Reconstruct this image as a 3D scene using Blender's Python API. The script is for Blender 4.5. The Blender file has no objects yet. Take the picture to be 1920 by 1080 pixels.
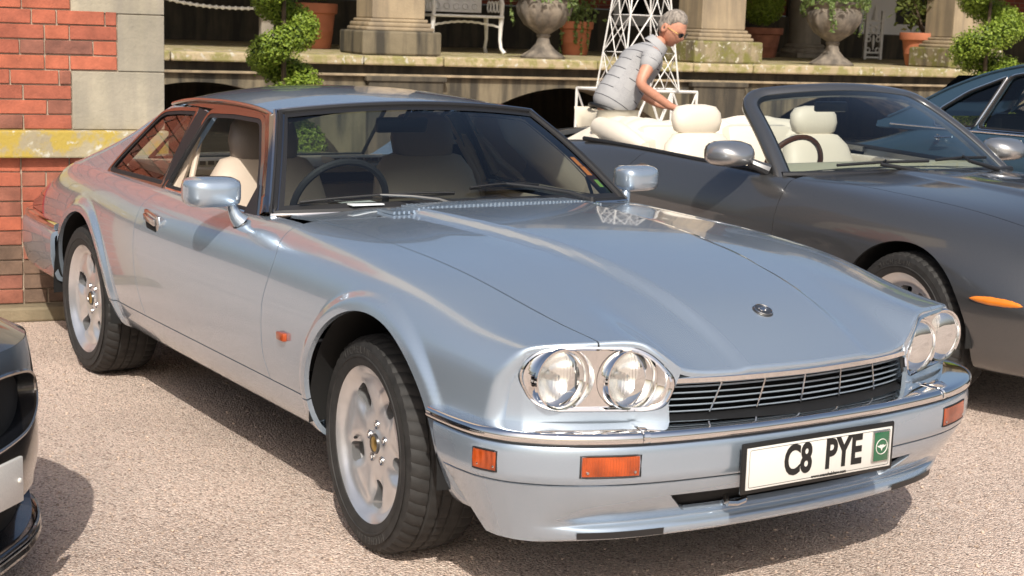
import bpy, bmesh, math, random
import numpy as np
from mathutils import Vector, Matrix

random.seed(7)
scene = bpy.context.scene
COL = scene.collection
R = math.radians

# ------------------------------------------------------------------ camera
cam_d = bpy.data.cameras.new('camera')
cam_o = bpy.data.objects.new('camera', cam_d)
COL.objects.link(cam_o)
scene.camera = cam_o
CAM = np.array([3.837, -2.846, 1.532])
_y, _p, _r = R(146.881), R(-9.678), R(1.900)
_f = np.array([math.cos(_y) * math.cos(_p), math.sin(_y) * math.cos(_p), math.sin(_p)])
_ri = np.array([math.sin(_y), -math.cos(_y), 0.0])
_up = np.cross(_ri, _f)
_r2 = math.cos(_r) * _ri + math.sin(_r) * _up
_u2 = -math.sin(_r) * _ri + math.cos(_r) * _up
cam_o.matrix_world = Matrix(((_r2[0], _u2[0], -_f[0], CAM[0]), (_r2[1], _u2[1], -_f[1], CAM[1]),
                             (_r2[2], _u2[2], -_f[2], CAM[2]), (0, 0, 0, 1)))
cam_d.sensor_width = 36.0
cam_d.lens = 36.0 * 2884.6 / 1920.0
cam_d.clip_start = 0.05
cam_d.clip_end = 600.0
cam_d.dof.use_dof = True
cam_d.dof.focus_distance = 5.0
cam_d.dof.aperture_fstop = 9.0

# ------------------------------------------------------------------ world and sun
SUN_TO = np.array([0.92, -0.56, 1.0])          # direction towards the sun
SUN_TO = SUN_TO / np.linalg.norm(SUN_TO)
sun_elev = math.asin(SUN_TO[2])
world = bpy.data.worlds.new('World')
scene.world = world
world.use_nodes = True
wn = world.node_tree.nodes
wl = world.node_tree.links
wn.clear()
w_out = wn.new('ShaderNodeOutputWorld')
w_bg = wn.new('ShaderNodeBackground')
w_sky = wn.new('ShaderNodeTexSky')
w_sky.sky_type = 'NISHITA'
w_sky.sun_disc = False
w_sky.sun_elevation = sun_elev
w_sky.sun_rotation = math.atan2(SUN_TO[0], SUN_TO[1])
w_sky.air_density = 1.0
w_sky.dust_density = 5.0
w_sky.ozone_density = 1.0
w_bg.inputs['Strength'].default_value = 0.125
wl.new(w_sky.outputs[0], w_bg.inputs[0])
wl.new(w_bg.outputs[0], w_out.inputs[0])
sun_d = bpy.data.lights.new('sun', 'SUN')
sun_d.energy = 4.3
sun_d.angle = R(0.53)
sun_d.color = (1.0, 0.95, 0.87)
sun_o = bpy.data.objects.new('sun', sun_d)
COL.objects.link(sun_o)
sun_o.rotation_euler = Vector(SUN_TO.tolist()).to_track_quat('Z', 'Y').to_euler()
scene.view_settings.view_transform = 'Standard'
scene.view_settings.look = 'None'
scene.view_settings.exposure = 0.0
scene.view_settings.gamma = 1.0

# ------------------------------------------------------------------ materials
MAT = {}
def nodes_of(name):
    m = bpy.data.materials.new(name)
    m.use_nodes = True
    nt = m.node_tree
    b = nt.nodes['Principled BSDF']
    MAT[name] = m
    return m, nt, b

def pbr(name, col, rough=0.5, metal=0.0, coat=0.0, spec=None, noise=0.0, nscale=30.0, bump=0.0, bscale=60.0, trans=0.0, ior=None, emit=None, coat_rough=0.03, stretch=None):
    m, nt, b = nodes_of(name)
    b.inputs['Base Color'].default_value = (*col, 1)
    b.inputs['Roughness'].default_value = rough
    b.inputs['Metallic'].default_value = metal
    b.inputs['Coat Weight'].default_value = coat
    b.inputs['Coat Roughness'].default_value = coat_rough
    if spec is not None: b.inputs['Specular IOR Level'].default_value = spec
    if trans: b.inputs['Transmission Weight'].default_value = trans
    if ior: b.inputs['IOR'].default_value = ior
    tc = None
    if noise > 0 or bump > 0:
        tc = nt.nodes.new('ShaderNodeTexCoord')
        src = tc.outputs['Object']
        if stretch:
            mp = nt.nodes.new('ShaderNodeMapping')
            mp.inputs['Scale'].default_value = stretch
            nt.links.new(src, mp.inputs[0]); src = mp.outputs[0]
    if noise > 0:
        t = nt.nodes.new('ShaderNodeTexNoise')
        t.inputs['Scale'].default_value = nscale
        t.inputs['Detail'].default_value = 6
        nt.links.new(src, t.inputs['Vector'])
        r = nt.nodes.new('ShaderNodeMapRange')
        r.inputs[1].default_value = 0.3; r.inputs[2].default_value = 0.7
        r.inputs[3].default_value = 1 - noise; r.inputs[4].default_value = 1 + noise
        nt.links.new(t.outputs[0], r.inputs[0])
        mx = nt.nodes.new('ShaderNodeMix'); mx.data_type = 'RGBA'; mx.blend_type = 'MULTIPLY'
        mx.inputs[0].default_value = 1.0
        mx.inputs[6].default_value = (*col, 1)
        nt.links.new(r.outputs[0], mx.inputs[7])
        nt.links.new(mx.outputs[2], b.inputs['Base Color'])
    if bump > 0:
        t = nt.nodes.new('ShaderNodeTexNoise')
        t.inputs['Scale'].default_value = bscale
        t.inputs['Detail'].default_value = 5
        nt.links.new(src, t.inputs['Vector'])
        bp = nt.nodes.new('ShaderNodeBump')
        bp.inputs['Strength'].default_value = 1.0
        bp.inputs['Distance'].default_value = bump
        nt.links.new(t.outputs[0], bp.inputs['Height'])
        nt.links.new(bp.outputs[0], b.inputs['Normal'])
    return m

def paint(name, col, metal=0.75, rough=0.32, flake=0.10):
    m, nt, b = nodes_of(name)
    b.inputs['Metallic'].default_value = metal
    b.inputs['Roughness'].default_value = rough
    b.inputs['Coat Weight'].default_value = 1.0
    b.inputs['Coat Roughness'].default_value = 0.02
    b.inputs['Coat IOR'].default_value = 1.5
    tc = nt.nodes.new('ShaderNodeTexCoord')
    v = nt.nodes.new('ShaderNodeTexVoronoi'); v.inputs['Scale'].default_value = 900
    nt.links.new(tc.outputs['Object'], v.inputs['Vector'])
    mr = nt.nodes.new('ShaderNodeMapRange')
    mr.inputs[3].default_value = 1 - flake; mr.inputs[4].default_value = 1 + flake
    sp = nt.nodes.new('ShaderNodeSeparateColor')
    nt.links.new(v.outputs['Color'], sp.inputs[0])
    nt.links.new(sp.outputs[0], mr.inputs[0])
    mx = nt.nodes.new('ShaderNodeMix'); mx.data_type = 'RGBA'; mx.blend_type = 'MULTIPLY'
    mx.inputs[0].default_value = 1.0
    mx.inputs[6].default_value = (*col, 1)
    nt.links.new(mr.outputs[0], mx.inputs[7])
    nt.links.new(mx.outputs[2], b.inputs['Base Color'])
    # very faint orange peel and dust
    n = nt.nodes.new('ShaderNodeTexNoise'); n.inputs['Scale'].default_value = 6; n.inputs['Detail'].default_value = 4
    nt.links.new(tc.outputs['Object'], n.inputs['Vector'])
    r2 = nt.nodes.new('ShaderNodeMapRange'); r2.inputs[3].default_value = 0.01; r2.inputs[4].default_value = 0.07
    nt.links.new(n.outputs[0], r2.inputs[0]); nt.links.new(r2.outputs[0], b.inputs['Coat Roughness'])
    return m

def glass(name, tint=(0.75, 0.82, 0.80), ior=1.45, rough=0.0):
    m = bpy.data.materials.new(name); m.use_nodes = True
    nt = m.node_tree; nt.nodes.clear()
    o = nt.nodes.new('ShaderNodeOutputMaterial')
    tr = nt.nodes.new('ShaderNodeBsdfTransparent'); tr.inputs[0].default_value = (*tint, 1)
    gl = nt.nodes.new('ShaderNodeBsdfGlossy'); gl.inputs['Roughness'].default_value = rough
    fr = nt.nodes.new('ShaderNodeFresnel'); fr.inputs[0].default_value = ior
    ma = nt.nodes.new('ShaderNodeMath'); ma.operation = 'MULTIPLY_ADD'; ma.inputs[1].default_value = 1.6; ma.inputs[2].default_value = 0.01
    ma.use_clamp = True
    mx = nt.nodes.new('ShaderNodeMixShader')
    nt.links.new(fr.outputs[0], ma.inputs[0]); nt.links.new(ma.outputs[0], mx.inputs[0])
    nt.links.new(tr.outputs[0], mx.inputs[1]); nt.links.new(gl.outputs[0], mx.inputs[2])
    nt.links.new(mx.outputs[0], o.inputs[0])
    MAT[name] = m
    return m

paint('silver_blue_paint', (0.425, 0.508, 0.60), metal=0.68, rough=0.25, flake=0.025)
paint('dark_grey_paint', (0.125, 0.127, 0.130), metal=0.7, rough=0.30)
paint('black_paint', (0.008, 0.009, 0.012), metal=0.2, rough=0.25)
paint('teal_blue_paint', (0.055, 0.105, 0.15), metal=0.5, rough=0.3)
pbr('chrome', (0.86, 0.86, 0.86), rough=0.04, metal=1.0)
pbr('satin_chrome', (0.62, 0.62, 0.62), rough=0.18, metal=1.0)
pbr('black_rubber', (0.012, 0.012, 0.013), rough=0.55, bump=0.0004, bscale=300)
pbr('black_plastic', (0.015, 0.015, 0.016), rough=0.4)
pbr('underbody_black', (0.006, 0.006, 0.006), rough=0.9)
pbr('tyre_rubber', (0.022, 0.021, 0.020), rough=0.72, noise=0.35, nscale=25, bump=0.0005, bscale=250)
pbr('alloy_silver', (0.70, 0.70, 0.71), rough=0.30, metal=0.78, coat=0.6, noise=.10, nscale=14)
pbr('alloy_dark', (0.10, 0.10, 0.10), rough=0.5, metal=0.6)
pbr('gold_badge', (0.55, 0.40, 0.12), rough=0.3, metal=1.0)
pbr('beige_leather', (0.52, 0.43, 0.34), rough=0.5, bump=0.0008, bscale=140)
pbr('taupe_leather', (0.20, 0.165, 0.14), rough=0.5, bump=0.0008, bscale=140)
pbr('cream_leather', (0.72, 0.65, 0.54), rough=0.5, bump=0.0012, bscale=60)
pbr('cream_canvas', (0.74, 0.67, 0.56), rough=0.75, bump=0.004, bscale=9)
pbr('dash_dark', (0.022, 0.022, 0.026), rough=0.6)
pbr('headlining', (0.42, 0.36, 0.29), rough=0.85)
def _amber(name, col):
    m, nt, b = nodes_of(name)
    tc = nt.nodes.new('ShaderNodeTexCoord')
    wv = nt.nodes.new('ShaderNodeTexWave'); wv.bands_direction = 'Y'; wv.inputs['Scale'].default_value = 45
    n = nt.nodes.new('ShaderNodeTexNoise'); n.inputs['Scale'].default_value = 18; n.inputs['Detail'].default_value = 3
    nt.links.new(tc.outputs['Object'], wv.inputs[0]); nt.links.new(tc.outputs['Object'], n.inputs['Vector'])
    mr = nt.nodes.new('ShaderNodeMapRange'); mr.inputs[1].default_value = .3; mr.inputs[2].default_value = .7; mr.inputs[3].default_value = .55; mr.inputs[4].default_value = 1.35
    nt.links.new(n.outputs[0], mr.inputs[0])
    mx = nt.nodes.new('ShaderNodeMix'); mx.data_type = 'RGBA'; mx.blend_type = 'MULTIPLY'; mx.inputs[0].default_value = 1
    mx.inputs[6].default_value = (*col, 1); nt.links.new(mr.outputs[0], mx.inputs[7])
    nt.links.new(mx.outputs[2], b.inputs['Base Color'])
    b.inputs['Roughness'].default_value = .3; b.inputs['Coat Weight'].default_value = 1.0
    bp = nt.nodes.new('ShaderNodeBump'); bp.inputs['Distance'].default_value = .003; bp.inputs['Strength'].default_value = .5
    nt.links.new(wv.outputs[1], bp.inputs['Height']); nt.links.new(bp.outputs[0], b.inputs['Normal'])
_amber('amber_lens', (0.36, 0.055, 0.006))
pbr('red_lens', (0.22, 0.012, 0.01), rough=0.15, coat=1.0)
pbr('plate_white', (0.66, 0.65, 0.61), rough=0.35, coat=0.4)
pbr('plate_black', (0.01, 0.01, 0.01), rough=0.4)
pbr('badge_green', (0.015, 0.11, 0.05), rough=0.25, coat=1.0)
pbr('badge_dark', (0.03, 0.03, 0.03), rough=0.3, coat=1.0)
pbr('sticker_orange', (0.75, 0.25, 0.03), rough=0.5)
pbr('sticker_green', (0.25, 0.45, 0.08), rough=0.5)
pbr('paper_white', (0.75, 0.78, 0.78), rough=0.6)
glass('windscreen_glass', (0.68, 0.74, 0.72))
glass('side_glass', (0.62, 0.68, 0.64))
glass('lamp_glass', (0.93, 0.94, 0.93), ior=1.35)

# ------------------------------------------------------------------ mesh helpers
def link(o, parent=None):
    COL.objects.link(o)
    if parent is not None: o.parent = parent
    return o

def tag(o, label=None, cat=None, group=None, kind=None):
    if label: o['label'] = label
    if cat: o['category'] = cat
    if group: o['group'] = group
    if kind: o['kind'] = kind
    return o

def empty(name, loc=(0, 0, 0), rz=0.0, parent=None):
    o = bpy.data.objects.new(name, None)
    o.empty_display_size = 0.2
    link(o, parent)
    o.location = loc
    o.rotation_euler = (0, 0, rz)
    return o

def mesh_obj(name, V, F, mat, parent=None, smooth=True, N=None, sharp=None):
    me = bpy.data.meshes.new(name)
    V = np.asarray(V, dtype=float)
    me.from_pydata(V.tolist(), [], [tuple(int(i) for i in f) for f in F])
    me.materials.append(MAT[mat])
    if smooth:
        me.polygons.foreach_set('use_smooth', [True] * len(me.polygons))
    me.update()
    if N is not None:
        me.normals_split_custom_set_from_vertices(np.asarray(N, dtype=float).tolist())
    elif smooth and sharp is not None:
        me.set_sharp_from_angle(angle=R(sharp))
    o = bpy.data.objects.new(name, me)
    return link(o, parent)

class MB:
    """collects simple shapes, then builds ONE mesh object"""
    def __init__(s): s.V = []; s.F = []
    def add(s, V, F):
        b = len(s.V)
        s.V += [tuple(v) for v in V]
        s.F += [tuple(i + b for i in f) for f in F]
        return s
    def box(s, c, d, rot=None, bev=0.0):
        hx, hy, hz = d[0] / 2, d[1] / 2, d[2] / 2
        if bev <= 0:
            P = [(x, y, z) for x in (-hx, hx) for y in (-hy, hy) for z in (-hz, hz)]
            F = [(0, 1, 3, 2), (4, 6, 7, 5), (0, 4, 5, 1), (2, 3, 7, 6), (0, 2, 6, 4), (1, 5, 7, 3)]
        else:
            bm = bmesh.new()
            bmesh.ops.create_cube(bm, size=1)
            for v in bm.verts: v.co = Vector((v.co.x * d[0], v.co.y * d[1], v.co.z * d[2]))
            bmesh.ops.bevel(bm, geom=list(bm.edges), offset=bev, segments=2, affect='EDGES', profile=0.5)
            bm.verts.index_update()
            P = [tuple(v.co) for v in bm.verts]
            F = [tuple(v.index for v in f.verts) for f in bm.faces]
            bm.free()
        if rot is not None:
            P = [tuple(rot @ Vector(p)) for p in P]
        return s.add([(p[0] + c[0], p[1] + c[1], p[2] + c[2]) for p in P], F)
    def tube(s, pts, rad, n=8, closed=False, cap=True):
        pts = [np.array(p, float) for p in pts]
        m = len(pts)
        rads = rad if hasattr(rad, '__len__') else [rad] * m
        T = []
        for i in range(m):
            if closed: t = pts[(i + 1) % m] - pts[i - 1]
            else: t = pts[min(i + 1, m - 1)] - pts[max(i - 1, 0)]
            T.append(t / (np.linalg.norm(t) + 1e-9))
        a = np.array([0, 0, 1.0]) if abs(T[0][2]) < 0.9 else np.array([1.0, 0, 0])
        u = np.cross(T[0], a); u /= np.linalg.norm(u)
        V = []; F = []
        for i in range(m):
            u = u - T[i] * (u @ T[i]); u /= (np.linalg.norm(u) + 1e-9)
            w = np.cross(T[i], u)
            for k in range(n):
                an = 2 * math.pi * k / n
                V.append(pts[i] + rads[i] * (math.cos(an) * u + math.sin(an) * w))
        for i in range(m if closed else m - 1):
            j = (i + 1) % m
            for k in range(n):
                F.append((i * n + k, i * n + (k + 1) % n, j * n + (k + 1) % n, j * n + k))
        if cap and not closed:
            F.append(tuple(range(n - 1, -1, -1)))
            F.append(tuple((m - 1) * n + k for k in range(n)))
        return s.add(V, F)
    def lathe(s, prof, n=32, origin=(0, 0, 0), axis='z', closed=False):
        """prof: (radius, height) list"""
        V = []; F = []
        m = len(prof)
        for k in range(n):
            an = 2 * math.pi * k / n
            c, sn = math.cos(an), math.sin(an)
            for r, h in prof:
                if axis == 'z': p = (r * c, r * sn, h)
                elif axis == 'y': p = (r * c, h, r * sn)
                else: p = (h, r * c, r * sn)
                V.append((p[0] + origin[0], p[1] + origin[1], p[2] + origin[2]))
        mm = m if closed else m - 1
        for k in range(n):
            k2 = (k + 1) % n
            for i in range(mm):
                i2 = (i + 1) % m
                F.append((k * m + i, k2 * m + i, k2 * m + i2, k * m + i2))
        return s.add(V, F)
    def grid(s, P):
        """P: array (a,b,3)"""
        P = np.asarray(P); a, b = P.shape[:2]
        F = [(i * b + j, (i + 1) * b + j, (i + 1) * b + j + 1, i * b + j + 1) for i in range(a - 1) for j in range(b - 1)]
        return s.add(P.reshape(-1, 3), F)
    def prism(s, poly, h0, h1, fr=lambda a, b, h: (a, b, h)):
        n = len(poly)
        V = [fr(a, b, h0) for a, b in poly] + [fr(a, b, h1) for a, b in poly]
        F = [tuple(range(n - 1, -1, -1)), tuple(range(n, 2 * n))]
        F += [(i, (i + 1) % n, n + (i + 1) % n, n + i) for i in range(n)]
        return s.add(V, F)
    def build(s, name, mat, parent=None, smooth=True, sharp=35, loc=None):
        o = mesh_obj(name, s.V, s.F, mat, parent, smooth, sharp=sharp)
        if loc is not None: o.location = loc
        return o

# ---- numeric helpers
def pchip(xk, yk, x):
    xk = np.asarray(xk, float); yk = np.asarray(yk, float); x = np.clip(np.asarray(x, float), xk[0], xk[-1])
    h = np.diff(xk); d = np.diff(yk) / h
    m = np.zeros(len(xk))
    if len(xk) > 2:
        for i in range(1, len(xk) - 1):
            if d[i - 1] * d[i] > 0:
                w1 = 2 * h[i] + h[i - 1]; w2 = h[i] + 2 * h[i - 1]
                m[i] = (w1 + w2) / (w1 / d[i - 1] + w2 / d[i])
        m[0] = ((2 * h[0] + h[1]) * d[0] - h[0] * d[1]) / (h[0] + h[1])
        m[-1] = ((2 * h[-1] + h[-2]) * d[-1] - h[-1] * d[-2]) / (h[-1] + h[-2])
    else:
        m[:] = d[0]
    i = np.clip(np.searchsorted(xk, x) - 1, 0, len(xk) - 2)
    t = (x - xk[i]) / h[i]
    return ((1 + 2 * t) * (1 - t) ** 2 * yk[i] + t * (1 - t) ** 2 * h[i] * m[i] + t * t * (3 - 2 * t) * yk[i + 1] + t * t * (t - 1) * h[i] * m[i + 1])

def gsmooth(a, sig):
    """gaussian smooth along axis 0, linear extrapolated ends (sig in samples)"""
    n = int(3 * sig) + 1
    k = np.exp(-0.5 * (np.arange(-n, n + 1) / sig) ** 2); k /= k.sum()
    lo = 2 * a[0] - a[n:0:-1]; hi = 2 * a[-1] - a[-2:-n - 2:-1]
    e = np.concatenate([lo, a, hi], 0)
    return sum(k[j] * e[j:j + len(a)] for j in range(2 * n + 1))

def sstep(t): t = np.clip(t, 0, 1); return t * t * (3 - 2 * t)

def cspline(t, Y, tt):
    """natural cubic spline, Y (m, ...)"""
    t = np.asarray(t, float); m = len(t); h = np.diff(t)
    A = np.zeros((m, m)); B = np.zeros((m,) + Y.shape[1:])
    A[0, 0] = A[-1, -1] = 1
    for i in range(1, m - 1):
        A[i, i - 1] = h[i - 1]; A[i, i] = 2 * (h[i - 1] + h[i]); A[i, i + 1] = h[i]
        B[i] = 6 * ((Y[i + 1] - Y[i]) / h[i] - (Y[i] - Y[i - 1]) / h[i - 1])
    M = np.linalg.solve(A, B.reshape(m, -1)).reshape(B.shape)
    out = []
    for q in tt:
        i = min(max(np.searchsorted(t, q) - 1, 0), m - 2)
        a = (t[i + 1] - q) / h[i]; b = (q - t[i]) / h[i]
        out.append(a * Y[i] + b * Y[i + 1] + ((a ** 3 - a) * M[i] + (b ** 3 - b) * M[i + 1]) * h[i] ** 2 / 6)
    return np.array(out)

def grid_normals(P):
    du = np.gradient(P, axis=0); dv = np.gradient(P, axis=1)
    n = np.cross(du, dv)
    return n / (np.linalg.norm(n, axis=-1, keepdims=True) + 1e-12)

class Surf:
    """triangle soup with smooth normals that can be clipped by scalar fields"""
    def __init__(s, V, N, F): s.V = V; s.N = N; s.F = F
    @staticmethod
    def from_grid(P, flip=False, N=None):
        if N is None: N = grid_normals(P)
        a, b = P.shape[:2]
        i, j = np.meshgrid(np.arange(a - 1), np.arange(b - 1), indexing='ij')
        q = (i * b + j).ravel()
        F = np.concatenate([np.stack([q, q + b, q + b + 1], 1), np.stack([q, q + b + 1, q + 1], 1)])
        V = P.reshape(-1, 3).copy(); N = N.reshape(-1, 3).copy()
        if flip: F = F[:, ::-1]; N = -N
        return Surf(V, N, F)
    def copy(s): return Surf(s.V.copy(), s.N.copy(), s.F.copy())
    def mirror(s):
        m = np.array([1, -1, 1.0])
        return Surf(s.V * m, s.N * m, s.F[:, ::-1].copy())
    def join(s, o):
        b = len(s.V)
        return Surf(np.concatenate([s.V, o.V]), np.concatenate([s.N, o.N]), np.concatenate([s.F, o.F + b]))
    def clip(s, fn):
        """keep the part where fn(V) < 0"""
        f = fn(s.V)
        ins = f < 0
        c = ins[s.F].sum(1)
        keep = s.F[c == 3]
        V = list(s.V); N = list(s.N); newF = []
        cache = {}
        def cut(a, b):
            k = (a, b) if a < b else (b, a)
            if k in cache: return cache[k]
            t = f[a] / (f[a] - f[b])
            V.append(s.V[a] + t * (s.V[b] - s.V[a]))
            n = s.N[a] + t * (s.N[b] - s.N[a])
            N.append(n / (np.linalg.norm(n) + 1e-12))
            cache[k] = len(V) - 1
            return cache[k]
        for tri in s.F[(c == 1) | (c == 2)]:
            poly = []
            for k in range(3):
                a, b = tri[k], tri[(k + 1) % 3]
                if ins[a]: poly.append(a)
                if ins[a] != ins[b]: poly.append(cut(a, b))
            for k in range(1, len(poly) - 1): newF.append((poly[0], poly[k], poly[k + 1]))
        F = np.concatenate([keep, np.array(newF, int).reshape(-1, 3)]) if newF else keep
        V = np.array(V); N = np.array(N)
        used = np.unique(F)
        mp = -np.ones(len(V), int); mp[used] = np.arange(len(used))
        return Surf(V[used], N[used], mp[F])
    def boundary(s):
        # weld by position so that seams inside are not borders
        key = np.round(s.V, 5)
        _, inv = np.unique(key, axis=0, return_inverse=True)
        inv = inv.ravel()
        E = {}
        for f in s.F:
            for k in range(3):
                a, b = int(f[k]), int(f[(k + 1) % 3])
                kk = (inv[a], inv[b])
                if kk[0] == kk[1]: continue
                rk = (kk[1], kk[0])
                if rk in E: E[rk] = None
                elif kk in E and E[kk] is not None: pass
                else: E[kk] = (a, b)
        return [e for e in E.values() if e is not None]
    def build(s, name, mat, parent=None, flange=0.0, skip=None):
        V = s.V; N = s.N; F = s.F
        if flange > 0:
            eV = []; eN = []; eF = []
            b0 = len(V)
            for a, b in s.boundary():
                if skip is not None and skip(0.5 * (V[a] + V[b])): continue
                pa, pb = V[a], V[b]
                qa, qb = pa - N[a] * flange, pb - N[b] * flange
                n = np.cross(pa - pb, qb - pb); L = np.linalg.norm(n)
                if L < 1e-12: continue
                n = n / L
                k = b0 + len(eV)
                eV += [pa, pb, qb, qa]; eN += [n] * 4
                eF += [(k + 1, k, k + 3), (k + 1, k + 3, k + 2)]
            if eV:
                V = np.concatenate([V, np.array(eV)]); N = np.concatenate([N, np.array(eN)])
                F = np.concatenate([F, np.array(eF)])
        return mesh_obj(name, V, F, mat, parent, True, N=N)

def body_grid(rows, ss, tv, sig=5.0, fx=None, post=None):
    """rows: list of key lists (s,w,z) from sill to centre line. returns P (ns,nv,3) for the +y half"""
    Y = []
    for keys in rows:
        keys = sorted(keys)
        xs = [k[0] for k in keys]
        w = gsmooth(pchip(xs, [k[1] for k in keys], ss), sig)
        z = gsmooth(pchip(xs, [k[2] for k in keys], ss), sig)
        Y.append(np.stack([w, z], -1))
    Y = np.array(Y)                                   # (m, ns, 2)
    mir = Y[-2::-1] * np.array([-1, 1])
    Yf = np.concatenate([Y, mir], 0)
    d = np.linalg.norm(np.diff(Yf, axis=0), axis=-1).mean(1)
    t = np.concatenate([[0], np.cumsum(np.sqrt(d + 1e-4))])
    m = len(rows)
    tt = []
    for i in range(m - 1):
        n = tv[i] if hasattr(tv, '__len__') else tv
        tt += list(np.linspace(t[i], t[i + 1], n, endpoint=False))
    tt.append(t[m - 1])
    S = cspline(t, Yf, tt)                            # (nv, ns, 2)
    S = np.transpose(S, (1, 0, 2))
    P = np.zeros(S.shape[:2] + (3,))
    P[..., 1] = S[..., 0]; P[..., 2] = S[..., 1]
    P[..., 0] = ss[:, None]
    P[:, -1, 1] = 0
    if post is not None: P = post(P)
    return P

def sd_poly(px, pz, poly, rad=0.0):
    """signed distance to polygon (negative inside), poly list of (a,b); rad rounds the corners"""
    P = np.array(poly, float)
    x = np.stack([px, pz], -1)
    dmin = np.full(px.shape, 1e9); s = np.ones(px.shape)
    n = len(P)
    # shrink trick for rounding: handled by smooth offset
    for i in range(n):
        a = P[i]; b = P[i - 1]
        e = b - a; w = x - a
        t = np.clip((w @ e) / (e @ e), 0, 1)
        q = w - t[..., None] * e
        dmin = np.minimum(dmin, (q ** 2).sum(-1))
        c1 = x[..., 1] >= a[1]; c2 = x[..., 1] < b[1]; c3 = e[0] * w[..., 1] > e[1] * w[..., 0]
        flip = (c1 & c2 & c3) | (~c1 & ~c2 & ~c3)
        s = np.where(flip, -s, s)
    return s * np.sqrt(dmin) - rad

def inset_poly(poly, r):
    """inset a convex-ish ccw or cw polygon by r"""
    P = np.array(poly, float); n = len(P)
    area = 0.5 * sum(P[i][0] * P[(i + 1) % n][1] - P[(i + 1) % n][0] * P[i][1] for i in range(n))
    sg = 1 if area > 0 else -1
    out = []
    for i in range(n):
        a, b, c = P[i - 1], P[i], P[(i + 1) % n]
        d1 = (b - a) / np.linalg.norm(b - a); d2 = (c - b) / np.linalg.norm(c - b)
        n1 = sg * np.array([-d1[1], d1[0]]); n2 = sg * np.array([-d2[1], d2[0]])
        k = n1 + n2; k = k / max(0.3, (k @ k) / 2)
        out.append(b + k * r)
    return out

def rounded(poly, r, seg=6):
    """polygon with rounded corners (list of points)"""
    P = [np.array(p, float) for p in poly]; n = len(P); out = []
    for i in range(n):
        a, b, c = P[i - 1], P[i], P[(i + 1) % n]
        rr = r[i] if hasattr(r, '__len__') else r
        u = (a - b) / np.linalg.norm(a - b); v = (c - b) / np.linalg.norm(c - b)
        L = min(rr, 0.48 * np.linalg.norm(a - b), 0.48 * np.linalg.norm(c - b))
        p0 = b + u * L; p1 = b + v * L
        for k in range(seg + 1):
            t = k / seg
            out.append((1 - t) ** 2 * p0 + 2 * t * (1 - t) * b + t * t * p1)
    return out

def text_mesh(body, size, name, mat, parent, M, sx=1.0, bold=0.0, depth=0.001, align='CENTER'):
    cu = bpy.data.curves.new(name, 'FONT')
    cu.body = body; cu.size = size; cu.align_x = align; cu.align_y = 'CENTER'
    cu.offset = bold; cu.extrude = depth; cu.resolution_u = 4
    t = bpy.data.objects.new(name + '_tmp', cu)
    COL.objects.link(t)
    bpy.context.view_layer.update()
    me = bpy.data.meshes.new_from_object(t)
    bpy.data.objects.remove(t)
    me.transform(Matrix.Diagonal((sx, 1, 1, 1)))
    me.transform(M)
    me.materials.clear(); me.materials.append(MAT[mat])
    o = bpy.data.objects.new(name, me)
    return link(o, parent)

def copy_tree(o, parent=None):
    c = o.copy()
    COL.objects.link(c)
    c.parent = parent
    for ch in list(o.children): copy_tree(ch, c)
    return c
pbr('slat_blue', (0.30, 0.36, 0.42), rough=0.3, metal=0.4, coat=0.6)
pbr('lamp_reflector', (0.92, 0.92, 0.90), rough=0.24, metal=1.0)
def _lens():
    m, nt, b = nodes_of('lamp_lens')
    nt.nodes.remove(b)
    o = nt.nodes['Material Output']
    tc = nt.nodes.new('ShaderNodeTexCoord')
    wv = nt.nodes.new('ShaderNodeTexWave'); wv.wave_type = 'BANDS'; wv.bands_direction = 'Y'
    wv.inputs['Scale'].default_value = 32; wv.inputs['Distortion'].default_value = 0
    nt.links.new(tc.outputs['Object'], wv.inputs[0])
    bp = nt.nodes.new('ShaderNodeBump'); bp.inputs['Distance'].default_value = .004; bp.inputs['Strength'].default_value = .7
    nt.links.new(wv.outputs[1], bp.inputs['Height'])
    gl = nt.nodes.new('ShaderNodeBsdfGlass'); gl.inputs['IOR'].default_value = 1.12; gl.inputs['Roughness'].default_value = .03
    gl.inputs[0].default_value = (.98, .97, .94, 1)
    tr = nt.nodes.new('ShaderNodeBsdfTransparent')
    gs = nt.nodes.new('ShaderNodeBsdfGlossy'); gs.inputs['Roughness'].default_value = .03
    fr = nt.nodes.new('ShaderNodeFresnel'); fr.inputs[0].default_value = 1.5
    m1 = nt.nodes.new('ShaderNodeMixShader'); m1.inputs[0].default_value = .45
    m2 = nt.nodes.new('ShaderNodeMixShader')
    df = nt.nodes.new('ShaderNodeBsdfTranslucent'); df.inputs[0].default_value = (.9, .88, .82, 1)
    nt.links.new(bp.outputs[0], gl.inputs['Normal'])
    nt.links.new(tr.outputs[0], m1.inputs[1]); nt.links.new(gl.outputs[0], m1.inputs[2])
    nt.links.new(fr.outputs[0], m2.inputs[0]); nt.links.new(m1.outputs[0], m2.inputs[1]); nt.links.new(gs.outputs[0], m2.inputs[2])
    d2 = nt.nodes.new('ShaderNodeBsdfDiffuse'); d2.inputs[0].default_value = (.9, .89, .85, 1)
    m3 = nt.nodes.new('ShaderNodeMixShader'); m3.inputs[0].default_value = .07
    nt.links.new(m2.outputs[0], m3.inputs[1]); nt.links.new(d2.outputs[0], m3.inputs[2])
    nt.links.new(m3.outputs[0], o.inputs[0])
_lens()
pbr('grey_mirror_paint', (0.42, 0.425, 0.43), rough=0.28, metal=0.8, coat=1.0)
pbr('marker_orange', (0.75, 0.22, 0.02), rough=0.2, coat=1.0)
pbr('cream_dash', (0.60, 0.56, 0.44), rough=0.55)
pbr('wood_rim', (0.10, 0.035, 0.015), rough=0.25, coat=0.8)
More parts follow.
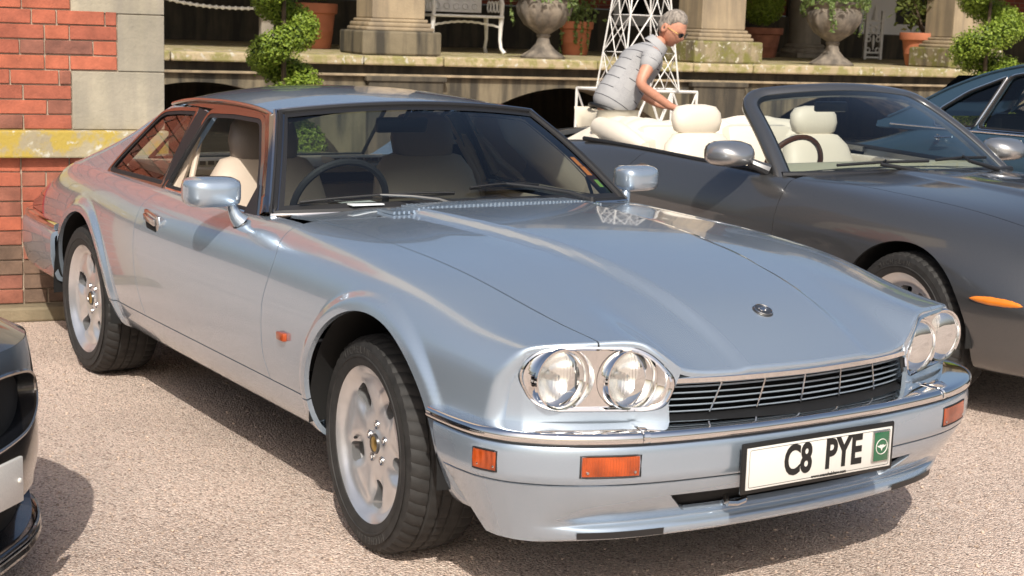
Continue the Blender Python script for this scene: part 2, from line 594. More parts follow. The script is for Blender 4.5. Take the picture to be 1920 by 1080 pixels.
pbr('dark_trim', (0.36, 0.34, 0.33), rough=0.14, metal=1.0)
pbr('plate_face_grey', (0.62, 0.61, 0.58), rough=0.4, coat=0.3, noise=0.06, nscale=200)
pbr('plain_polo', (.36, .36, .365), rough=.85)
pbr('tyre_letter', (0.04, 0.039, 0.037), rough=0.6)
# ------------------------------------------------------------------ ground
def gravel():
    m, nt, b = nodes_of('bound_gravel')
    tc = nt.nodes.new('ShaderNodeTexCoord')
    v1 = nt.nodes.new('ShaderNodeTexVoronoi'); v1.inputs['Scale'].default_value = 135
    v2 = nt.nodes.new('ShaderNodeTexVoronoi'); v2.inputs['Scale'].default_value = 230
    n1 = nt.nodes.new('ShaderNodeTexNoise'); n1.inputs['Scale'].default_value = .9; n1.inputs['Detail'].default_value = 8
    n2 = nt.nodes.new('ShaderNodeTexNoise'); n2.inputs['Scale'].default_value = 14; n2.inputs['Detail'].default_value = 6
    for t in (v1, v2, n1, n2): nt.links.new(tc.outputs['Object'], t.inputs['Vector'])
    sp = nt.nodes.new('ShaderNodeSeparateColor'); nt.links.new(v1.outputs['Color'], sp.inputs[0])
    cr = nt.nodes.new('ShaderNodeValToRGB'); cr.color_ramp.interpolation = 'LINEAR'
    e = cr.color_ramp.elements
    e[0].position = 0; e[0].color = (.27, .20, .16, 1)
    e[1].position = 1; e[1].color = (.78, .66, .55, 1)
    for p, c in ((.12, (.50, .375, .30, 1)), (.45, (.67, .52, .43, 1)), (.75, (.74, .595, .50, 1)), (.93, (.70, .58, .49, 1))):
        q = e.new(p); q.color = c
    nt.links.new(sp.outputs[0], cr.inputs[0])
    sp2 = nt.nodes.new('ShaderNodeSeparateColor'); nt.links.new(v2.outputs['Color'], sp2.inputs[0])
    r2 = nt.nodes.new('ShaderNodeMapRange'); r2.inputs[3].default_value = .74; r2.inputs[4].default_value = 1.2
    nt.links.new(sp2.outputs[1], r2.inputs[0])
    mx = nt.nodes.new('ShaderNodeMix'); mx.data_type = 'RGBA'; mx.blend_type = 'MULTIPLY'; mx.inputs[0].default_value = 1
    nt.links.new(cr.outputs[0], mx.inputs[6]); nt.links.new(r2.outputs[0], mx.inputs[7])
    r1 = nt.nodes.new('ShaderNodeMapRange'); r1.inputs[1].default_value = .3; r1.inputs[2].default_value = .7; r1.inputs[3].default_value = .80; r1.inputs[4].default_value = 1.14
    nt.links.new(n1.outputs[0], r1.inputs[0])
    mx2 = nt.nodes.new('ShaderNodeMix'); mx2.data_type = 'RGBA'; mx2.blend_type = 'MULTIPLY'; mx2.inputs[0].default_value = 1
    nt.links.new(mx.outputs[2], mx2.inputs[6]); nt.links.new(r1.outputs[0], mx2.inputs[7])
    nt.links.new(mx2.outputs[2], b.inputs['Base Color'])
    b.inputs['Roughness'].default_value = .85
    ad = nt.nodes.new('ShaderNodeMath'); ad.operation = 'MULTIPLY_ADD'; ad.inputs[1].default_value = -1.0
    nt.links.new(v1.outputs['Distance'], ad.inputs[0]); nt.links.new(n2.outputs[0], ad.inputs[2])
    bp = nt.nodes.new('ShaderNodeBump'); bp.inputs['Distance'].default_value = .010; bp.inputs['Strength'].default_value = .9
    nt.links.new(ad.outputs[0], bp.inputs['Height']); nt.links.new(bp.outputs[0], b.inputs['Normal'])
gravel()
g = MB().add([(-150, -150, 0), (150, -150, 0), (150, 150, 0), (-150, 150, 0)], [(0, 1, 2, 3)]).build('gravel_ground', 'bound_gravel', None, smooth=False)
tag(g, kind='structure')

# loose stones lying on the bound surface
def loose_stones():
    rnd = random.Random(21)
    pbr('pebble', (.50, .39, .31), rough=.8, noise=.45, nscale=70)
    bm = bmesh.new(); bmesh.ops.create_icosphere(bm, subdivisions=1, radius=1); bv = [v.co.copy() for v in bm.verts]; bf = [tuple(v.index for v in f.verts) for f in bm.faces]; bm.free()
    V = []; F = []
    for i in range(4500):
        x = rnd.uniform(-3.9, 1.6); y = rnd.uniform(-2.6, 2.2)
        r = rnd.choice([.0025, .003, .004, .005]) * rnd.uniform(.8, 1.3)
        q = Matrix.Rotation(rnd.uniform(0, 6.28), 3, 'Z') @ Matrix.Rotation(rnd.uniform(-.5, .5), 3, 'X')
        k = len(V)
        for c in bv:
            c2 = q @ Vector((c.x * r * 1.3, c.y * r, c.z * r * .75)) * rnd.uniform(.9, 1.1)
            V.append((x + c2.x, y + c2.y, r * .45 + c2.z))
        F += [tuple(a + k for a in f) for f in bf]
    o = mesh_obj('loose_gravel', V, F, 'pebble', None, True)
    tag(o, 'small loose stones scattered over the gravel surface', 'gravel', kind='stuff')
loose_stones()
# ------------------------------------------------------------------ brick wing, left, right behind the cars
WD = np.array([math.cos(R(79.56)), math.sin(R(79.56)), 0.0])       # along the facades, to the right
WN = np.array([math.sin(R(79.56)), -math.cos(R(79.56)), 0.0])      # facades face this way
def WP(e, o, z):
    """e metres along the facade from the camera foot, o metres in front of the wall plane (7.94 m away)"""
    p = CAM + WD * e - WN * (7.94 - o)
    return (float(p[0]), float(p[1]), float(z))
WROT = math.atan2(WD[1], WD[0])
def brickmat(name, c1, c2, dirt):
    m, nt, b = nodes_of(name)
    oi = nt.nodes.new('ShaderNodeObjectInfo')
    tc = nt.nodes.new('ShaderNodeTexCoord')
    n = nt.nodes.new('ShaderNodeTexNoise'); n.inputs['Scale'].default_value = 9; n.inputs['Detail'].default_value = 8; n.inputs['Roughness'].default_value = .65
    ge = nt.nodes.new('ShaderNodeNewGeometry')
    nt.links.new(ge.outputs['Position'], n.inputs['Vector'])
    n2 = nt.nodes.new('ShaderNodeTexNoise'); n2.inputs['Scale'].default_value = 90; n2.inputs['Detail'].default_value = 4
    nt.links.new(ge.outputs['Position'], n2.inputs['Vector'])
    a = nt.nodes.new('ShaderNodeMix'); a.data_type = 'RGBA'
    a.inputs[6].default_value = (*c1, 1); a.inputs[7].default_value = (*c2, 1)
    nt.links.new(oi.outputs['Random'], a.inputs[0])
    r = nt.nodes.new('ShaderNodeMapRange'); r.inputs[1].default_value = .35; r.inputs[2].default_value = .72; r.inputs[3].default_value = 1.12; r.inputs[4].default_value = dirt
    nt.links.new(n.outputs[0], r.inputs[0])
    mx = nt.nodes.new('ShaderNodeMix'); mx.data_type = 'RGBA'; mx.blend_type = 'MULTIPLY'; mx.inputs[0].default_value = 1
    nt.links.new(a.outputs[2], mx.inputs[6]); nt.links.new(r.outputs[0], mx.inputs[7])
    r3 = nt.nodes.new('ShaderNodeMapRange'); r3.inputs[3].default_value = .85; r3.inputs[4].default_value = 1.15
    nt.links.new(n2.outputs[0], r3.inputs[0])
    mx2 = nt.nodes.new('ShaderNodeMix'); mx2.data_type = 'RGBA'; mx2.blend_type = 'MULTIPLY'; mx2.inputs[0].default_value = 1
    nt.links.new(mx.outputs[2], mx2.inputs[6]); nt.links.new(r3.outputs[0], mx2.inputs[7])
    nt.links.new(mx2.outputs[2], b.inputs['Base Color'])
    b.inputs['Roughness'].default_value = .8
    bp = nt.nodes.new('ShaderNodeBump'); bp.inputs['Distance'].default_value = .003; bp.inputs['Strength'].default_value = .7
    nt.links.new(n2.outputs[0], bp.inputs['Height']); nt.links.new(bp.outputs[0], b.inputs['Normal'])
brickmat('red_brick', (.45, .125, .065), (.34, .095, .055), .62)
brickmat('dull_brick', (.33, .115, .07), (.24, .095, .065), .5)
brickmat('brown_stained_brick', (.20, .125, .085), (.15, .10, .07), .5)
def stone(name, c1, c2, c3=None, scale=3.0, bump=.004, stain=.5, lich=None):
    m, nt, b = nodes_of(name)
    ge = nt.nodes.new('ShaderNodeNewGeometry')
    n = nt.nodes.new('ShaderNodeTexNoise'); n.inputs['Scale'].default_value = scale; n.inputs['Detail'].default_value = 9; n.inputs['Roughness'].default_value = .62
    nt.links.new(ge.outputs['Position'], n.inputs['Vector'])
    cr = nt.nodes.new('ShaderNodeValToRGB'); e = cr.color_ramp.elements
    e[0].position = .32; e[0].color = (*c1, 1); e[1].position = .68; e[1].color = (*c2, 1)
    nt.links.new(n.outputs[0], cr.inputs[0])
    out = cr.outputs[0]
    if c3 is not None:
        # vertical run-off stains
        mp = nt.nodes.new('ShaderNodeMapping'); mp.inputs['Scale'].default_value = (7, 7, .8)
        nt.links.new(ge.outputs['Position'], mp.inputs[0])
        n3 = nt.nodes.new('ShaderNodeTexNoise'); n3.inputs['Scale'].default_value = 1.2; n3.inputs['Detail'].default_value = 6
        nt.links.new(mp.outputs[0], n3.inputs['Vector'])
        rr = nt.nodes.new('ShaderNodeMapRange'); rr.inputs[1].default_value = .42; rr.inputs[2].default_value = .62
        rr.inputs[4].default_value = stain
        nt.links.new(n3.outputs[0], rr.inputs[0])
        mx = nt.nodes.new('ShaderNodeMix'); mx.data_type = 'RGBA'; mx.inputs[7].default_value = (*c3, 1)
        nt.links.new(rr.outputs[0], mx.inputs[0]); nt.links.new(out, mx.inputs[6]); out = mx.outputs[2]
    if lich is not None:
        v = nt.nodes.new('ShaderNodeTexNoise'); v.inputs['Scale'].default_value = 7; v.inputs['Detail'].default_value = 7; v.inputs['Roughness'].default_value = .7
        nt.links.new(ge.outputs['Position'], v.inputs['Vector'])
        rr = nt.nodes.new('ShaderNodeMapRange'); rr.inputs[1].default_value = .45; rr.inputs[2].default_value = .56
        nt.links.new(v.outputs[0], rr.inputs[0])
        mx = nt.nodes.new('ShaderNodeMix'); mx.data_type = 'RGBA'; mx.inputs[7].default_value = (*lich, 1)
        nt.links.new(rr.outputs[0], mx.inputs[0]); nt.links.new(out, mx.inputs[6]); out = mx.outputs[2]
        v2 = nt.nodes.new('ShaderNodeTexNoise'); v2.inputs['Scale'].default_value = 16; v2.inputs['Detail'].default_value = 5
        nt.links.new(ge.outputs['Position'], v2.inputs['Vector'])
        rr2 = nt.nodes.new('ShaderNodeMapRange'); rr2.inputs[1].default_value = .60; rr2.inputs[2].default_value = .66
        nt.links.new(v2.outputs[0], rr2.inputs[0])
        mx3 = nt.nodes.new('ShaderNodeMix'); mx3.data_type = 'RGBA'; mx3.inputs[7].default_value = (.50, .47, .38, 1)
        nt.links.new(rr2.outputs[0], mx3.inputs[0]); nt.links.new(out, mx3.inputs[6]); out = mx3.outputs[2]
    nt.links.new(out, b.inputs['Base Color'])
    b.inputs['Roughness'].default_value = .85
    n2 = nt.nodes.new('ShaderNodeTexNoise'); n2.inputs['Scale'].default_value = 55; n2.inputs['Detail'].default_value = 6
    nt.links.new(ge.outputs['Position'], n2.inputs['Vector'])
    bp = nt.nodes.new('ShaderNodeBump'); bp.inputs['Distance'].default_value = bump; bp.inputs['Strength'].default_value = .8
    nt.links.new(n2.outputs[0], bp.inputs['Height']); nt.links.new(bp.outputs[0], b.inputs['Normal'])
stone('pale_stone', (.25, .225, .17), (.42, .365, .27), (.23, .205, .17), scale=3.2, stain=.6, bump=.004)
stone('lichen_stone', (.30, .25, .16), (.38, .32, .20), None, scale=4, lich=(.40, .29, .055))
stone('kerb_stone', (.20, .16, .10), (.27, .22, .14), (.12, .10, .06), scale=4)
stone('mortar', (.36, .29, .22), (.44, .36, .27), scale=12)
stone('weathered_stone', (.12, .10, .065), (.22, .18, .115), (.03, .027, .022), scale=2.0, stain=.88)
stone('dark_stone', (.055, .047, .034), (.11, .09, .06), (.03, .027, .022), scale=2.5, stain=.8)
stone('mossy_stone', (.20, .165, .10), (.32, .26, .16), (.07, .06, .045), scale=2.6, stain=.75, lich=(.17, .16, .045))
stone('coping_stone', (.34, .27, .16), (.46, .37, .23), None, scale=3, lich=(.26, .235, .09))
stone('pillar_stone', (.30, .235, .15), (.42, .33, .21), (.16, .13, .095), scale=2.5, stain=.6)
stone('grey_column_stone', (.25, .22, .175), (.36, .315, .25), (.15, .13, .11), scale=3.5, stain=.5)

def wbox(mb, e0, e1, o0, o1, z0, z1, bev=0.0, jit=0.0):
    c = WP((e0 + e1) / 2, (o0 + o1) / 2, (z0 + z1) / 2)
    return mb.box(c, (abs(e1 - e0), abs(o1 - o0), abs(z1 - z0)), rot=Matrix.Rotation(WROT, 3, 'Z'), bev=bev)

E_END = 1.372            # right corner of the wing
wing_b = empty('brick_building', WP(.6, 0, 0))
wing_b['label'] = 'red brick wing with stone quoins and a lichen-covered ledge at the left'
wing_b['category'] = 'building'
inv = wing_b.matrix_world.inverted() if False else Matrix.Translation(-Vector(WP(.6, 0, 0)))
def wpart(mb, name, mat, smooth=False, parent=None):
    o = mb.build(name, mat, parent or wing_b, smooth=smooth)
    o.data.transform(inv)
    return o
core = MB(); wbox(core, -.25, E_END - .012, -.60, -.012, 0.0, 6.5)
wpart(core, 'wall_core', 'mortar')
# quoin stones (long and short work), side return included
qz = [(.949, 1.239, .916), (1.241, 1.523, 1.140), (1.525, 1.815, .916), (1.817, 2.10, 1.14), (2.102, 2.39, .916), (2.392, 2.68, 1.14), (2.682, 2.97, .916), (2.972, 3.26, 1.14), (3.262, 3.55, .916)]
for z0, z1, e0 in qz:
    q = MB(); wbox(q, e0 + .002, E_END, -.45, .0, z0 + .001, z1 - .001, bev=.004); wpart(q, 'quoin_stone', 'pale_stone')
for i_, (z0, z1, e0) in enumerate(qz):
    q = MB(); wbox(q, -.262, -.02 if i_ % 2 else .20, -.45, .0025, z0 + .001, z1 - .001, bev=.004); wpart(q, 'quoin_stone', 'pale_stone')
for (e0, e1) in ((-.265, .40), (.403, E_END + .012)):
    q = MB(); wbox(q, e0, e1, -.3, .055, .812, .947, bev=.008); wpart(q, 'ledge_stone', 'lichen_stone')
for (e0, e1) in ((-.28, .45), (.453, E_END + .02)):
    q = MB(); wbox(q, e0, e1, -.3, .10, 0, .074, bev=.012); wpart(q, 'kerb_stone', 'kerb_stone')
# bricks: flemish-like courses; shared meshes for stretcher and header
def brick_mesh(L, H, D, seed):
    rnd = random.Random(seed)
    bm = bmesh.new(); bmesh.ops.create_cube(bm, size=1)
    for v in bm.verts: v.co = Vector((v.co.x * L, v.co.y * D, v.co.z * H))
    bmesh.ops.bevel(bm, geom=list(bm.edges), offset=.0025, segments=1, affect='EDGES')
    for v in bm.verts: v.co += Vector((rnd.uniform(-.0012, .0012), rnd.uniform(-.0012, .0012), rnd.uniform(-.001, .001)))
    me = bpy.data.meshes.new('brick'); bm.to_mesh(me); bm.free()
    return me
CH = .0735
BM = {}
def brick(e0, e1, z0, z1, mat, o=0.0):
    L = round(e1 - e0 - .007, 3); H = round(z1 - z0 - .007, 3)
    k = (L, H, mat, random.randint(0, 2))
    if k not in BM:
        BM[k] = brick_mesh(L, H, .10, len(BM)); BM[k].materials.append(MAT[mat])
    ob = bpy.data.objects.new('brick', BM[k]); link(ob, wing_b)
    p = Vector(WP((e0 + e1) / 2, -.05 + o, (z0 + z1) / 2)) - Vector(WP(.6, 0, 0))
    ob.location = p; ob.rotation_euler = (random.uniform(-.004, .004), 0, WROT + random.uniform(-.004, .004))
rest = MB(); rest_lo = MB()
def course(z0, z1, eR, phase, lo, left_vis=.40):
    e = eR; k = phase
    first = True
    while e > -.02:
        L = (.232 if k % 2 == 0 else .118)
        if first and phase >= 2: L = .06
        first = False
        e0 = e - L
        mat = 'red_brick'
        if lo:
            mat = random.choice(['red_brick', 'dull_brick', 'dull_brick'] if z0 > .42 else ['dull_brick', 'brown_stained_brick', 'brown_stained_brick'])
            if z0 > .70: mat = 'red_brick'
        elif random.random() < .16: mat = 'dull_brick'
        oo = random.uniform(-.003, .003)
        if e0 > left_vis - .35:
            brick(e0, e, z0, z1, mat, oo)
        else:
            wbox(rest, e0 + .0045, e - .0045, -.10, oo, z0 + .0045, z1 - .0045)
        e = e0; k += 1
z = .949; i = 0
while z < 3.5:
    z1 = z + CH
    # right end depends on the quoin beside this course
    eR = .916
    for a, b, e0 in qz:
        if a - .02 <= (z + z1) / 2 < b + .02: eR = e0
    course(z, z1, eR, i % 2 + (2 if i % 4 == 3 else 0), False)
    z = z1; i += 1
z = .812 - CH; i = 0
while z > .03:
    course(z, z + CH, E_END - .004, (i + 1) % 2, True)
    z -= CH; i += 1
ro = wpart(rest, 'brickwork', 'red_brick'); ro['kind'] = 'stuff'
def leaf_mat(name, col, col2, tr=.25):
    m, nt, b = nodes_of(name)
    ge = nt.nodes.new('ShaderNodeNewGeometry')
    n = nt.nodes.new('ShaderNodeTexNoise'); n.inputs['Scale'].default_value = 35; n.inputs['Detail'].default_value = 3
    nt.links.new(ge.outputs['Position'], n.inputs['Vector'])
    mx = nt.nodes.new('ShaderNodeMix'); mx.data_type = 'RGBA'
    mx.inputs[6].default_value = (*col, 1); mx.inputs[7].default_value = (*col2, 1)
    r = nt.nodes.new('ShaderNodeMapRange'); r.inputs[1].default_value = .35; r.inputs[2].default_value = .65
    nt.links.new(n.outputs[0], r.inputs[0]); nt.links.new(r.outputs[0], mx.inputs[0])
    nt.links.new(mx.outputs[2], b.inputs['Base Color'])
    b.inputs['Roughness'].default_value = .45
    b.inputs['Specular IOR Level'].default_value = .35
    t = nt.nodes.new('ShaderNodeBsdfTranslucent'); nt.links.new(mx.outputs[2], t.inputs[0])
    ms = nt.nodes.new('ShaderNodeMixShader'); ms.inputs[0].default_value = tr
    o = nt.nodes['Material Output']
    nt.links.new(b.outputs[0], ms.inputs[1]); nt.links.new(t.outputs[0], ms.inputs[2]); nt.links.new(ms.outputs[0], o.inputs[0])
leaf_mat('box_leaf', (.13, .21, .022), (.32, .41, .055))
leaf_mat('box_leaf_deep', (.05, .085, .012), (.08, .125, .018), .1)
leaf_mat('rhodo_leaf', (.07, .10, .025), (.16, .18, .04))
leaf_mat('trailing_leaf', (.09, .15, .03), (.22, .28, .10))
pbr('bark', (.10, .07, .045), rough=.9, noise=.3, nscale=20, bump=.004, bscale=30)
pbr('terracotta', (.40, .135, .065), rough=.75, noise=.14, nscale=6, bump=.0015, bscale=40)
pbr('old_terracotta', (.30, .115, .065), rough=.8, noise=.35, nscale=7, bump=.0015, bscale=40)
pbr('white_iron', (.72, .70, .66), rough=.5, noise=.10, nscale=15)
pbr('white_paint', (.74, .75, .76), rough=.5)
pbr('dark_pane', (.01, .011, .012), rough=.08, coat=.6)
pbr('soil', (.05, .035, .025), rough=.95)
pbr('pink_petal', (.70, .05, .12), rough=.6)
pbr('purple_petal', (.12, .06, .35), rough=.6)
pbr('yellow_petal', (.65, .50, .08), rough=.6)
stone('urn_stone', (.10, .085, .07), (.30, .25, .19), (.045, .04, .035), scale=7, stain=.6)
def _loggia():
    m, nt, b = nodes_of('loggia_brick')
    ge = nt.nodes.new('ShaderNodeNewGeometry')
    vm = nt.nodes.new('ShaderNodeVectorMath'); vm.operation = 'DOT_PRODUCT'; vm.inputs[1].default_value = tuple(WD)
    nt.links.new(ge.outputs['Position'], vm.inputs[0])
    sp = nt.nodes.new('ShaderNodeSeparateXYZ'); nt.links.new(ge.outputs['Position'], sp.inputs[0])
    cb = nt.nodes.new('ShaderNodeCombineXYZ'); nt.links.new(vm.outputs['Value'], cb.inputs[0]); nt.links.new(sp.outputs[2], cb.inputs[1])
    br = nt.nodes.new('ShaderNodeTexBrick')
    br.inputs['Color1'].default_value = (.26, .06, .035, 1); br.inputs['Color2'].default_value = (.19, .05, .03, 1)
    br.inputs['Mortar'].default_value = (.22, .17, .13, 1)
    br.inputs['Scale'].default_value = 1.0; br.inputs['Brick Width'].default_value = .235; br.inputs['Row Height'].default_value = .075
    br.inputs['Mortar Size'].default_value = .005
    nt.links.new(cb.outputs[0], br.inputs['Vector']); nt.links.new(br.outputs[0], b.inputs['Base Color'])
    b.inputs['Roughness'].default_value = .85
_loggia()

# ------------------------------------------------------------------ terrace with loggia behind the cars
def TP(e, d, z):
    """d = distance of the plane from the camera foot (the terrace edge is at 14.5)"""
    return WP(e, 7.94 - d, z)
def tbox(mb, e0, e1, d0, d1, z0, z1, bev=0.0):
    return wbox(mb, e0, e1, 7.94 - d0, 7.94 - d1, z0, z1, bev)
terr = empty('stone_terrace', TP(7, 14.5, 0))
terr['label'] = 'weathered stone terrace with arches below and pale coping along its edge'
terr['category'] = 'terrace'
tinv = Matrix.Translation(-Vector(TP(7, 14.5, 0)))
def tpart(mb, name, mat, smooth=False, parent=None, inv_=tinv, bev=None):
    o = mb.build(name, mat, parent or terr, smooth=smooth)
    o.data.transform(inv_)
    return o
ZT = 1.205
# coping stones
joints = [-1.2, .9, 2.55, 4.40, 5.22, 6.9, 8.02, 8.75, 10.3, 11.6, 12.6, 14.4, 16.5, 19]
for a, b in zip(joints[:-1], joints[1:]):
    m = MB(); tbox(m, a + .004, b - .004, 15.1, 14.42 - random.uniform(0, .012), ZT - .095, ZT + random.uniform(-.006, .004), bev=.018)
    tpart(m, 'coping_stone', 'coping_stone')
# paving behind
for i in range(9):
    for j in range(3):
        e0 = -1.0 + 2.2 * i + (.5 if j % 2 else 0)
        m = MB(); tbox(m, e0 + .004, e0 + 2.196, 15.106 + 1.8 * j + 1.794, 15.106 + 1.8 * j, ZT - .08, ZT + random.uniform(-.004, .003))
        tpart(m, 'paving_slab', 'coping_stone')
# frieze, string course, arch wall
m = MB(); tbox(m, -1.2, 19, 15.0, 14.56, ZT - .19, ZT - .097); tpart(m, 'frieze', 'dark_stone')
m = MB(); tbox(m, -1.2, 19, 15.0, 14.50, ZT - .205, ZT - .180, bev=.006); tpart(m, 'string_course', 'pillar_stone')
def arch_panel(e0, e1, top, rise_r, name='arch_wall'):
    """stone wall from e0 to e1 with a segmental arched opening"""
    n = 28
    c = (e0 + e1) / 2; hw = (e1 - e0) / 2 - .10
    zc = top - rise_r
    V = []; F = []
    zt = ZT - .205
    for k in range(n + 1):
        x = c - hw + 2 * hw * k / n
        za = zc + math.sqrt(max(rise_r ** 2 - (x - c) ** 2, 0.0))
        V += [TP(x, 14.56, zt), TP(x, 14.56, za), TP(x, 15.3, za)]
    for k in range(n):
        F += [(3 * k, 3 * k + 1, 3 * k + 4, 3 * k + 3), (3 * k + 1, 3 * k + 2, 3 * k + 5, 3 * k + 4)]
    m = MB().add(V, F)
    tbox(m, e0, c - hw, 15.3, 14.56, 0, zt); tbox(m, c + hw, e1, 15.3, 14.56, 0, zt)
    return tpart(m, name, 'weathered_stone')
for e0, e1 in ((-1.2, 1.2), (1.2, 4.47), (5.24, 8.06), (8.69, 11.6), (12.4, 15.3)):
    arch_panel(e0, e1, .915, 1.75)
for e0, e1 in ((4.47, 5.24), (8.06, 8.69), (11.6, 12.4)):
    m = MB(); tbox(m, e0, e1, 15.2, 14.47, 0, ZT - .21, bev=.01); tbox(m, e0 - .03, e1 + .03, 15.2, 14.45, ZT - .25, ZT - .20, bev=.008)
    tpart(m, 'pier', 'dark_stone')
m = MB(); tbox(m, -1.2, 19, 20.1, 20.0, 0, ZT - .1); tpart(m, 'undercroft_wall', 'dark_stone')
# loggia back wall, plinth course, roof, window
back = MB(); tbox(back, -2, 24, 21.2, 20.9, ZT + .62, 3.5); tpart(back, 'rear_wall', 'loggia_brick')
back = MB(); tbox(back, -2, 24, 21.2, 20.86, ZT - .1, ZT + .60, bev=.01); tpart(back, 'rear_wall_plinth', 'dark_stone')
m = MB(); tbox(m, -2, 24, 21.4, 14.6, 3.40, 3.62); tpart(m, 'loggia_roof', 'weathered_stone')
for e0, e1 in ((10.2, 12.0), (14.55, 15.10), (15.1, 16.6)):
    fr = MB(); tbox(fr, e0, e1, 20.95, 20.84, ZT + .38, 3.3)
    w_ = tpart(fr, 'window_frame', 'white_paint')
    if e1 - e0 > .6:
        gl = MB(); tbox(gl, e0 + .12, e1 - .12, 20.9, 20.835, ZT + .55, 3.2); o = gl.build('window_pane', 'dark_pane', w_, smooth=False); o.data.transform(tinv)
for e0, e1 in ((13.2, 14.5), (6.5, 7.3), (4.9, 5.5)):
    m = MB(); tbox(m, e0, e1, 20.9, 20.83, ZT + .60, 3.35, bev=.01); tpart(m, 'stone_surround', 'weathered_stone')

def plinth_column(e, d, w, hz, cw, label, mat='mossy_stone', rnd=False, loc='', cmat='pillar_stone'):
    root = empty('stone_column', TP(e, d, ZT))
    tag(root, label, 'column', 'columns of the loggia')
    iv = Matrix.Translation(-Vector(TP(e, d, ZT)))
    m = MB(); tbox(m, e - w / 2, e + w / 2, d + w / 2, d - w / 2, ZT, ZT + hz, bev=.02); tpart(m, 'plinth', mat, parent=root, inv_=iv)
    base = MB(); sh = MB()
    if rnd:
        c = TP(e, d, ZT + hz)
        base.lathe([(cw * .72, 0), (cw * .74, .03), (cw * .70, .06), (cw * .60, .075), (cw * .64, .10), (cw * .58, .13), (cw * .5, .14)], 36, origin=c)
        sh.lathe([(cw * .5, .14), (cw * .49, 1.0), (cw * .44, 2.05)], 36, origin=c)
    else:
        for i, (k, z0, z1) in enumerate(((1.28, 0, .04), (1.20, .04, .085), (1.10, .085, .12))):
            tbox(base, e - cw * k / 2, e + cw * k / 2, d + cw * k / 2, d - cw * k / 2, ZT + hz + z0, ZT + hz + z1 - .001, bev=.015)
        tbox(sh, e - cw / 2, e + cw / 2, d + cw / 2, d - cw / 2, ZT + hz + .12, 3.40, bev=.012)
    o = base.build('base_moulding', cmat, root, smooth=True, sharp=40); o.data.transform(iv)
    o = sh.build('shaft', cmat, root, smooth=rnd); o.data.transform(iv)
    return root
plinth_column(4.86, 15.05, .82, .235, .55, 'square stone pillar on a dark stained plinth, left of the white bench', 'weathered_stone')
plinth_column(8.52, 14.98, .84, .235, .54, 'square stone pillar on a mossy plinth, behind the bending man')
plinth_column(12.0, 15.2, .78, .235, .54, 'square stone pillar behind the pot and topiary at the far right', 'mossy_stone')
plinth_column(12.6, 19.4, .62, .07, .47, 'round stone column with moulded base behind the middle of the terrace', 'grey_column_stone', rnd=True, cmat='grey_column_stone')

# ---- urns, pots, plants

def leaves(pts, size, rnd, up=.4, elong=1.5, outn=None):
    """leaf-shaped quads (folded along the midrib) at the points"""
    V = []; F = []
    for i, p in enumerate(pts):
        s = size * rnd.uniform(.65, 1.25)
        if outn is not None:
            n = Vector(outn[i]) + Vector((rnd.gauss(0, .55), rnd.gauss(0, .55), rnd.gauss(0, .55) + up * .5))
        else:
            n = Vector((rnd.gauss(0, 1), rnd.gauss(0, 1), rnd.gauss(0, 1) + up))
        if n.length < 1e-3: n = Vector((0, 0, 1))
        n.normalize()
        t = n.orthogonal().normalized()
        t.rotate(Matrix.Rotation(rnd.uniform(0, 6.28), 3, n))
        b = n.cross(t)
        p = Vector(p)
        k = len(V)
        V += [p - t * s * elong * .5, p + b * s * .42 + n * s * .12, p + t * s * elong * .5, p - b * s * .42 + n * s * .12]
        F += [(k, k + 1, k + 2), (k, k + 2, k + 3)]
    return V, F
def topiary(e, d, z0, z1, hr0, hr1, sr, turns, phase, label, seed):
    """spiral clipped box: foliage sausage winding round a stem"""
    rnd = random.Random(seed)
    base = TP(e, d, 0)
    root = empty('spiral_topiary', base)
    tag(root, label, 'topiary', 'spiral topiaries in front of the terrace')
    pts = []; nn = []; core = []; cn = []
    N = 38000
    for i in range(N):
        u = rnd.random()
        a = phase + u * turns * 2 * math.pi
        hr = hr0 + (hr1 - hr0) * u
        c = Vector((math.cos(a) * hr, math.sin(a) * hr, z0 + (z1 - z0) * u))
        s_ = sr * (1 - .35 * u)
        dirv = Vector((rnd.gauss(0, 1), rnd.gauss(0, 1), rnd.gauss(0, 1))).normalized()
        lump = 1 + .10 * math.sin(9 * a + 3 * dirv.z) + .07 * math.sin(23 * a + 5 * dirv.x)
        if i % 4:
            q = c + dirv * s_ * lump * rnd.uniform(.86, 1.06); pts.append(q); nn.append(dirv)
        else:
            q = c + dirv * s_ * rnd.uniform(.3, .82); core.append(q); cn.append(dirv)
    V, F = leaves(pts, .0195, rnd, outn=nn); MB().add(V, F).build('crown', 'box_leaf', root, smooth=False)
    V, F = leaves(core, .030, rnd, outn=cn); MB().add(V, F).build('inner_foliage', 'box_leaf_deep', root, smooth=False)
    MB().tube([(0, 0, 0), (.01, .01, z0), (-.01, 0, (z0 + z1) / 2), (0, 0, z1 + .1)], [.028, .024, .02, .012], 8).build('trunk', 'bark', root)
    MB().lathe([(.0, 0), (.19, 0), (.25, .38), (.27, .38), (.27, .43), (.235, .43), (.225, .38), (0, .37)], 28).build('planter', 'terracotta', root)
    return root
topiary(2.88, 11.5, .42, 2.20, .18, .13, .145, 4.1, -1.4, 'bright green spiral topiary rising behind the silver-blue coupe', 3)
topiary(10.25, 12.5, .45, 2.3, .26, .17, .19, 3.6, -1.9, 'green spiral topiary behind the dark blue saloon at the far right', 5)
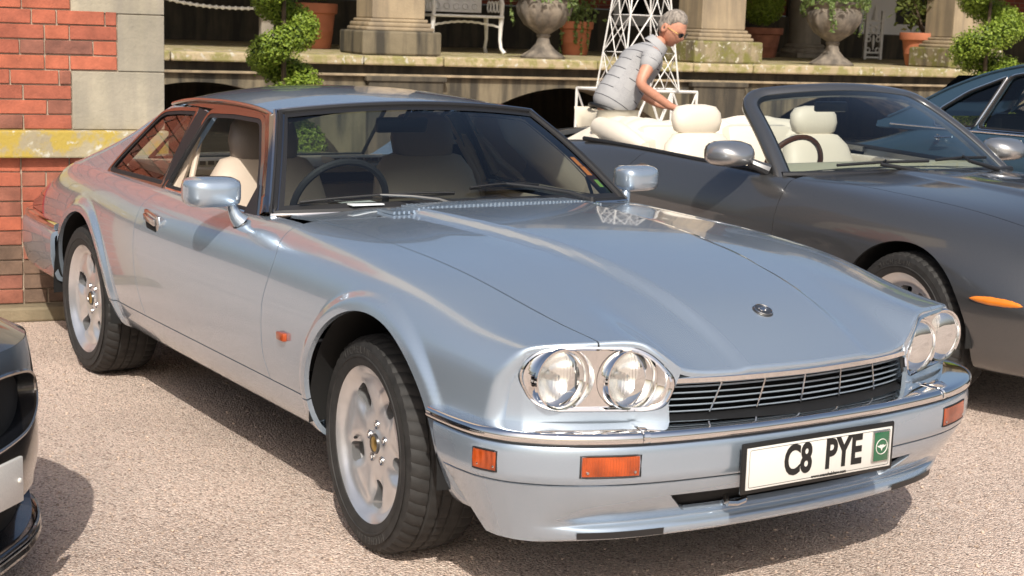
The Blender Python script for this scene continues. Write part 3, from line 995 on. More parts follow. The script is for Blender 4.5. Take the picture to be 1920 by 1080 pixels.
def urn(e, d, label, seed, scale=1.0):
    rnd = random.Random(seed)
    root = empty('stone_urn', TP(e, d, ZT)); tag(root, label, 'urn', 'stone urns on the terrace edge')
    s = scale
    n = 48; prof = [(.0, .0), (.23, .0), (.235, .02), (.21, .035), (.13, .09), (.075, .155), (.062, .21), (.075, .235), (.066, .25), (.10, .275), (.20, .345), (.27, .45), (.285, .53), (.268, .575), (.262, .60), (.30, .63), (.31, .66), (.27, .665), (.25, .62), (0, .60)]
    V = []; F = []; m = len(prof)
    for k in range(n):
        a = 2 * math.pi * k / n
        for i, (r, h) in enumerate(prof):
            fl = 1 + (.035 * (1 if k % 4 < 2 else -1) if 9 <= i <= 12 else 0) + (.03 * (1 if k % 6 < 3 else -1) if 3 <= i <= 4 else 0)
            V.append((r * s * fl * math.cos(a), r * s * fl * math.sin(a), h * s))
    for k in range(n):
        k2 = (k + 1) % n
        for i in range(m - 1): F.append((k * m + i, k2 * m + i, k2 * m + i + 1, k * m + i + 1))
    mesh_obj('bowl', V, F, 'urn_stone', root, True, sharp=40)
    pts = []
    for i in range(900):
        a = rnd.uniform(0, 6.28); r = .36 * math.sqrt(rnd.random())
        pts.append((r * math.cos(a) * s, r * math.sin(a) * s, (.66 + rnd.uniform(0, .22) * (1 - r) - max(0, r - .28) * 1.2) * s))
    for k in range(9):
        a = rnd.uniform(0, 6.28); L = rnd.uniform(.12, .38)
        for j in range(14):
            t = j / 13
            pts.append(((.31 + .04 * math.sin(t * 3)) * math.cos(a + t * .15) * s, (.31 + .04 * math.sin(t * 3)) * math.sin(a + t * .15) * s, (.68 - L * t) * s))
    V, F = leaves(pts, .042, rnd); MB().add(V, F).build('foliage', 'trailing_leaf', root, smooth=False)
    for mat, cnt in (('pink_petal', 26), ('purple_petal', 22), ('yellow_petal', 16)):
        pp = []
        for i in range(cnt):
            a = rnd.uniform(0, 6.28); r = rnd.uniform(.05, .34)
            c = (r * math.cos(a) * s, r * math.sin(a) * s, (.74 + rnd.uniform(0, .14) - max(0, r - .25) * .9) * s)
            pp += [(c[0] + rnd.gauss(0, .010), c[1] + rnd.gauss(0, .010), c[2] + rnd.gauss(0, .010)) for _ in range(5)]
        V, F = leaves(pp, .022, rnd, elong=1.0); MB().add(V, F).build('flowers', mat, root, smooth=False)
    return root
urn(6.42, 14.75, 'stone urn of trailing plants on the terrace edge, right of the white bench', 11)
urn(9.97, 14.78, 'fluted stone urn with pink and purple flowers, right of the round column', 12, 1.06)
def pot(e, d, r, h, label, mat, plant=None, seed=1):
    rnd = random.Random(seed)
    root = empty('terracotta_pot', TP(e, d, ZT)); tag(root, label, 'flower pot', 'terracotta pots on the terrace')
    MB().lathe([(0, 0), (r * .68, 0), (r * .72, .02), (r * .80, h * .35), (r * .815, h * .36), (r * .815, h * .40), (r * .81, h * .41), (r * .88, h * .74), (r * .885, h * .76), (r * 1.0, h * .79), (r * 1.02, h * .97), (r * 1.0, h), (r * .90, h), (r * .86, h * .8), (0, h * .8)], 40).build('pot', mat, root, sharp=40)
    MB().lathe([(0, h * .90), (r * .89, h * .88)], 24).build('soil', 'soil', root)
    if plant == 'ball':
        pts = []; nn = []
        for i in range(5000):
            dv = Vector((rnd.gauss(0, 1), rnd.gauss(0, 1), rnd.gauss(0, 1))).normalized()
            pts.append(dv * .30 * rnd.uniform(.75, 1.05) + Vector((0, 0, h + .34))); nn.append(dv)
        V, F = leaves(pts, .026, rnd, outn=nn); MB().add(V, F).build('crown', 'box_leaf', root, smooth=False)
        MB().tube([(0, 0, h * .85), (.01, 0, h + .3)], .02, 8).build('trunk', 'bark', root)
    if plant == 'rhodo':
        tr = MB(); pts = []
        for k in range(9):
            a = rnd.uniform(0, 6.28); l = rnd.uniform(.35, .62)
            p0 = Vector((rnd.uniform(-.05, .05), rnd.uniform(-.05, .05), h * .85)); p2 = Vector((math.cos(a) * .28, math.sin(a) * .28, h + l)); p1 = (p0 + p2) / 2 + Vector((math.cos(a) * .02, math.sin(a) * .02, .08))
            tr.tube([p0, p1, p2], [.018, .013, .007], 6)
            for q in range(75):
                t = rnd.uniform(.45, 1.05)
                c = p0.lerp(p2, t) + Vector((rnd.gauss(0, .085), rnd.gauss(0, .085), rnd.gauss(0, .07)))
                pts.append(c)
        tr.build('branches', 'bark', root)
        V, F = leaves(pts, .05, rnd, elong=2.0); MB().add(V, F).build('foliage', 'rhodo_leaf', root, smooth=False)
    if plant == 'ivy':
        pts = []
        for k in range(7):
            a = rnd.uniform(0, 6.28); L = rnd.uniform(.2, .5)
            for j in range(20):
                t = j / 19; pts.append((math.cos(a) * (r + .03 * rnd.random()), math.sin(a) * (r + .03 * rnd.random()), h * 1.02 - L * t))
        for j in range(320): pts.append((rnd.gauss(0, .14), rnd.gauss(0, .14), h + rnd.uniform(0, .35)))
        V, F = leaves(pts, .045, rnd); MB().add(V, F).build('foliage', 'trailing_leaf', root, smooth=False)
    return root
pot(4.62, 17.0, .235, .50, 'large orange terracotta pot behind the spiral topiary at the left', 'terracotta', 'ball', 1)
pot(7.82, 17.0, .21, .40, 'orange terracotta pot with trailing ivy behind the left urn', 'terracotta', 'ivy', 2)
pot(11.49, 18.8, .305, .41, 'wide weathered terracotta pot holding a clipped ball, left of the round column', 'old_terracotta', 'ball', 3)
pot(11.86, 15.62, .30, .40, 'terracotta pot holding a leafy shrub at the right end of the terrace', 'terracotta', 'rhodo', 4)

# ---- white cast-iron bench
def bench():
    root = empty('garden_bench', TP(6.23, 16.6, ZT)); tag(root, 'white cast iron bench with scrolled legs on the terrace', 'bench')
    iv = Matrix.Translation(-Vector(TP(6.23, 16.6, ZT)))
    def B(mb, name): o = mb.build(name, 'white_iron', root, smooth=True, sharp=40); o.data.transform(iv); return o
    s = MB(); tbox(s, 5.80, 6.66, 16.95, 16.42, ZT + .40, ZT + .43, bev=.012)
    B(s, 'seat')
    bk = MB(); tbox(bk, 5.86, 6.60, 17.02, 17.0, ZT + .46, ZT + .92)
    for i in range(6):
        for j in range(4):
            c = TP(5.94 + .115 * i, 16.99, ZT + .53 + .10 * j)
            bk.tube([(c[0] + .034 * math.cos(a) * WD[0], c[1] + .034 * math.cos(a) * WD[1], c[2] + .034 * math.sin(a)) for a in np.linspace(0, 2 * math.pi, 13)[:-1]], .009, 6, closed=True)
    B(bk, 'backrest')
    for e in (5.82, 6.64):
        for d, k in ((16.46, 1), (16.95, -1)):
            l = MB().tube([TP(e, d, ZT + .42), TP(e, d + .02 * k, ZT + .30), TP(e, d + .03 * k, ZT + .16), TP(e, d - .01 * k, ZT + .06), TP(e + (.03 if e > 6.2 else -.03), d - .05 * k, ZT + .008)], [.030, .024, .020, .020, .024], 8)
            B(l, 'leg')
        a = MB().tube([TP(e, 16.46, ZT + .42), TP(e, 16.44, ZT + .56), TP(e, 16.50, ZT + .64), TP(e, 16.75, ZT + .65), TP(e, 17.0, ZT + .68)], [.022, .022, .026, .022, .018], 8)
        for q in range(4):
            c = TP(e, 16.56 + .10 * q, ZT + .53)
            a.tube([(c[0] + .045 * math.cos(t) * WN[0], c[1] + .045 * math.cos(t) * WN[1], c[2] + .06 * math.sin(t)) for t in np.linspace(0, 2 * math.pi, 13)[:-1]], .010, 6, closed=True)
        B(a, 'armrest')
    st = MB().tube([TP(5.82, 16.5, ZT + .30)] + [TP(5.82 + .82 * t, 16.5 + .06 * math.sin(math.pi * t), ZT + .30 + .05 * math.sin(math.pi * t) + .008 * (i % 2)) for i, t in enumerate(np.linspace(.05, .95, 19))] + [TP(6.64, 16.5, ZT + .30)], .014, 6)
    B(st, 'stretcher')
bench()
# ---- white pierced screen panel by the door
def iron_panel():
    root = empty('iron_panel', TP(13.87, 19.5, ZT)); tag(root, 'white pierced cast iron panel standing by the white doorway', 'garden ornament')
    iv = Matrix.Translation(-Vector(TP(13.87, 19.5, ZT)))
    m = MB()
    for e in (13.73, 14.01): tbox(m, e - .02, e + .02, 19.52, 19.48, ZT, ZT + .72)
    for z in (.02, .09, .56): tbox(m, 13.73, 14.01, 19.51, 19.49, ZT + z, ZT + z + .025)
    o = m.build('frame', 'white_iron', root, smooth=False); o.data.transform(iv)
    m = MB()
    def ring(e, z, r, t=.011):
        c = TP(e, 19.5, ZT + z)
        m.tube([(c[0] + r * math.cos(a) * WD[0], c[1] + r * math.cos(a) * WD[1], c[2] + r * math.sin(a)) for a in np.linspace(0, 2 * math.pi, 17)[:-1]], t, 6, closed=True)
    ring(13.87, .44, .05, .018)
    for dx in (-.085, .085):
        for z in (.38, .49, .14, .30): ring(13.87 + dx, z, .034)
    m.tube([TP(13.87, 19.5, ZT + .36), TP(13.87, 19.5, ZT + .26), TP(13.87, 19.5, ZT + .14)], [.012, .024, .008], 8)
    m.tube([TP(13.87, 19.5, ZT + .58), TP(13.87, 19.5, ZT + .66), TP(13.87, 19.5, ZT + .80)], [.05, .035, .006], 8)
    o = m.build('scrollwork', 'white_iron', root); o.data.transform(iv)
iron_panel()
# ---- rope-like white chain on short stone posts at the left
def chain():
    root = empty('chain_barrier', TP(3.0, 16.6, ZT)); tag(root, 'white rope-twist chain hung between posts at the left of the terrace', 'chain')
    iv = Matrix.Translation(-Vector(TP(3.0, 16.6, ZT)))
    pts = []; n = 90
    for i in range(n):
        t = i / (n - 1)
        e = 1.9 + 2.05 * t
        z = ZT + .86 - .44 * t + .25 * (t - .5) ** 2 * 0 - .16 * math.sin(math.pi * t)
        pts.append(TP(e, 16.6, z))
    o = MB().tube(pts, [.016 + .009 * (1 if i % 3 == 0 else -.3) for i in range(n)], 7).build('chain', 'white_iron', root); o.data.transform(iv)
    for e in (1.9, 3.96):
        m = MB(); tbox(m, e - .07, e + .07, 16.67, 16.53, ZT, ZT + (.95 if e < 2 else .52), bev=.02)
        o = m.build('post', 'grey_column_stone', root, smooth=False); o.data.transform(iv)
chain()
# ---- white wirework plant stand with a lattice tower
def stand():
    root = empty('plant_stand', TP(5.43, 10.6, 0)); tag(root, 'white wire lattice plant stand behind the bending man', 'plant stand')
    iv = Matrix.Translation(-Vector(TP(5.43, 10.6, 0)))
    m = MB(); d0, d1 = 10.45, 10.85
    for e in (5.02, 5.85):
        for d in (d0, d1): m.tube([TP(e, d, 0), TP(e, d, 1.075)], .011, 6)
    for z in (1.075, .55):
        m.tube([TP(5.02, d0, z), TP(5.85, d0, z), TP(5.85, d1, z), TP(5.02, d1, z)], .011, 6, closed=True)
    o = m.build('frame', 'white_iron', root); o.data.transform(iv)
    for d in (d0, d1):
        m = MB()
        for k in range(4):
            a, b = 5.02 + .2075 * k, 5.02 + .2075 * (k + 1)
            m.tube([TP(a, d, 1.07), TP(b, d, .56)], .007, 5); m.tube([TP(b, d, 1.07), TP(a, d, .56)], .007, 5)
        o = m.build('lattice', 'white_iron', root); o.data.transform(iv)
    m = MB()
    def sq(z):
        h = .235 - .105 * (z - 1.08)
        return h
    zs = [1.08, 1.36, 1.64, 1.95, 2.3]
    for s1 in (-1, 1):
        for s2 in (-1, 1):
            m.tube([TP(5.44 + s1 * sq(z), 10.65 + s2 * sq(z), z) for z in zs], .007, 6)
    for z in zs[1:]:
        h = sq(z); m.tube([TP(5.44 - h, 10.65 - h, z), TP(5.44 + h, 10.65 - h, z), TP(5.44 + h, 10.65 + h, z), TP(5.44 - h, 10.65 + h, z)], .006, 6, closed=True)
    for i in range(len(zs) - 1):
        z0, z1 = zs[i], zs[i + 1]
        for s2 in (-1, 1):
            h0, h1 = sq(z0), sq(z1)
            for k in range(2):
                f0, f1 = -1 + 2 * k / 2, -1 + 2 * (k + 1) / 2
                for ax in (0, 1):
                    if ax == 0:
                        m.tube([TP(5.44 + f0 * h0, 10.65 + s2 * h0, z0), TP(5.44 + f1 * h1, 10.65 + s2 * h1, z1)], .0042, 5); m.tube([TP(5.44 + f1 * h0, 10.65 + s2 * h0, z0), TP(5.44 + f0 * h1, 10.65 + s2 * h1, z1)], .0042, 5)
                    else:
                        m.tube([TP(5.44 + s2 * h0, 10.65 + f0 * h0, z0), TP(5.44 + s2 * h1, 10.65 + f1 * h1, z1)], .0042, 5); m.tube([TP(5.44 + s2 * h0, 10.65 + f1 * h0, z0), TP(5.44 + s2 * h1, 10.65 + f0 * h1, z1)], .0042, 5)
    o = m.build('tower', 'white_iron', root); o.data.transform(iv)
stand()
# ------------------------------------------------------------------ wheel (outer face towards -y)
def make_wheel(parent, style='five', Rt=0.320, Wt=0.235, rr=0.226):
    n = 200
    hw = Wt / 2
    ys = [-hw, -hw + .006, -hw + .028, -.062, -.057, -.052, -.022, -.017, -.012, .012, .017, .022, .052, .057, .062, hw - .028, hw - .006, hw]
    rad = [Rt - .035, Rt - .014, Rt - .003, Rt, Rt - .007, Rt, Rt + .001, Rt - .007, Rt + .001, Rt + .001, Rt - .007, Rt + .001, Rt, Rt - .007, Rt, Rt - .003, Rt - .014, Rt - .035]
    side_in = [(rr + .004, -hw + .012), (rr + .006, -hw + .002), (rr + .022, -hw - .004), (rr + .030, -hw - .0045), (rr + .0315, -hw - .007), (rr + .036, -hw - .007), (rr + .0375, -hw - .005), (rr + .062, -hw - .005)]
    prof = side_in + list(zip(rad, ys)) + [(r, -y) for r, y in reversed(side_in)]
    V = []; F = []; m = len(prof)
    for k in range(n):
        an = 2 * math.pi * k / n
        groove = (k % 4 == 0)
        for i, (r, y) in enumerate(prof):
            r2 = r; an2 = an
            j = i - len(side_in)
            if 1 <= j <= 16:
                if groove and (j in (1, 2, 3, 14, 15, 16) or j in (6, 8, 9, 11)): r2 = r - .0045
                an2 = an + .10 * (abs(y) / hw) ** 1.5 * (1 if y < 0 else -1)
            V.append((r2 * math.cos(an2), y, r2 * math.sin(an2)))
    for k in range(n):
        k2 = (k + 1) % n
        for i in range(m - 1):
            F.append((k * m + i, k * m + i + 1, k2 * m + i + 1, k2 * m + i))
    # rim: polar face with openings + barrel
    nr, na = 46, 240
    rs = np.linspace(0.0, rr + .004, nr)
    an = np.linspace(0, 2 * math.pi, na + 1)
    fk = [(0, -.084), (.034, -.084), (.042, -.078), (.085, -.080), (.12, -.084), (.165, -.088), (.188, -.086), (.204, -.090), (rr - .008, -.104), (rr + .004, -.113)]
    kq_ = rr / .226
    fk = [(a * kq_, b) for a, b in fk[:-2]] + fk[-2:]
    yy = gsmooth(pchip([a for a, b in fk], [b for a, b in fk], rs), 0.8)
    P = np.zeros((nr, na + 1, 3))
    P[..., 0] = rs[:, None] * np.cos(an); P[..., 2] = rs[:, None] * np.sin(an); P[..., 1] = yy[:, None]
    if style == 'five':
        a5 = (an + math.pi / 5) % (2 * math.pi / 5) - math.pi / 5
        # pockets: the face falls away towards every opening
        pr = np.exp(-((rs[:, None] - .148) / .038) ** 2) * np.exp(-(np.abs(a5)[None] * rs[:, None] / .042) ** 4)
        P[..., 1] += .020 * pr
    S = Surf.from_grid(P)
    if (S.N[:, 1].mean() > 0): S = Surf(S.V, -S.N, S.F[:, ::-1])
    nspk = 5 if style == 'five' else 10
    st = 2 * math.pi / nspk
    def hole(Vv):
        r = np.hypot(Vv[:, 0], Vv[:, 2]); a = np.arctan2(Vv[:, 2], Vv[:, 0])
        t = ((a + st / 2) % st - st / 2) * r
        if style == 'five':
            A = .016 + .20 * np.clip(r - .105, 0, .08); B = .041; rc = .150; rd = .015
        else:
            A = .010 + .26 * np.clip(r - .08, 0, .12); B = .048; rc = .130; rd = .012
        qa = np.abs(t) - A + rd; qb = np.abs(r - rc) - B + rd
        d = np.hypot(np.maximum(qa, 0), np.maximum(qb, 0)) + np.minimum(np.maximum(qa, qb), 0) - rd
        return -d
    S = S.clip(hole)
    # separate duplicates so the angle seam does not count as a border
    wheel = S.build('wheel', 'alloy_silver', parent, flange=.035, skip=lambda p: math.hypot(p[0], p[2]) > rr - .002 or (abs(p[2]) < 1e-4 and p[0] > 0))
    bar = MB().lathe([(rr + .004, -.112), (rr + .010, -.110), (rr + .012, -.104), (rr + .004, -.096), (rr - .006, -.080), (rr - .012, -.03), (rr - .016, .07), (rr + .006, .108)], 96, axis='y')
    bar.build('rim_barrel', 'alloy_silver', wheel)
    mesh_obj('tyre', V, F, 'tyre_rubber', wheel, True, sharp=28)
    for word, th0 in (('MICHELIN', 118), ('MICHELIN', 298)):
        letters = None
        for q, ch in enumerate(word):
            th = R(th0 - (q - 3.5) * 5.2)
            rl_ = (rr + Rt) / 2 + .004
            a_ = th - math.pi / 2
            Mx = Matrix(((math.cos(a_), -math.sin(a_), 0, rl_ * math.cos(th)), (0, 0, -1, -hw - .0052), (math.sin(a_), math.cos(a_), 0, rl_ * math.sin(th)), (0, 0, 0, 1)))
            t_ = text_mesh(ch, .030, 'tyre_lettering', 'tyre_letter', None, Mx, sx=.9, bold=.0004, depth=.0008)
            if letters is None: letters = t_; t_.parent = wheel
            else:
                bm_ = bmesh.new(); bm_.from_mesh(letters.data); bm_.from_mesh(t_.data); bm_.to_mesh(letters.data); bm_.free()
                me_ = t_.data; bpy.data.objects.remove(t_); bpy.data.meshes.remove(me_)
    MB().lathe([(.02, -.006), (.15, -.006), (.152, .002), (.152, .018), (.02, .018)], 48, axis='y').build('brake_disc', 'alloy_dark', wheel)
    MB().lathe([(.0, -.0905), (.020, -.0902), (.0235, -.0885), (.0235, -.080)], 24, axis='y').build('centre_cap', 'gold_badge' if style == 'five' else 'satin_chrome', wheel)
    MB().lathe([(.0238, -.083), (.0238, -.0905), (.0285, -.0905), (.031, -.084)], 24, axis='y').build('cap_ring', 'badge_dark', wheel)
    for k in range(5):
        a = math.pi / 2 + 2 * math.pi * k / 5 + .3
        c, s_ = .056 * math.cos(a), .056 * math.sin(a)
        MB().lathe([(.0, -.0855), (.0065, -.086), (.0085, -.083), (.0085, -.07)], 6, origin=(c, 0, s_), axis='y').lathe([(.0105, -.0795), (.0125, -.0825), (.014, -.0785)], 16, origin=(c, 0, s_), axis='y').build('wheel_nut', 'satin_chrome', wheel)
    a = math.pi * 1.12
    MB().tube([(.165 * math.cos(a), -.062, .165 * math.sin(a)), (.150 * math.cos(a), -.085, .150 * math.sin(a))], [.0055, .0045], 8).build('valve', 'black_rubber', wheel)
    return wheel

def place_wheel(wheel, loc, rz=0.0, ry=0.0):
    wheel.location = loc
    wheel.rotation_euler = (0, ry, rz)
    return wheel

# ------------------------------------------------------------------ the silver-blue coupe (car frame = world frame)
coupe = empty('coupe_car', (0, 0, 0))
tag(coupe, 'silver-blue coupe with quad round headlights and plate C8 PYE, nearest the camera', 'car')
AF = (0.085, 0.345, 0.385)       # front arch x, z, radius
AR = (-2.545, 0.315, 0.385)
XR = [
 [(-3.72, .60, .34), (-2.6, .70, .27), (-.5, .72, .262), (.93, .68, .26)],
 [(-3.72, .70, .36), (-3.0, .775, .31), (-1.8, .805, .285), (-.5, .808, .283), (.93, .77, .28)],
 [(-3.72, .755, .44), (-3.0, .82, .41), (-1.8, .860, .395), (-.3, .862, .392), (.5, .86, .39), (.93, .82, .39)],
 [(-3.72, .775, .53), (-2.6, .856, .50), (-1.8, .879, .495), (-.3, .882, .49), (.5, .876, .49), (.8, .85, .49), (.93, .838, .49)],
 [(-3.72, .780, .60), (-3.3, .822, .62), (-2.6, .862, .62), (-1.8, .884, .615), (-.6, .886, .61), (0, .884, .61), (.4, .878, .61), (.70, .862, .605), (.84, .848, .60), (.93, .830, .60)],
 [(-3.72, .765, .635), (-3.35, .812, .685), (-2.6, .850, .725), (-1.8, .872, .73), (-.6, .872, .73), (0, .87, .73), (.5, .86, .71), (.75, .848, .692), (.86, .834, .68), (.93, .818, .670)],
 [(-3.72, .735, .655), (-3.6, .765, .69), (-3.35, .785, .738), (-3.0, .802, .805), (-2.4, .828, .818), (-1.6, .838, .815), (-.9, .838, .815), (-.4, .834, .822), (0, .832, .815), (.4, .822, .788), (.7, .813, .75), (.85, .803, .73), (.93, .790, .719)],
 [(-3.72, .69, .685), (-3.6, .72, .718), (-3.35, .745, .780), (-3.0, .757, .858), (-2.4, .785, .857), (-1.6, .788, .852), (-1.0, .785, .853), (-.75, .772, .868), (-.3, .762, .864), (0, .757, .850), (.3, .752, .826), (.6, .746, .787), (.8, .742, .760), (.93, .738, .749)],
 [(-3.72, .62, .71), (-3.6, .65, .745), (-3.35, .68, .805), (-3.0, .69, .880), (-2.4, .735, .872), (-1.6, .738, .868), (-1.0, .734, .870), (-.75, .690, .887), (-.3, .660, .880), (0, .648, .866), (.3, .637, .842), (.6, .622, .804), (.8, .610, .775), (.93, .602, .760)],
 [(-3.72, .47, .725), (-3.6, .49, .765), (-3.35, .51, .825), (-3.0, .52, .893), (-2.4, .58, .885), (-1.6, .60, .874), (-1.0, .58, .876), (-.75, .52, .897), (-.3, .50, .891), (0, .495, .877), (.3, .49, .853), (.6, .485, .812), (.8, .48, .776), (.93, .478, .752)],
 [(-3.72, .38, .73), (-3.6, .39, .77), (-3.35, .40, .83), (-3.0, .42, .897), (-1.6, .45, .88), (-.75, .42, .902), (-.3, .41, .897), (0, .405, .884), (.3, .402, .858), (.6, .400, .806), (.8, .402, .745), (.93, .405, .698)],
 [(-3.72, .26, .733), (-3.6, .265, .773), (-3.35, .27, .833), (-3.0, .28, .90), (-1.6, .30, .88), (-.75, .29, .905), (-.3, .285, .901), (0, .28, .889), (.3, .28, .862), (.6, .28, .806), (.74, .28, .765), (.85, .28, .722), (.93, .28, .681)],
 [(-3.72, .13, .735), (-3.6, .13, .775), (-3.35, .135, .835), (-3.0, .14, .902), (-1.6, .15, .88), (-.75, .145, .907), (-.3, .142, .904), (0, .14, .892), (.3, .14, .865), (.6, .14, .808), (.74, .14, .768), (.85, .14, .724), (.93, .14, .681)],
 [(-3.72, 0, .735), (-3.6, 0, .775), (-3.35, 0, .836), (-3.0, 0, .903), (-1.6, 0, .88), (-.75, 0, .908), (-.3, 0, .905), (0, 0, .893), (.3, 0, .866), (.6, 0, .809), (.74, 0, .769), (.85, 0, .725), (.93, 0, .681)],
]
def x_sweep(w): return pchip([0, .2, .418, .516, .688, .80, .85, .95], [0, .013, .058, .106, .178, .252, .305, .38], w)
def x_sweep_r(w): return pchip([0, .3, .6, .75, .85, .95], [0, .015, .07, .15, .24, .30], w)
def x_post(P):
    s = P[..., 0].copy(); w = P[..., 1]
    wr = pchip([-.9, -.4, .3, .93], [.35, .315, .245, .205], s)
    up = sstep((wr + .034 - w) / .034) * sstep((s + .75) / .2)
    P[..., 2] += .022 * up * np.where(w < .6, 1, 0) * (1 - .75 * sstep((s - .62) / .31))
    P[..., 0] = s - x_sweep(w) * sstep((s + .1) / 1.03) + x_sweep_r(w) * sstep((-2.8 - s) / .92)
    for (cx, cz, rr_) in (AF, AR):
        r = np.hypot(P[..., 0] - cx, P[..., 2] - cz)
        b = sstep((rr_ + .062 - r) / .034) * np.where((w > .6) & (P[..., 2] < .80), 1, 0)
        P[..., 1] += .017 * b
    # rolled front edge
    E = P[-1]; n = grid_normals(P)[-1]
    if n[40, 1] < 0: n = -n
    tn = P[-1] - P[-3]; tn /= np.linalg.norm(tn, axis=-1, keepdims=True)
    ext = []
    rl = (.012 + .034 * np.clip(n[:, 1:2], 0, 1) ** 3)
    for th in np.linspace(0, math.pi / 2, 7)[1:]:
        ext.append(E - rl * n + rl * (math.cos(th) * n + math.sin(th) * tn))
    ext.append(ext[-1] - (.005 + .006 * np.clip(n[:, 1:2], 0, 1)) * n)
    # rolled tail edge
    E = P[0]; n0 = grid_normals(P)[0]
    if n0[40, 1] < 0: n0 = -n0
    t0 = P[0] - P[2]; t0 /= np.linalg.norm(t0, axis=-1, keepdims=True)
    ex0 = []
    for th in np.linspace(0, math.pi / 2, 6)[1:]:
        ex0.append(E - .03 * n0 + .03 * (math.cos(th) * n0 + math.sin(th) * t0))
    last = ex0[-1].copy()
    c = np.array([last[:, 0].min(), 0, .6])
    ex0.append(last + (c - last) * .97)
    return np.concatenate([np.array(ex0[::-1]), P, np.array(ext)], 0)

xs_ = np.linspace(-3.72, .93, 480)
XP = body_grid(XR, xs_, [5, 5, 6, 8, 10, 10, 10, 10, 12, 10, 10, 8, 8], sig=9.0, post=x_post)
XS = Surf.from_grid(XP)
if XS.N[np.argmax(XS.V[:, 1]), 1] < 0: XS = Surf(XS.V, -XS.N, XS.F[:, ::-1].copy())

G = .0022
def arch(c):
    return lambda V: c[2] - np.hypot(V[:, 0] - c[0], V[:, 2] - c[1])
def f_shut(x): return pchip([-1.0, -.75, -.3, 0, .3, .5, .65, .80, 1.2], [.70, .672, .655, .646, .634, .622, .611, .600, .600], x)
def f_brear(w): return -.545 - .12 * (w / .67) ** 2
def door_front(z): return pchip([.25, .39, .48, .62, .78, .86, .95], [-.60, -.600, -.622, -.622, -.585, -.640, -.70], z)
def door_rear(z): return pchip([.25, .40, .485, .62, .75, .82, .875, .95], [-1.70, -1.765, -1.800, -1.835, -1.85, -1.845, -1.815, -1.79], z)
SILLZ = .392
full = XS
bonnet = full.clip(lambda V: V[:, 1] - f_shut(V[:, 0]) + G).clip(lambda V: f_brear(V[:, 1]) - V[:, 0] + G)
bonnet = bonnet.join(bonnet.mirror())
bonnet.build('bonnet', 'silver_blue_paint', coupe, flange=.014, skip=lambda p: abs(p[1]) < 1e-4)
# scuttle panel between bonnet and windscreen
sc = full.clip(lambda V: V[:, 1] - f_shut(V[:, 0]) + G).clip(lambda V: V[:, 0] - f_brear(V[:, 1]) + G).clip(lambda V: -.97 - V[:, 0])
sc = sc.join(sc.mirror())
sc.build('scuttle_panel', 'silver_blue_paint', coupe, flange=.01, skip=lambda p: abs(p[1]) < 1e-4)
side = full.clip(arch(AF)).clip(arch(AR))
outer = side.clip(lambda V: f_shut(np.maximum(V[:, 0], -1.0)) - V[:, 1] + G)
wing = outer.clip(lambda V: door_front(V[:, 2]) - V[:, 0] + G).clip(lambda V: np.where(V[:, 0] > .0, -1, SILLZ + G - V[:, 2]))
door = outer.clip(lambda V: V[:, 0] - door_front(V[:, 2]) + G).clip(lambda V: door_rear(V[:, 2]) - V[:, 0] + G).clip(lambda V: SILLZ + G - V[:, 2]).clip(lambda V: .727 - V[:, 1])
rear = side.clip(lambda V: V[:, 0] - door_rear(V[:, 2]) + G).clip(lambda V: np.where(V[:, 0] < -2.2, -1, SILLZ + G - V[:, 2]))
rear = rear.clip(lambda V: np.where(V[:, 0] > -2.62, .715 - V[:, 1], -1))
sill = side.clip(lambda V: V[:, 2] - SILLZ + G).clip(lambda V: V[:, 0] - .0).clip(lambda V: -2.2 - V[:, 0])
doors = []
for sgn in (-1, 1):
    q = (lambda S: S.mirror()) if sgn < 0 else (lambda S: S)
    q(wing).build('front_wing', 'silver_blue_paint', coupe, flange=.016)
    d_ = q(door).build('door', 'silver_blue_paint', coupe, flange=.016)
    doors.append(d_)
    q(rear).build('rear_wing', 'silver_blue_paint', coupe, flange=.016, skip=lambda p: abs(p[1]) < 1e-4)
    q(sill).build('sill', 'silver_blue_paint', coupe, flange=.016)

def body_y(x, z, side=-1):
    """half width of the coupe at x,z on the flank"""
    m = (np.abs(XS.V[:, 0] - x) < .03) & (np.abs(XS.V[:, 2] - z) < .03) & (XS.V[:, 1] > .6)
    if not m.any(): return side * .87
    d = (XS.V[m, 0] - x) ** 2 + (XS.V[m, 2] - z) ** 2
    return side * float(XS.V[m][np.argmin(d), 1])

# dark liner right behind the panels, wheel houses, floor
inner = MB()
inner.box((-1.45, 0, .30), (4.0, 1.30, .05))
inner.box((.42, 0, .50), (.50, 1.10, .36))
inner.box((-3.05, 0, .55), (1.0, 1.1, .45))
inner.build('floor_pan', 'underbody_black', coupe, smooth=False)
for (cx, cz, rr_), nm in ((AF, 'wheel_housing'), (AR, 'wheel_housing')):
    for sgn in (-1, 1):
        h = MB()
        V = []; F = []
        nn = 40
        for k in range(nn + 1):
            a = -0.02 * math.pi + 1.04 * math.pi * k / nn
            for (r, y) in ((rr_ + .004, .868), (rr_ + .02, .80), (rr_ + .02, .50), (0.02, .50)):
                V.append((cx + r * math.cos(a), sgn * y, cz + r * math.sin(a)))
        for k in range(nn):
            for i in range(3): F.append((k * 4 + i, k * 4 + i + 1, k * 4 + 5 + i, k * 4 + 4 + i))
        h.add(V, F)
        h.build(nm, 'underbody_black', coupe)
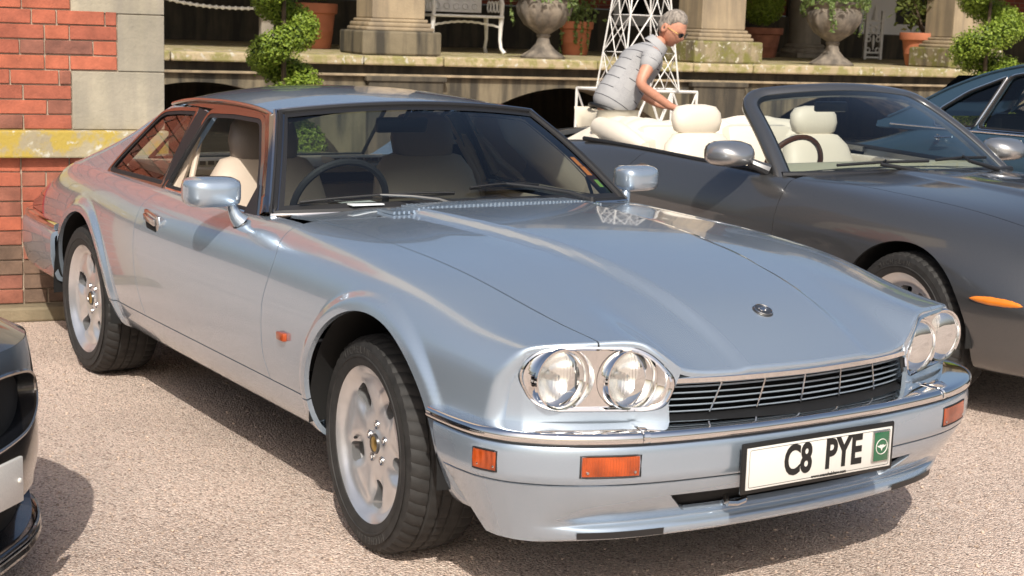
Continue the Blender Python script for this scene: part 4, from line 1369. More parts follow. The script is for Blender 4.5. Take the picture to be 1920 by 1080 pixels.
# door liners behind the shut lines
for sgn in (-1, 1):
    l = MB()
    for x in (-.61, -1.82):
        l.box((x, sgn * .80, .60), (.12, .05, .44))
    l.box((-1.2, sgn * .80, .385), (1.5, .05, .06))
    l.build('door_frame', 'underbody_black', coupe, smooth=False)
l = MB()
for sgn in (-1, 1):
    l.tube([(-.72, sgn * .665, .862), (-.3, sgn * .655, .850), (0, sgn * .646, .836), (.3, sgn * .62, .81), (.6, sgn * .605, .765), (.76, sgn * .60, .735)], .016, 6)
l.tube([(-.665, y_, .87) if abs(y_) > .5 else (-.56 - .12 * (y_ / .67) ** 2, y_, .885) for y_ in np.linspace(-.66, .66, 15)], .016, 6)
l.build('bonnet_seal', 'underbody_black', coupe)

# ---- wheels
w0 = make_wheel(coupe)
place_wheel(w0, (0, -.712, .319), R(-4), 0.25)
for (x, y, rz, ry) in ((-2.591, -.722, 0, 1.0), (0, .712, math.pi + R(-4), .4), (-2.591, .722, math.pi, 0.1)):
    place_wheel(copy_tree(w0, coupe), (x, y, .319), rz, ry)

# ---- greenhouse
def wside(z):
    d = z - .885
    return .735 - .50 * d - .35 * d * d
def rail_z(x): return pchip([-3.30, -3.05, -2.93, -2.84, -2.635, -2.461, -2.33, -2.22, -2.0, -1.67, -1.505, -1.34, -1.25], [.80, .858, .886, .913, .978, 1.048, 1.118, 1.170, 1.198, 1.206, 1.203, 1.194, 1.182], x)
def screen_pt(u, v):
    """u 0 bottom..1 top, v -1..1 across"""
    b = np.array([-.765 - .115 * v * v, .722 * v, .900 - .012 * v * v])
    t = np.array([-1.215 - .045 * v * v, .528 * v, 1.224 - .030 * v * v])
    p = b + (t - b) * u
    n = np.array([.56, 0, .83])
    return p + n * (.030 * math.sin(math.pi * u) * (1 - .5 * v * v))
P = np.array([[screen_pt(u, v) for v in np.linspace(-1, 1, 41)] for u in np.linspace(0, 1, 25)])
ws = MB().grid(P[:, ::-1]).build('windscreen', 'windscreen_glass', coupe)
# black seal and bright strip around the screen
def screen_ring(off, lift, rad, name, mat, parent):
    pts = []
    for t in np.linspace(-1, 1, 40): pts.append(np.array(screen_pt(0, t * (1 + off * .6))) + np.array([.4, 0, -.45]) * off * .5)
    side_r = [np.array(screen_pt(u, 1 + off * (.6 + .5 * u))) for u in np.linspace(.04, .95, 20)]
    top = [np.array(screen_pt(1, t * (1 + off))) + np.array([-.5, 0, .3]) * off * .7 for t in np.linspace(1, -1, 40)]
    side_l = [p * np.array([1, -1, 1]) for p in side_r[::-1]]
    ring = pts + side_r + top + side_l
    ring = [p + np.array([.45, 0, .7]) * lift for p in ring]
    return MB().tube(ring, rad, 6, closed=True).build(name, mat, parent)
def ring_band(u0, v0, name, mat, parent, lift=.004):
    """flat band around the screen between the glass edge and an inner line"""
    V = []; F = []
    loop = [(0, t) for t in np.linspace(-1, 1, 50)] + [(u, 1) for u in np.linspace(0, 1, 26)[1:-1]] + [(1, t) for t in np.linspace(1, -1, 50)] + [(u, -1) for u in np.linspace(1, 0, 26)[1:-1]]
    for (u, v) in loop:
        rr2 = 1.0
        ui = np.clip(u, u0, 1 - u0 * 1.1); vi = np.clip(v, -(1 - v0), 1 - v0)
        # rounded inner corners
        cu = min(ui - u0, 1 - u0 * 1.1 - ui); cv = (1 - v0) - abs(vi)
        for (a, b) in ((u, v), (ui, vi)):
            p = np.array(screen_pt(a, b)) + np.array([.56, 0, .83]) * lift
            V.append(p)
    n = len(loop)
    for k in range(n):
        k2 = (k + 1) % n
        F.append((2 * k, 2 * k2, 2 * k2 + 1, 2 * k + 1))
    return mesh_obj(name, V, F, mat, parent)
ring_band(.055, .035, 'screen_border', 'black_plastic', ws, lift=.003)
screen_ring(.012, .004, .011, 'screen_seal', 'black_rubber', ws)
screen_ring(.040, .004, .008, 'screen_trim', 'satin_chrome', ws)

# roof panel
nx, nw = 70, 61
P = np.zeros((nx, nw, 3))
for i, u in enumerate(np.linspace(0, 1, nx)):
    for j, v in enumerate(np.linspace(-1, 1, nw)):
        xh = -1.222 - .050 * v * v
        x = xh + (-2.24 - xh) * u
        xr = min(-1.27, x)
        zr = float(rail_z(np.array([xr]))[0]) + .008
        wr_ = wside(zr) + .006
        zc = float(pchip([-2.35, -2.15, -2.0, -1.75, -1.5, -1.35, -1.222], [1.222, 1.252, 1.264, 1.271, 1.262, 1.249, 1.233], np.array([x]))[0])
        # superellipse cross section with a soft shoulder
        z = zr + (zc - zr) * (1 - abs(v) ** 2.3)
        P[i, j] = (x, wr_ * v, z)
S = Surf.from_grid(P)
if S.N[:, 2].mean() < 0: S = Surf(S.V, -S.N, S.F[:, ::-1].copy())
roof = S.build('roof', 'silver_blue_paint', coupe, flange=.02)
for sgn in (-1, 1):
    g = []
    for x in np.linspace(-1.27, -2.23, 40):
        z = float(rail_z(np.array([x]))[0])
        g.append((x, sgn * (wside(z) + .008), z + .004))
    MB().tube(g, .0075, 6).build('drip_rail', 'satin_chrome', roof)

QW = [(-2.545, .872), (-2.50, .93), (-2.29, 1.145), (-2.14, 1.160), (-1.955, 1.169), (-1.895, .868), (-2.49, .862)]
DW = [(-1.825, 1.155), (-1.60, 1.166), (-1.345, 1.166), (-1.16, 1.04), (-.985, .872), (-1.40, .868), (-1.858, .870)]
# side panel with buttress (clipped by the window openings)
xsb = np.linspace(-3.0, -.86, 200)
def front_lim(z): return pchip([.80, .875, .896, .943, 1.142, 1.19, 1.25], [-.83, -.868, -.878, -.965, -1.222, -1.285, -1.36], z)
P = np.zeros((200, 48, 3))
for i, x in enumerate(xsb):
    zt = float(rail_z(np.array([min(max(x, -3.3), -1.25)]))[0])
    z0 = .84
    zt = max(zt, z0 + .002)
    for j in range(48):
        if j < 36:
            z = z0 + (zt - .02 - z0) * j / 35
            P[i, j] = (x, wside(z), z)
        else:
            th = (j - 35) / 12 * R(115)
            zc = zt - .02
            r_ = .022
            base = wside(zc)
            P[i, j] = (x, base - r_ * (1 - math.cos(th)) - .0, zc + r_ * math.sin(th))
S = Surf.from_grid(P)
if S.N[:, 1].mean() < 0: S = Surf(S.V, -S.N, S.F[:, ::-1].copy())
butt = S.clip(lambda V: V[:, 0] + 1.875)                       # rear quarter and buttress
qo = rounded(QW, [.02, .10, .05, .05, .02, .02, .03])
qo = [tuple(p) for p in qo]
butt = butt.clip(lambda V: -sd_poly(V[:, 0], V[:, 2], qo))
butt = butt.clip(lambda V: np.where((V[:, 0] > -2.25) & (V[:, 2] > 1.165), 1.0, -1.0))
for sgn in (-1, 1):
    (butt.mirror() if sgn < 0 else butt).build('buttress', 'silver_blue_paint', coupe, flange=.05)
    # deck between the buttress and the boot
def on_side(pts, sgn, off=0.0):
    return [(x, sgn * (wside(z) + off), z) for x, z in pts]
def side_patch(poly, name, mat, parent, sgn, off=0.0, thick=0.0, n=26):
    """patch on the side surface inside polygon (x,z)"""
    a = np.array(poly); x0, z0 = a.min(0) - .01; x1, z1 = a.max(0) + .01
    gx = np.linspace(x0, x1, 60); gz = np.linspace(z0, z1, n)
    P = np.zeros((60, n, 3))
    P[..., 0] = gx[:, None]; P[..., 2] = gz[None]; P[..., 1] = wside(P[..., 2]) + off
    S = Surf.from_grid(P)
    if S.N[:, 1].mean() < 0: S = Surf(S.V, -S.N, S.F[:, ::-1].copy())
    S = S.clip(lambda V: sd_poly(V[:, 0], V[:, 2], poly))
    if sgn < 0: S = S.mirror()
    return S.build(name, mat, parent, flange=thick)
def ring_on_side(outer_p, inner_p, name, mat, parent, sgn, off):
    """band between two polygons of equal length on the side surface"""
    V = []; F = []; n = len(outer_p)
    for (a, b) in zip(outer_p, inner_p):
        V.append((a[0], sgn * (wside(a[1]) + off), a[1])); V.append((b[0], sgn * (wside(b[1]) + off), b[1]))
        V.append((b[0], sgn * (wside(b[1]) + off - .012), b[1])); V.append((a[0], sgn * (wside(a[1]) + off - .012), a[1]))
    for k in range(n):
        k2 = (k + 1) % n
        F.append((4 * k, 4 * k2, 4 * k2 + 1, 4 * k + 1)); F.append((4 * k + 1, 4 * k2 + 1, 4 * k2 + 2, 4 * k + 2)); F.append((4 * k + 3, 4 * k2 + 3, 4 * k2, 4 * k))
    return mesh_obj(name, V, F, mat, parent, True, sharp=30)
for sgn in (-1, 1):
    # quarter window: chrome frame, rubber, glass
    o1 = [tuple(p) for p in rounded(inset_poly(QW, -.004), [.02, .10, .05, .05, .02, .02, .03])]
    i1 = [tuple(p) for p in rounded(inset_poly(QW, .010), [.018, .09, .045, .04, .015, .015, .025])]
    i2 = [tuple(p) for p in rounded(inset_poly(QW, .024), [.012, .08, .04, .035, .012, .012, .02])]
    qg = side_patch([tuple(p) for p in rounded(inset_poly(QW, .004), .02)], 'quarter_window', 'side_glass', coupe, sgn, off=-.006)
    ring_on_side(o1, i1, 'window_chrome', 'dark_trim', qg, sgn, .004)
    ring_on_side(i1, i2, 'window_rubber', 'black_rubber', qg, sgn, .001)
    # door window
    o1 = [tuple(p) for p in rounded(inset_poly(DW, -.020), [.03, .02, .05, .05, .02, .02, .02])]
    i1 = [tuple(p) for p in rounded(inset_poly(DW, -.004), [.025, .02, .04, .05, .015, .02, .015])]
    i2 = [tuple(p) for p in rounded(inset_poly(DW, .012), [.02, .02, .03, .05, .012, .02, .012])]
    if sgn > 0:       # the driver's window is wound down
        side_patch([tuple(p) for p in rounded(inset_poly(DW, .0), .02)], 'door_window', 'side_glass', doors[1], sgn, off=-.008)
    ring_on_side(o1, i1, 'window_chrome', 'dark_trim', doors[0 if sgn < 0 else 1], sgn, .005)
    ring_on_side(i1, i2, 'window_rubber', 'black_rubber', doors[0 if sgn < 0 else 1], sgn, .002)
    # black centre pillar
    side_patch([(-1.955, 1.172), (-1.83, 1.16), (-1.862, .862), (-1.895, .862)], 'centre_pillar', 'black_rubber', coupe, sgn, off=.003, thick=.02)
    # upper frame band between glass and drip rail
    top_o = [(x, float(rail_z(np.array([x]))[0]) + .002) for x in np.linspace(-2.23, -1.27, 40)]
    top_i = [(x, min(z - .012, 1.176)) for x, z in top_o]
    V = []; F = []
    for a, b in zip(top_o, top_i):
        V += [(a[0], sgn * (wside(a[1]) + .001), a[1]), (b[0], sgn * (wside(b[1]) + .001), b[1])]
    for k in range(39): F.append((2 * k, 2 * k + 2, 2 * k + 3, 2 * k + 1))
    mesh_obj('window_header', V, F, 'dark_trim', roof, True)
    # A pillar: body-coloured post with bright and black edges
    V = []; F = []
    m_ = 24
    for k in range(m_):
        u = k / (m_ - 1)
        a = np.array(screen_pt(u, 1.0)) + np.array([.003, .012, .004])
        zz = .874 + (1.182 - .874) * u
        xb = pchip([.86, .874, 1.04, 1.166, 1.20], [-.955, -.965, -1.135, -1.315, -1.37], np.array([zz]))[0]
        b = np.array([xb, wside(zz) + .004, zz])
        mid = (a + b) / 2 + np.array([.012, .016, .006])
        for p in (a - np.array([0, .02, 0]), a, mid, b, b - np.array([.0, .03, 0])): V.append((p[0], sgn * p[1], p[2]))
    for k in range(m_ - 1):
        for i in range(4): F.append((k * 5 + i, k * 5 + 5 + i, k * 5 + 6 + i, k * 5 + 1 + i))
    mesh_obj('windscreen_pillar', V, F, 'dark_trim', coupe, True, sharp=50)
    MB().tube([(lambda q: (q[0] + .004, sgn * (q[1] + .020), q[2]))(np.array(screen_pt(u, 1.0))) for u in np.linspace(0, 1, 20)], .006, 6).build('pillar_strip', 'black_rubber', coupe)
    # triangular mirror sail
    side_patch([(-1.075, .966), (-.975, .868), (-1.085, .868)], 'mirror_sail', 'black_plastic', doors[0 if sgn < 0 else 1], sgn, off=.006, thick=.02)
    # chrome waist strip
    MB().tube([(x, sgn * (.7415), .868) for x in np.linspace(-.96, -1.87, 20)], .006, 6).build('waist_strip', 'chrome', doors[0 if sgn < 0 else 1])

# rear window and parcel shelf
V = [(-2.25, -.44, 1.185), (-2.25, .44, 1.185), (-2.66, .52, .905), (-2.66, -.52, .905)]
mesh_obj('rear_window', V, [(3, 2, 1, 0)], 'side_glass', coupe, False)
MB().tube([V[0], V[1], V[2], V[3]], .014, 6, closed=True).build('rear_window_seal', 'black_rubber', coupe)
# ------------------------------------------------------------------ coupe: front end
def nose_x(y): return .93 - x_sweep(np.abs(y))
def bez(p, sgn): return p
# headlight bezels: chrome panel following the nose, with two round wells
HLO = [(.772, .668), (.762, .706), (.732, .734), (.66, .744), (.51, .740), (.468, .717), (.414, .655), (.440, .595), (.48, .584), (.70, .586), (.748, .608)]
hl_c = [(.688, .665, .772), (.516, .661, .834)]     # |y|, z, x of the lens centres
for sgn in (-1, 1):
    outl = [tuple(p) for p in rounded(HLO, .03, 5)]
    gy = np.linspace(.36, .84, 100); gz = np.linspace(.55, .755, 50)
    P = np.zeros((100, 50, 3))
    P[..., 1] = gy[:, None]; P[..., 2] = gz[None]
    P[..., 0] = nose_x(P[..., 1]) + .004 + .02 * (P[..., 2] - .65)
    S = Surf.from_grid(P)
    if S.N[:, 0].mean() < 0: S = Surf(S.V, -S.N, S.F[:, ::-1].copy())
    S = S.clip(lambda V: sd_poly(V[:, 1], V[:, 2], outl))
    S = S.clip(lambda V: .0835 - np.hypot(V[:, 1] - hl_c[0][0], V[:, 2] - hl_c[0][1]))
    S = S.clip(lambda V: .0835 - np.hypot(V[:, 1] - hl_c[1][0], V[:, 2] - hl_c[1][1]))
    bz = (S.mirror() if sgn < 0 else S).build('headlight_bezel', 'chrome', coupe, flange=.012)
    rim_pts = [(float(nose_x(np.array(a))) + .008 + .02 * (b - .65), sgn * a, b) for a, b in [tuple(p) for p in rounded(HLO, .03, 5)]]
    MB().tube(rim_pts, .0055, 6, closed=True).build('bezel_rim', 'chrome', bz)
    # painted nose panel round the bezel
    gy = np.linspace(.36, .835, 110); gz = np.linspace(.50, .745, 70)
    P = np.zeros((110, 70, 3)); P[..., 1] = gy[:, None]; P[..., 2] = gz[None]
    P[..., 0] = nose_x(P[..., 1]) + .010 - .45 * np.clip(P[..., 1] - .765, 0, 1)
    S = Surf.from_grid(P)
    if S.N[:, 0].mean() < 0: S = Surf(S.V, -S.N, S.F[:, ::-1].copy())
    hole = [tuple(p) for p in rounded(inset_poly(HLO, -.006), .03, 5)]
    S = S.clip(lambda V: -sd_poly(V[:, 1], V[:, 2], hole))
    env = [(.42, .49), (.822, .49), (.822, .60), (.815, .665), (.785, .712), (.730, .741), (.60, .750), (.47, .743), (.40, .688), (.43, .60)]
    S = S.clip(lambda V: sd_poly(V[:, 1], V[:, 2], env))
    (S.mirror() if sgn < 0 else S).build('nose_panel', 'silver_blue_paint', coupe, flange=.012)
    rub = [(float(nose_x(np.array(a))) - .004, sgn * a, b) for a, b in [tuple(p) for p in rounded(inset_poly(HLO, -.008), .03, 5)]]
    MB().tube(rub, .006, 6, closed=True).build('bezel_gasket', 'black_rubber', bz)
    for (cy, cz, cx) in hl_c:
        # well wall from the bezel surface to the lamp
        V = []; F = []; nn = 48
        for k in range(nn):
            a = 2 * math.pi * k / nn
            y = cy + .0835 * math.cos(a); z = cz + .0835 * math.sin(a)
            x = float(nose_x(np.array(y))) + .004 + .02 * (z - .65)
            V.append((x, sgn * y, z))
            V.append((min(x - .004, cx - .004), sgn * (cy + .080 * math.cos(a)), cz + .080 * math.sin(a)))
            V.append((cx - .012, sgn * (cy + .0745 * math.cos(a)), cz + .0745 * math.sin(a)))
        for k in range(nn):
            k2 = (k + 1) % nn
            for i in range(2): F.append((3 * k + i, 3 * k2 + i, 3 * k2 + i + 1, 3 * k + i + 1))
        mesh_obj('lamp_well', V, F, 'chrome', bz, True)
        hl = MB().lathe([(.073, -.010), (.066, -.022), (.05, -.042), (.03, -.056), (.012, -.062), (.0, -.062)], 48, origin=(cx, sgn * cy, cz), axis='x').build('headlight', 'lamp_reflector', coupe)
        MB().lathe([(.0, .010), (.03, .0085), (.05, .005), (.064, .0), (.072, -.006)], 48, origin=(cx, sgn * cy, cz), axis='x').build('lens', 'lamp_lens', hl)
        MB().lathe([(.071, -.008), (.0725, .001), (.0775, .002), (.080, -.006)], 48, origin=(cx, sgn * cy, cz), axis='x').build('lens_ring', 'chrome', hl)
        MB().lathe([(.0, -.020), (.009, -.022), (.011, -.04), (.011, -.06)], 16, origin=(cx, sgn * cy, cz), axis='x').build('bulb', 'satin_chrome', hl)
# ---- grille
gr = MB()
gr.box((.70, 0, .60), (.02, .98, .16))
grille = gr.build('grille', 'underbody_black', coupe, smooth=False)
def gx(y): return .915 - float(x_sweep(np.array(abs(y)))) * 1.0
top = [(gx(y) + .010, y, .659) for y in np.linspace(-.412, .412, 41)]
V = []; F = []
for (x, y, z) in top:
    for (dx, dz) in ((-.03, .013), (.004, .012), (.014, .005), (.014, -.007), (.004, -.012), (-.03, -.012)): V.append((x + dx, y, z + dz))
for k in range(40):
    for i in range(5): F.append((6 * k + i, 6 * k + 6 + i, 6 * k + 7 + i, 6 * k + 1 + i))
mesh_obj('grille_bar', V, F, 'chrome', grille, True, sharp=40)
for i in range(5):
    z = .636 - .0172 * i
    ye = .414 + .009 * (i + 1)
    V = []; F = []
    for y in np.linspace(-ye, ye, 41):
        x = gx(y) - .004 - .004 * i
        for (dx, dz) in ((-.014, -.001), (0, .0022), (.002, .0), (0, -.0022), (-.014, -.003)): V.append((x + dx, y, z + dz))
    for k in range(40):
        for j in range(4): F.append((5 * k + j, 5 * k + 5 + j, 5 * k + 6 + j, 5 * k + 1 + j))
    mesh_obj('grille_slat', V, F, 'slat_blue', grille, True, sharp=30)
for y in (-.27, -.135, 0, .135, .27):
    MB().tube([(gx(y) + .002 - .012 * t, y * (1 + .10 * t), .648 - .082 * t) for t in np.linspace(0, 1, 8)], .0022, 6).build('grille_upright', 'satin_chrome', grille)
for sgn in (-1, 1):
    V = []
    for (y, z) in ((.412, .648), (.428, .648), (.485, .556), (.462, .556)):
        V.append((gx(y) + .004, sgn * y, z))
    V += [(v[0] - .05, v[1], v[2]) for v in V]
    mesh_obj('grille_end', V, [(0, 1, 2, 3), (0, 4, 5, 1), (1, 5, 6, 2), (2, 6, 7, 3), (3, 7, 4, 0)], 'silver_blue_paint', grille, False)
# black tray under the grille
V = []; F = []
for y in np.linspace(-.50, .50, 31):
    x = gx(y)
    for (dx, z) in ((-.09, .562), (-.02, .559), (.0, .555), (.055, .548)): V.append((x + dx, y, z))
for k in range(30):
    for i in range(3): F.append((4 * k + i, 4 * k + 4 + i, 4 * k + 5 + i, 4 * k + 1 + i))
mesh_obj('grille_tray', V, F, 'black_plastic', grille, True)

# ---- front bumper : plan curve swept with a profile
def bump_plan(t):
    """t = 0 centre .. 1 rear end at the wheel arch; returns x, y and outward normal"""
    ky = [0, .20, .40, .55, .68, .78, .845, .878, .887, .888]
    kx = [.972, .968, .948, .920, .872, .808, .735, .650, .560, .455]
    kt = [0, .14, .28, .39, .50, .60, .69, .79, .89, 1.0]
    t = np.asarray(t, float)
    return pchip(kt, kx, t), pchip(kt, ky, t)
tb = np.linspace(-1, 1, 181)
bx, by = bump_plan(np.abs(tb)); by = by * np.sign(tb)
dx = np.gradient(gsmooth(bx, 2)); dy = np.gradient(gsmooth(by, 2))
nrm = np.stack([dy, -dx], -1); nrm /= np.linalg.norm(nrm, axis=-1, keepdims=True)
if nrm[90, 0] < 0: nrm = -nrm
def sweep_prof(prof, name, mat, parent, t0=-1, t1=1, clipf=None, fl=0.0, scale_low=True):
    """prof: list of (offset, z) ; offset inward negative"""
    ii = [i for i in range(181) if t0 - 1e-6 <= tb[i] <= t1 + 1e-6]
    pr = np.array(prof, float)
    P = np.zeros((len(ii), len(pr), 3))
    for a, i in enumerate(ii):
        fade = 1 - .45 * float(sstep((abs(tb[i]) - .45) / .5))            # lower part tucks in less at the sides
        for j, (o, z) in enumerate(pr):
            oo = o
            if z < .411 and scale_low and name == 'front_valance':
                bl = float(sstep((abs(tb[i]) - .42) / .22)); oo = o + (-.010 - .085 * (.411 - z) / .175 - o) * bl if z > .2365 else o
            zz = z
            if z < .411 and scale_low: zz = z
            P[a, j] = (bx[i] + nrm[i, 0] * oo, by[i] + nrm[i, 1] * oo, zz)
    S = Surf.from_grid(P)
    mid = len(ii) // 2
    k = np.argmax(np.abs(S.N[:, 0]))
    if (S.N * (S.V - np.array([0, 0, .45]))).sum(1).mean() < 0: S = Surf(S.V, -S.N, S.F[:, ::-1].copy())
    if clipf is not None: S = S.clip(clipf)
    if scale_low: S = S.clip(lambda V: np.where(np.abs(V[:, 1]) > .6, .470 + .44 * (.53 - V[:, 2]) - V[:, 0], -1))
    return S.build(name, mat, parent, flange=fl)
def dens(prof, n):
    p = np.array(prof); t = np.concatenate([[0], np.cumsum(np.linalg.norm(np.diff(p, axis=0), axis=1))])
    q = np.linspace(0, t[-1], n)
    return list(zip(pchip(t, p[:, 0], q), pchip(t, p[:, 1], q)))
up_prof = dens([(-.075, .520), (-.03, .524), (-.010, .519), (-.001, .505), (.002, .48), (.001, .44), (-.003, .424), (-.007, .416)], 36)
bumper = sweep_prof(up_prof, 'front_bumper', 'silver_blue_paint', coupe)
sweep_prof(dens([(-.020, .417), (-.022, .413), (-.010, .410)], 5), 'bumper_groove', 'underbody_black', bumper)
lo_prof = dens([(-.010, .411), (-.018, .390), (-.042, .350), (-.076, .312), (-.098, .292), (-.102, .284), (-.090, .276), (-.083, .263), (-.087, .249), (-.105, .239), (-.13, .236), (-.20, .235)], 64)
def intake(V):
    a = np.abs(V[:, 1])
    return np.minimum(np.minimum(.44 - a - 1.2 * (.370 - V[:, 2]), V[:, 2] - .306), .370 - V[:, 2])
sweep_prof(lo_prof, 'front_valance', 'silver_blue_paint', bumper, clipf=intake, fl=.014)
sweep_prof([(o - .030, z) for o, z in lo_prof[4:40]], 'intake_mesh', 'underbody_black', bumper, t0=-.35, t1=.35)
for sgn in (-1, 1):
    MB().tube([(.80, sgn * .0 - .22, .36), (.875, -.225, .335), (.895, -.23, .315)], .009, 8).tube([(.80, -.16, .36), (.875, -.165, .335), (.895, -.17, .315)], .009, 8).tube([(.895, -.23, .315), (.897, -.20, .311), (.895, -.17, .315)], .009, 8).build('towing_eye', 'satin_chrome', bumper) if sgn < 0 else None
    # dark slot in the spoiler lip
    V = []; F = []
    for t in np.linspace(.50, .30, 14):
        x, y = bump_plan(t); i = int(round((t + 1) * 90)); nn = nrm[i]
        f_ = 1.0; zr_ = 0.0
        for (o, z) in ((-.0800, .268), (-.0820, .250)):
            V.append((float(x) + nn[0] * (o + .003), sgn * (float(y) + abs(nn[1]) * (o + .003)), z + (.411 - z) * zr_))
    for k in range(13): F.append((2 * k, 2 * k + 2, 2 * k + 3, 2 * k + 1))
    mesh_obj('spoiler_slot', V, F, 'black_plastic', bumper, False)
# chrome blade on top of the bumper
ch_prof = dens([(.001, .519), (.008, .528), (.006, .541), (-.004, .548), (-.03, .551), (-.085, .553)], 22)
blade = sweep_prof(ch_prof, 'chrome_blade', 'chrome', bumper, scale_low=False)
sweep_prof(dens([(.0005, .5165), (.004, .519), (.0, .5215)], 5), 'blade_seal', 'black_rubber', bumper, scale_low=False)
for sgn in (-1, 1):
    i = int(round((sgn * .38 + 1) * 90))
    pts = [(bx[i] + nrm[i, 0] * o, by[i] + nrm[i, 1] * o, z) for o, z in [(p[0] + .0015, p[1] + .001) for p in ch_prof]]
    tg = np.array([-nrm[i, 1], nrm[i, 0]])
    V = []; F = []
    for p in pts:
        for d in (-.010, -.008, .008, .010):
            e = .004 if abs(d) < .009 else 0
            V.append((p[0] + tg[0] * d + nrm[i, 0] * e, p[1] + tg[1] * d + nrm[i, 1] * e, p[2] + e * .6))
    for k in range(len(pts) - 1):
        for j in range(3): F.append((4 * k + j, 4 * k + 4 + j, 4 * k + 5 + j, 4 * k + 1 + j))
    mesh_obj('blade_clip', V, F, 'chrome', bumper, True, sharp=40)
# lamps in the bumper
def lamp_on_bumper(t0, t1, z0, z1, sgn, name):
    V = []; F = []
    n = 30
    for k in range(n + 1):
        t = t0 + (t1 - t0) * k / n
        x, y = bump_plan(t); i = int(round((t + 1) * 90)); nn = nrm[i]
        for (o, z) in ((-.012, z0), (.003, z0 + .003), (.0055, (z0 + z1) / 2), (.003, z1 - .003), (-.012, z1)):
            e = -.012 if k in (0, n) else o
            V.append((float(x) + nn[0] * e, sgn * (float(y) + nn[1] * e), z))
    for k in range(n):
        for j in range(4): F.append((5 * k + j, 5 * k + 5 + j, 5 * k + 6 + j, 5 * k + 1 + j))
    o = mesh_obj(name, V, F, 'amber_lens', bumper, True, sharp=40)
    # dark surround
    loop = []
    for t in np.linspace(t0 + .001, t1 - .001, 10): loop.append((t, z0))
    for t in np.linspace(t1 - .001, t0 + .001, 10): loop.append((t, z1))
    pts = []
    for t, z in loop:
        x, y = bump_plan(t); i = int(round((t + 1) * 90)); nn = nrm[i]
        pts.append((float(x) + nn[0] * .001, sgn * (float(y) + nn[1] * .001), z))
    MB().tube(pts, .0028, 6, closed=True).build('lamp_seal', 'black_rubber', o)
    for t in (t0 + .014, t1 - .014):
        x, y = bump_plan(t); i = int(round((t + 1) * 90)); nn = nrm[i]
        MB().lathe([(0, .0075), (.0035, .007), (.004, .003)], 10, origin=(float(x), sgn * float(y), z0 + .013), axis='x').build('lamp_screw', 'satin_chrome', o)
    return o
for sgn in (-1, 1):
    lamp_on_bumper(.385, .510, .437, .492, sgn, 'front_indicator')
    lamp_on_bumper(.695, .775, .437, .490, sgn, 'side_lamp')

# ---- number plate
pl = MB().box((.988, 0, .4345), (.010, .545, .135), rot=None, bev=.004)
plate = pl.build('number_plate', 'plate_black', bumper)
plate.rotation_euler = (0, 0, 0)
MB().box((.9945, 0, .4345), (.004, .520, .111), bev=.0015).build('plate_face', 'plate_white', plate)
MB().tube([(.9968, y, z) for y, z in [tuple(p) for p in rounded([(-.252, .385), (.252, .385), (.252, .484), (-.252, .484)], .006, 3)]], .0007, 4, closed=True).build('plate_border', 'plate_black', plate)
def plate_mat(yc, zc):   # text plane facing +x, reading left to right along +y
    return Matrix.Translation((.9968, yc, zc)) @ Matrix(((0, 0, 1, 0), (1, 0, 0, 0), (0, 1, 0, 0), (0, 0, 0, 1)))
text_mesh('C8', .1105, 'plate_lettering', 'plate_black', plate, plate_mat(-.084, .4375), sx=.74, bold=.0036)
text_mesh('PYE', .1105, 'plate_lettering', 'plate_black', plate, plate_mat(.080, .4375), sx=.76, bold=.0036)
text_mesh('www.evanshalshaw.com', .013, 'plate_web_address', 'plate_black', plate, plate_mat(.03, .3865), bold=.0002)
MB().box((.9985, .215, .440), (.006, .062, .088), bev=.002).build('plate_badge', 'satin_chrome', plate)
bg = MB().box((1.0015, .216, .440), (.003, .054, .080), bev=.001).build('badge_field', 'badge_green', plate)
MB().tube([(1.0035, .216 + .021 * math.cos(a), .440 + .021 * math.sin(a)) for a in np.linspace(0, 2 * math.pi, 33)[:-1]], .0012, 6, closed=True).build('badge_ring', 'plate_white', plate)
V = [(1.0036, .216 + a, .440 + b) for a, b in ((-.019, .004), (-.010, .003), (-.004, .006), (.0, .004), (.004, .006), (.010, .003), (.019, .004), (.010, -.002), (.004, -.004), (.0, -.012), (-.004, -.004), (-.010, -.002))]
mesh_obj('badge_wings', V, [tuple(range(12))], 'plate_white', plate, False)

# ---- bonnet badge
bb = np.array([.735, 0, .785])
k = np.argmin(((XS.V - np.array([.735, 0, .79])) ** 2).sum(1))
bpos, bn = XS.V[k], XS.N[k]
bd = MB().lathe([(0, .006), (.020, .0055), (.027, .004), (.030, .001), (.031, -.004)], 36).build('bonnet_badge', 'badge_dark', coupe)
bd.matrix_local = Matrix.Translation(bpos.tolist()) @ Vector(bn.tolist()).to_track_quat('Z', 'X').to_matrix().to_4x4()
MB().tube([(.0255 * math.cos(a), .0255 * math.sin(a), .0052) for a in np.linspace(0, 2 * math.pi, 37)[:-1]], .0013, 6, closed=True).build('badge_rim', 'satin_chrome', bd)
m_ = MB()
for (a, b, r_) in ((0, .004, .010), (-.005, .011, .004), (.006, .011, .004), (-.004, -.004, .006), (.004, -.004, .006), (0, -.010, .005)):
    m_.lathe([(0, .0085), (r_ * .6, .0078), (r_, .0045)], 10, origin=(a, b, 0))
m_.build('badge_emblem', 'satin_chrome', bd)

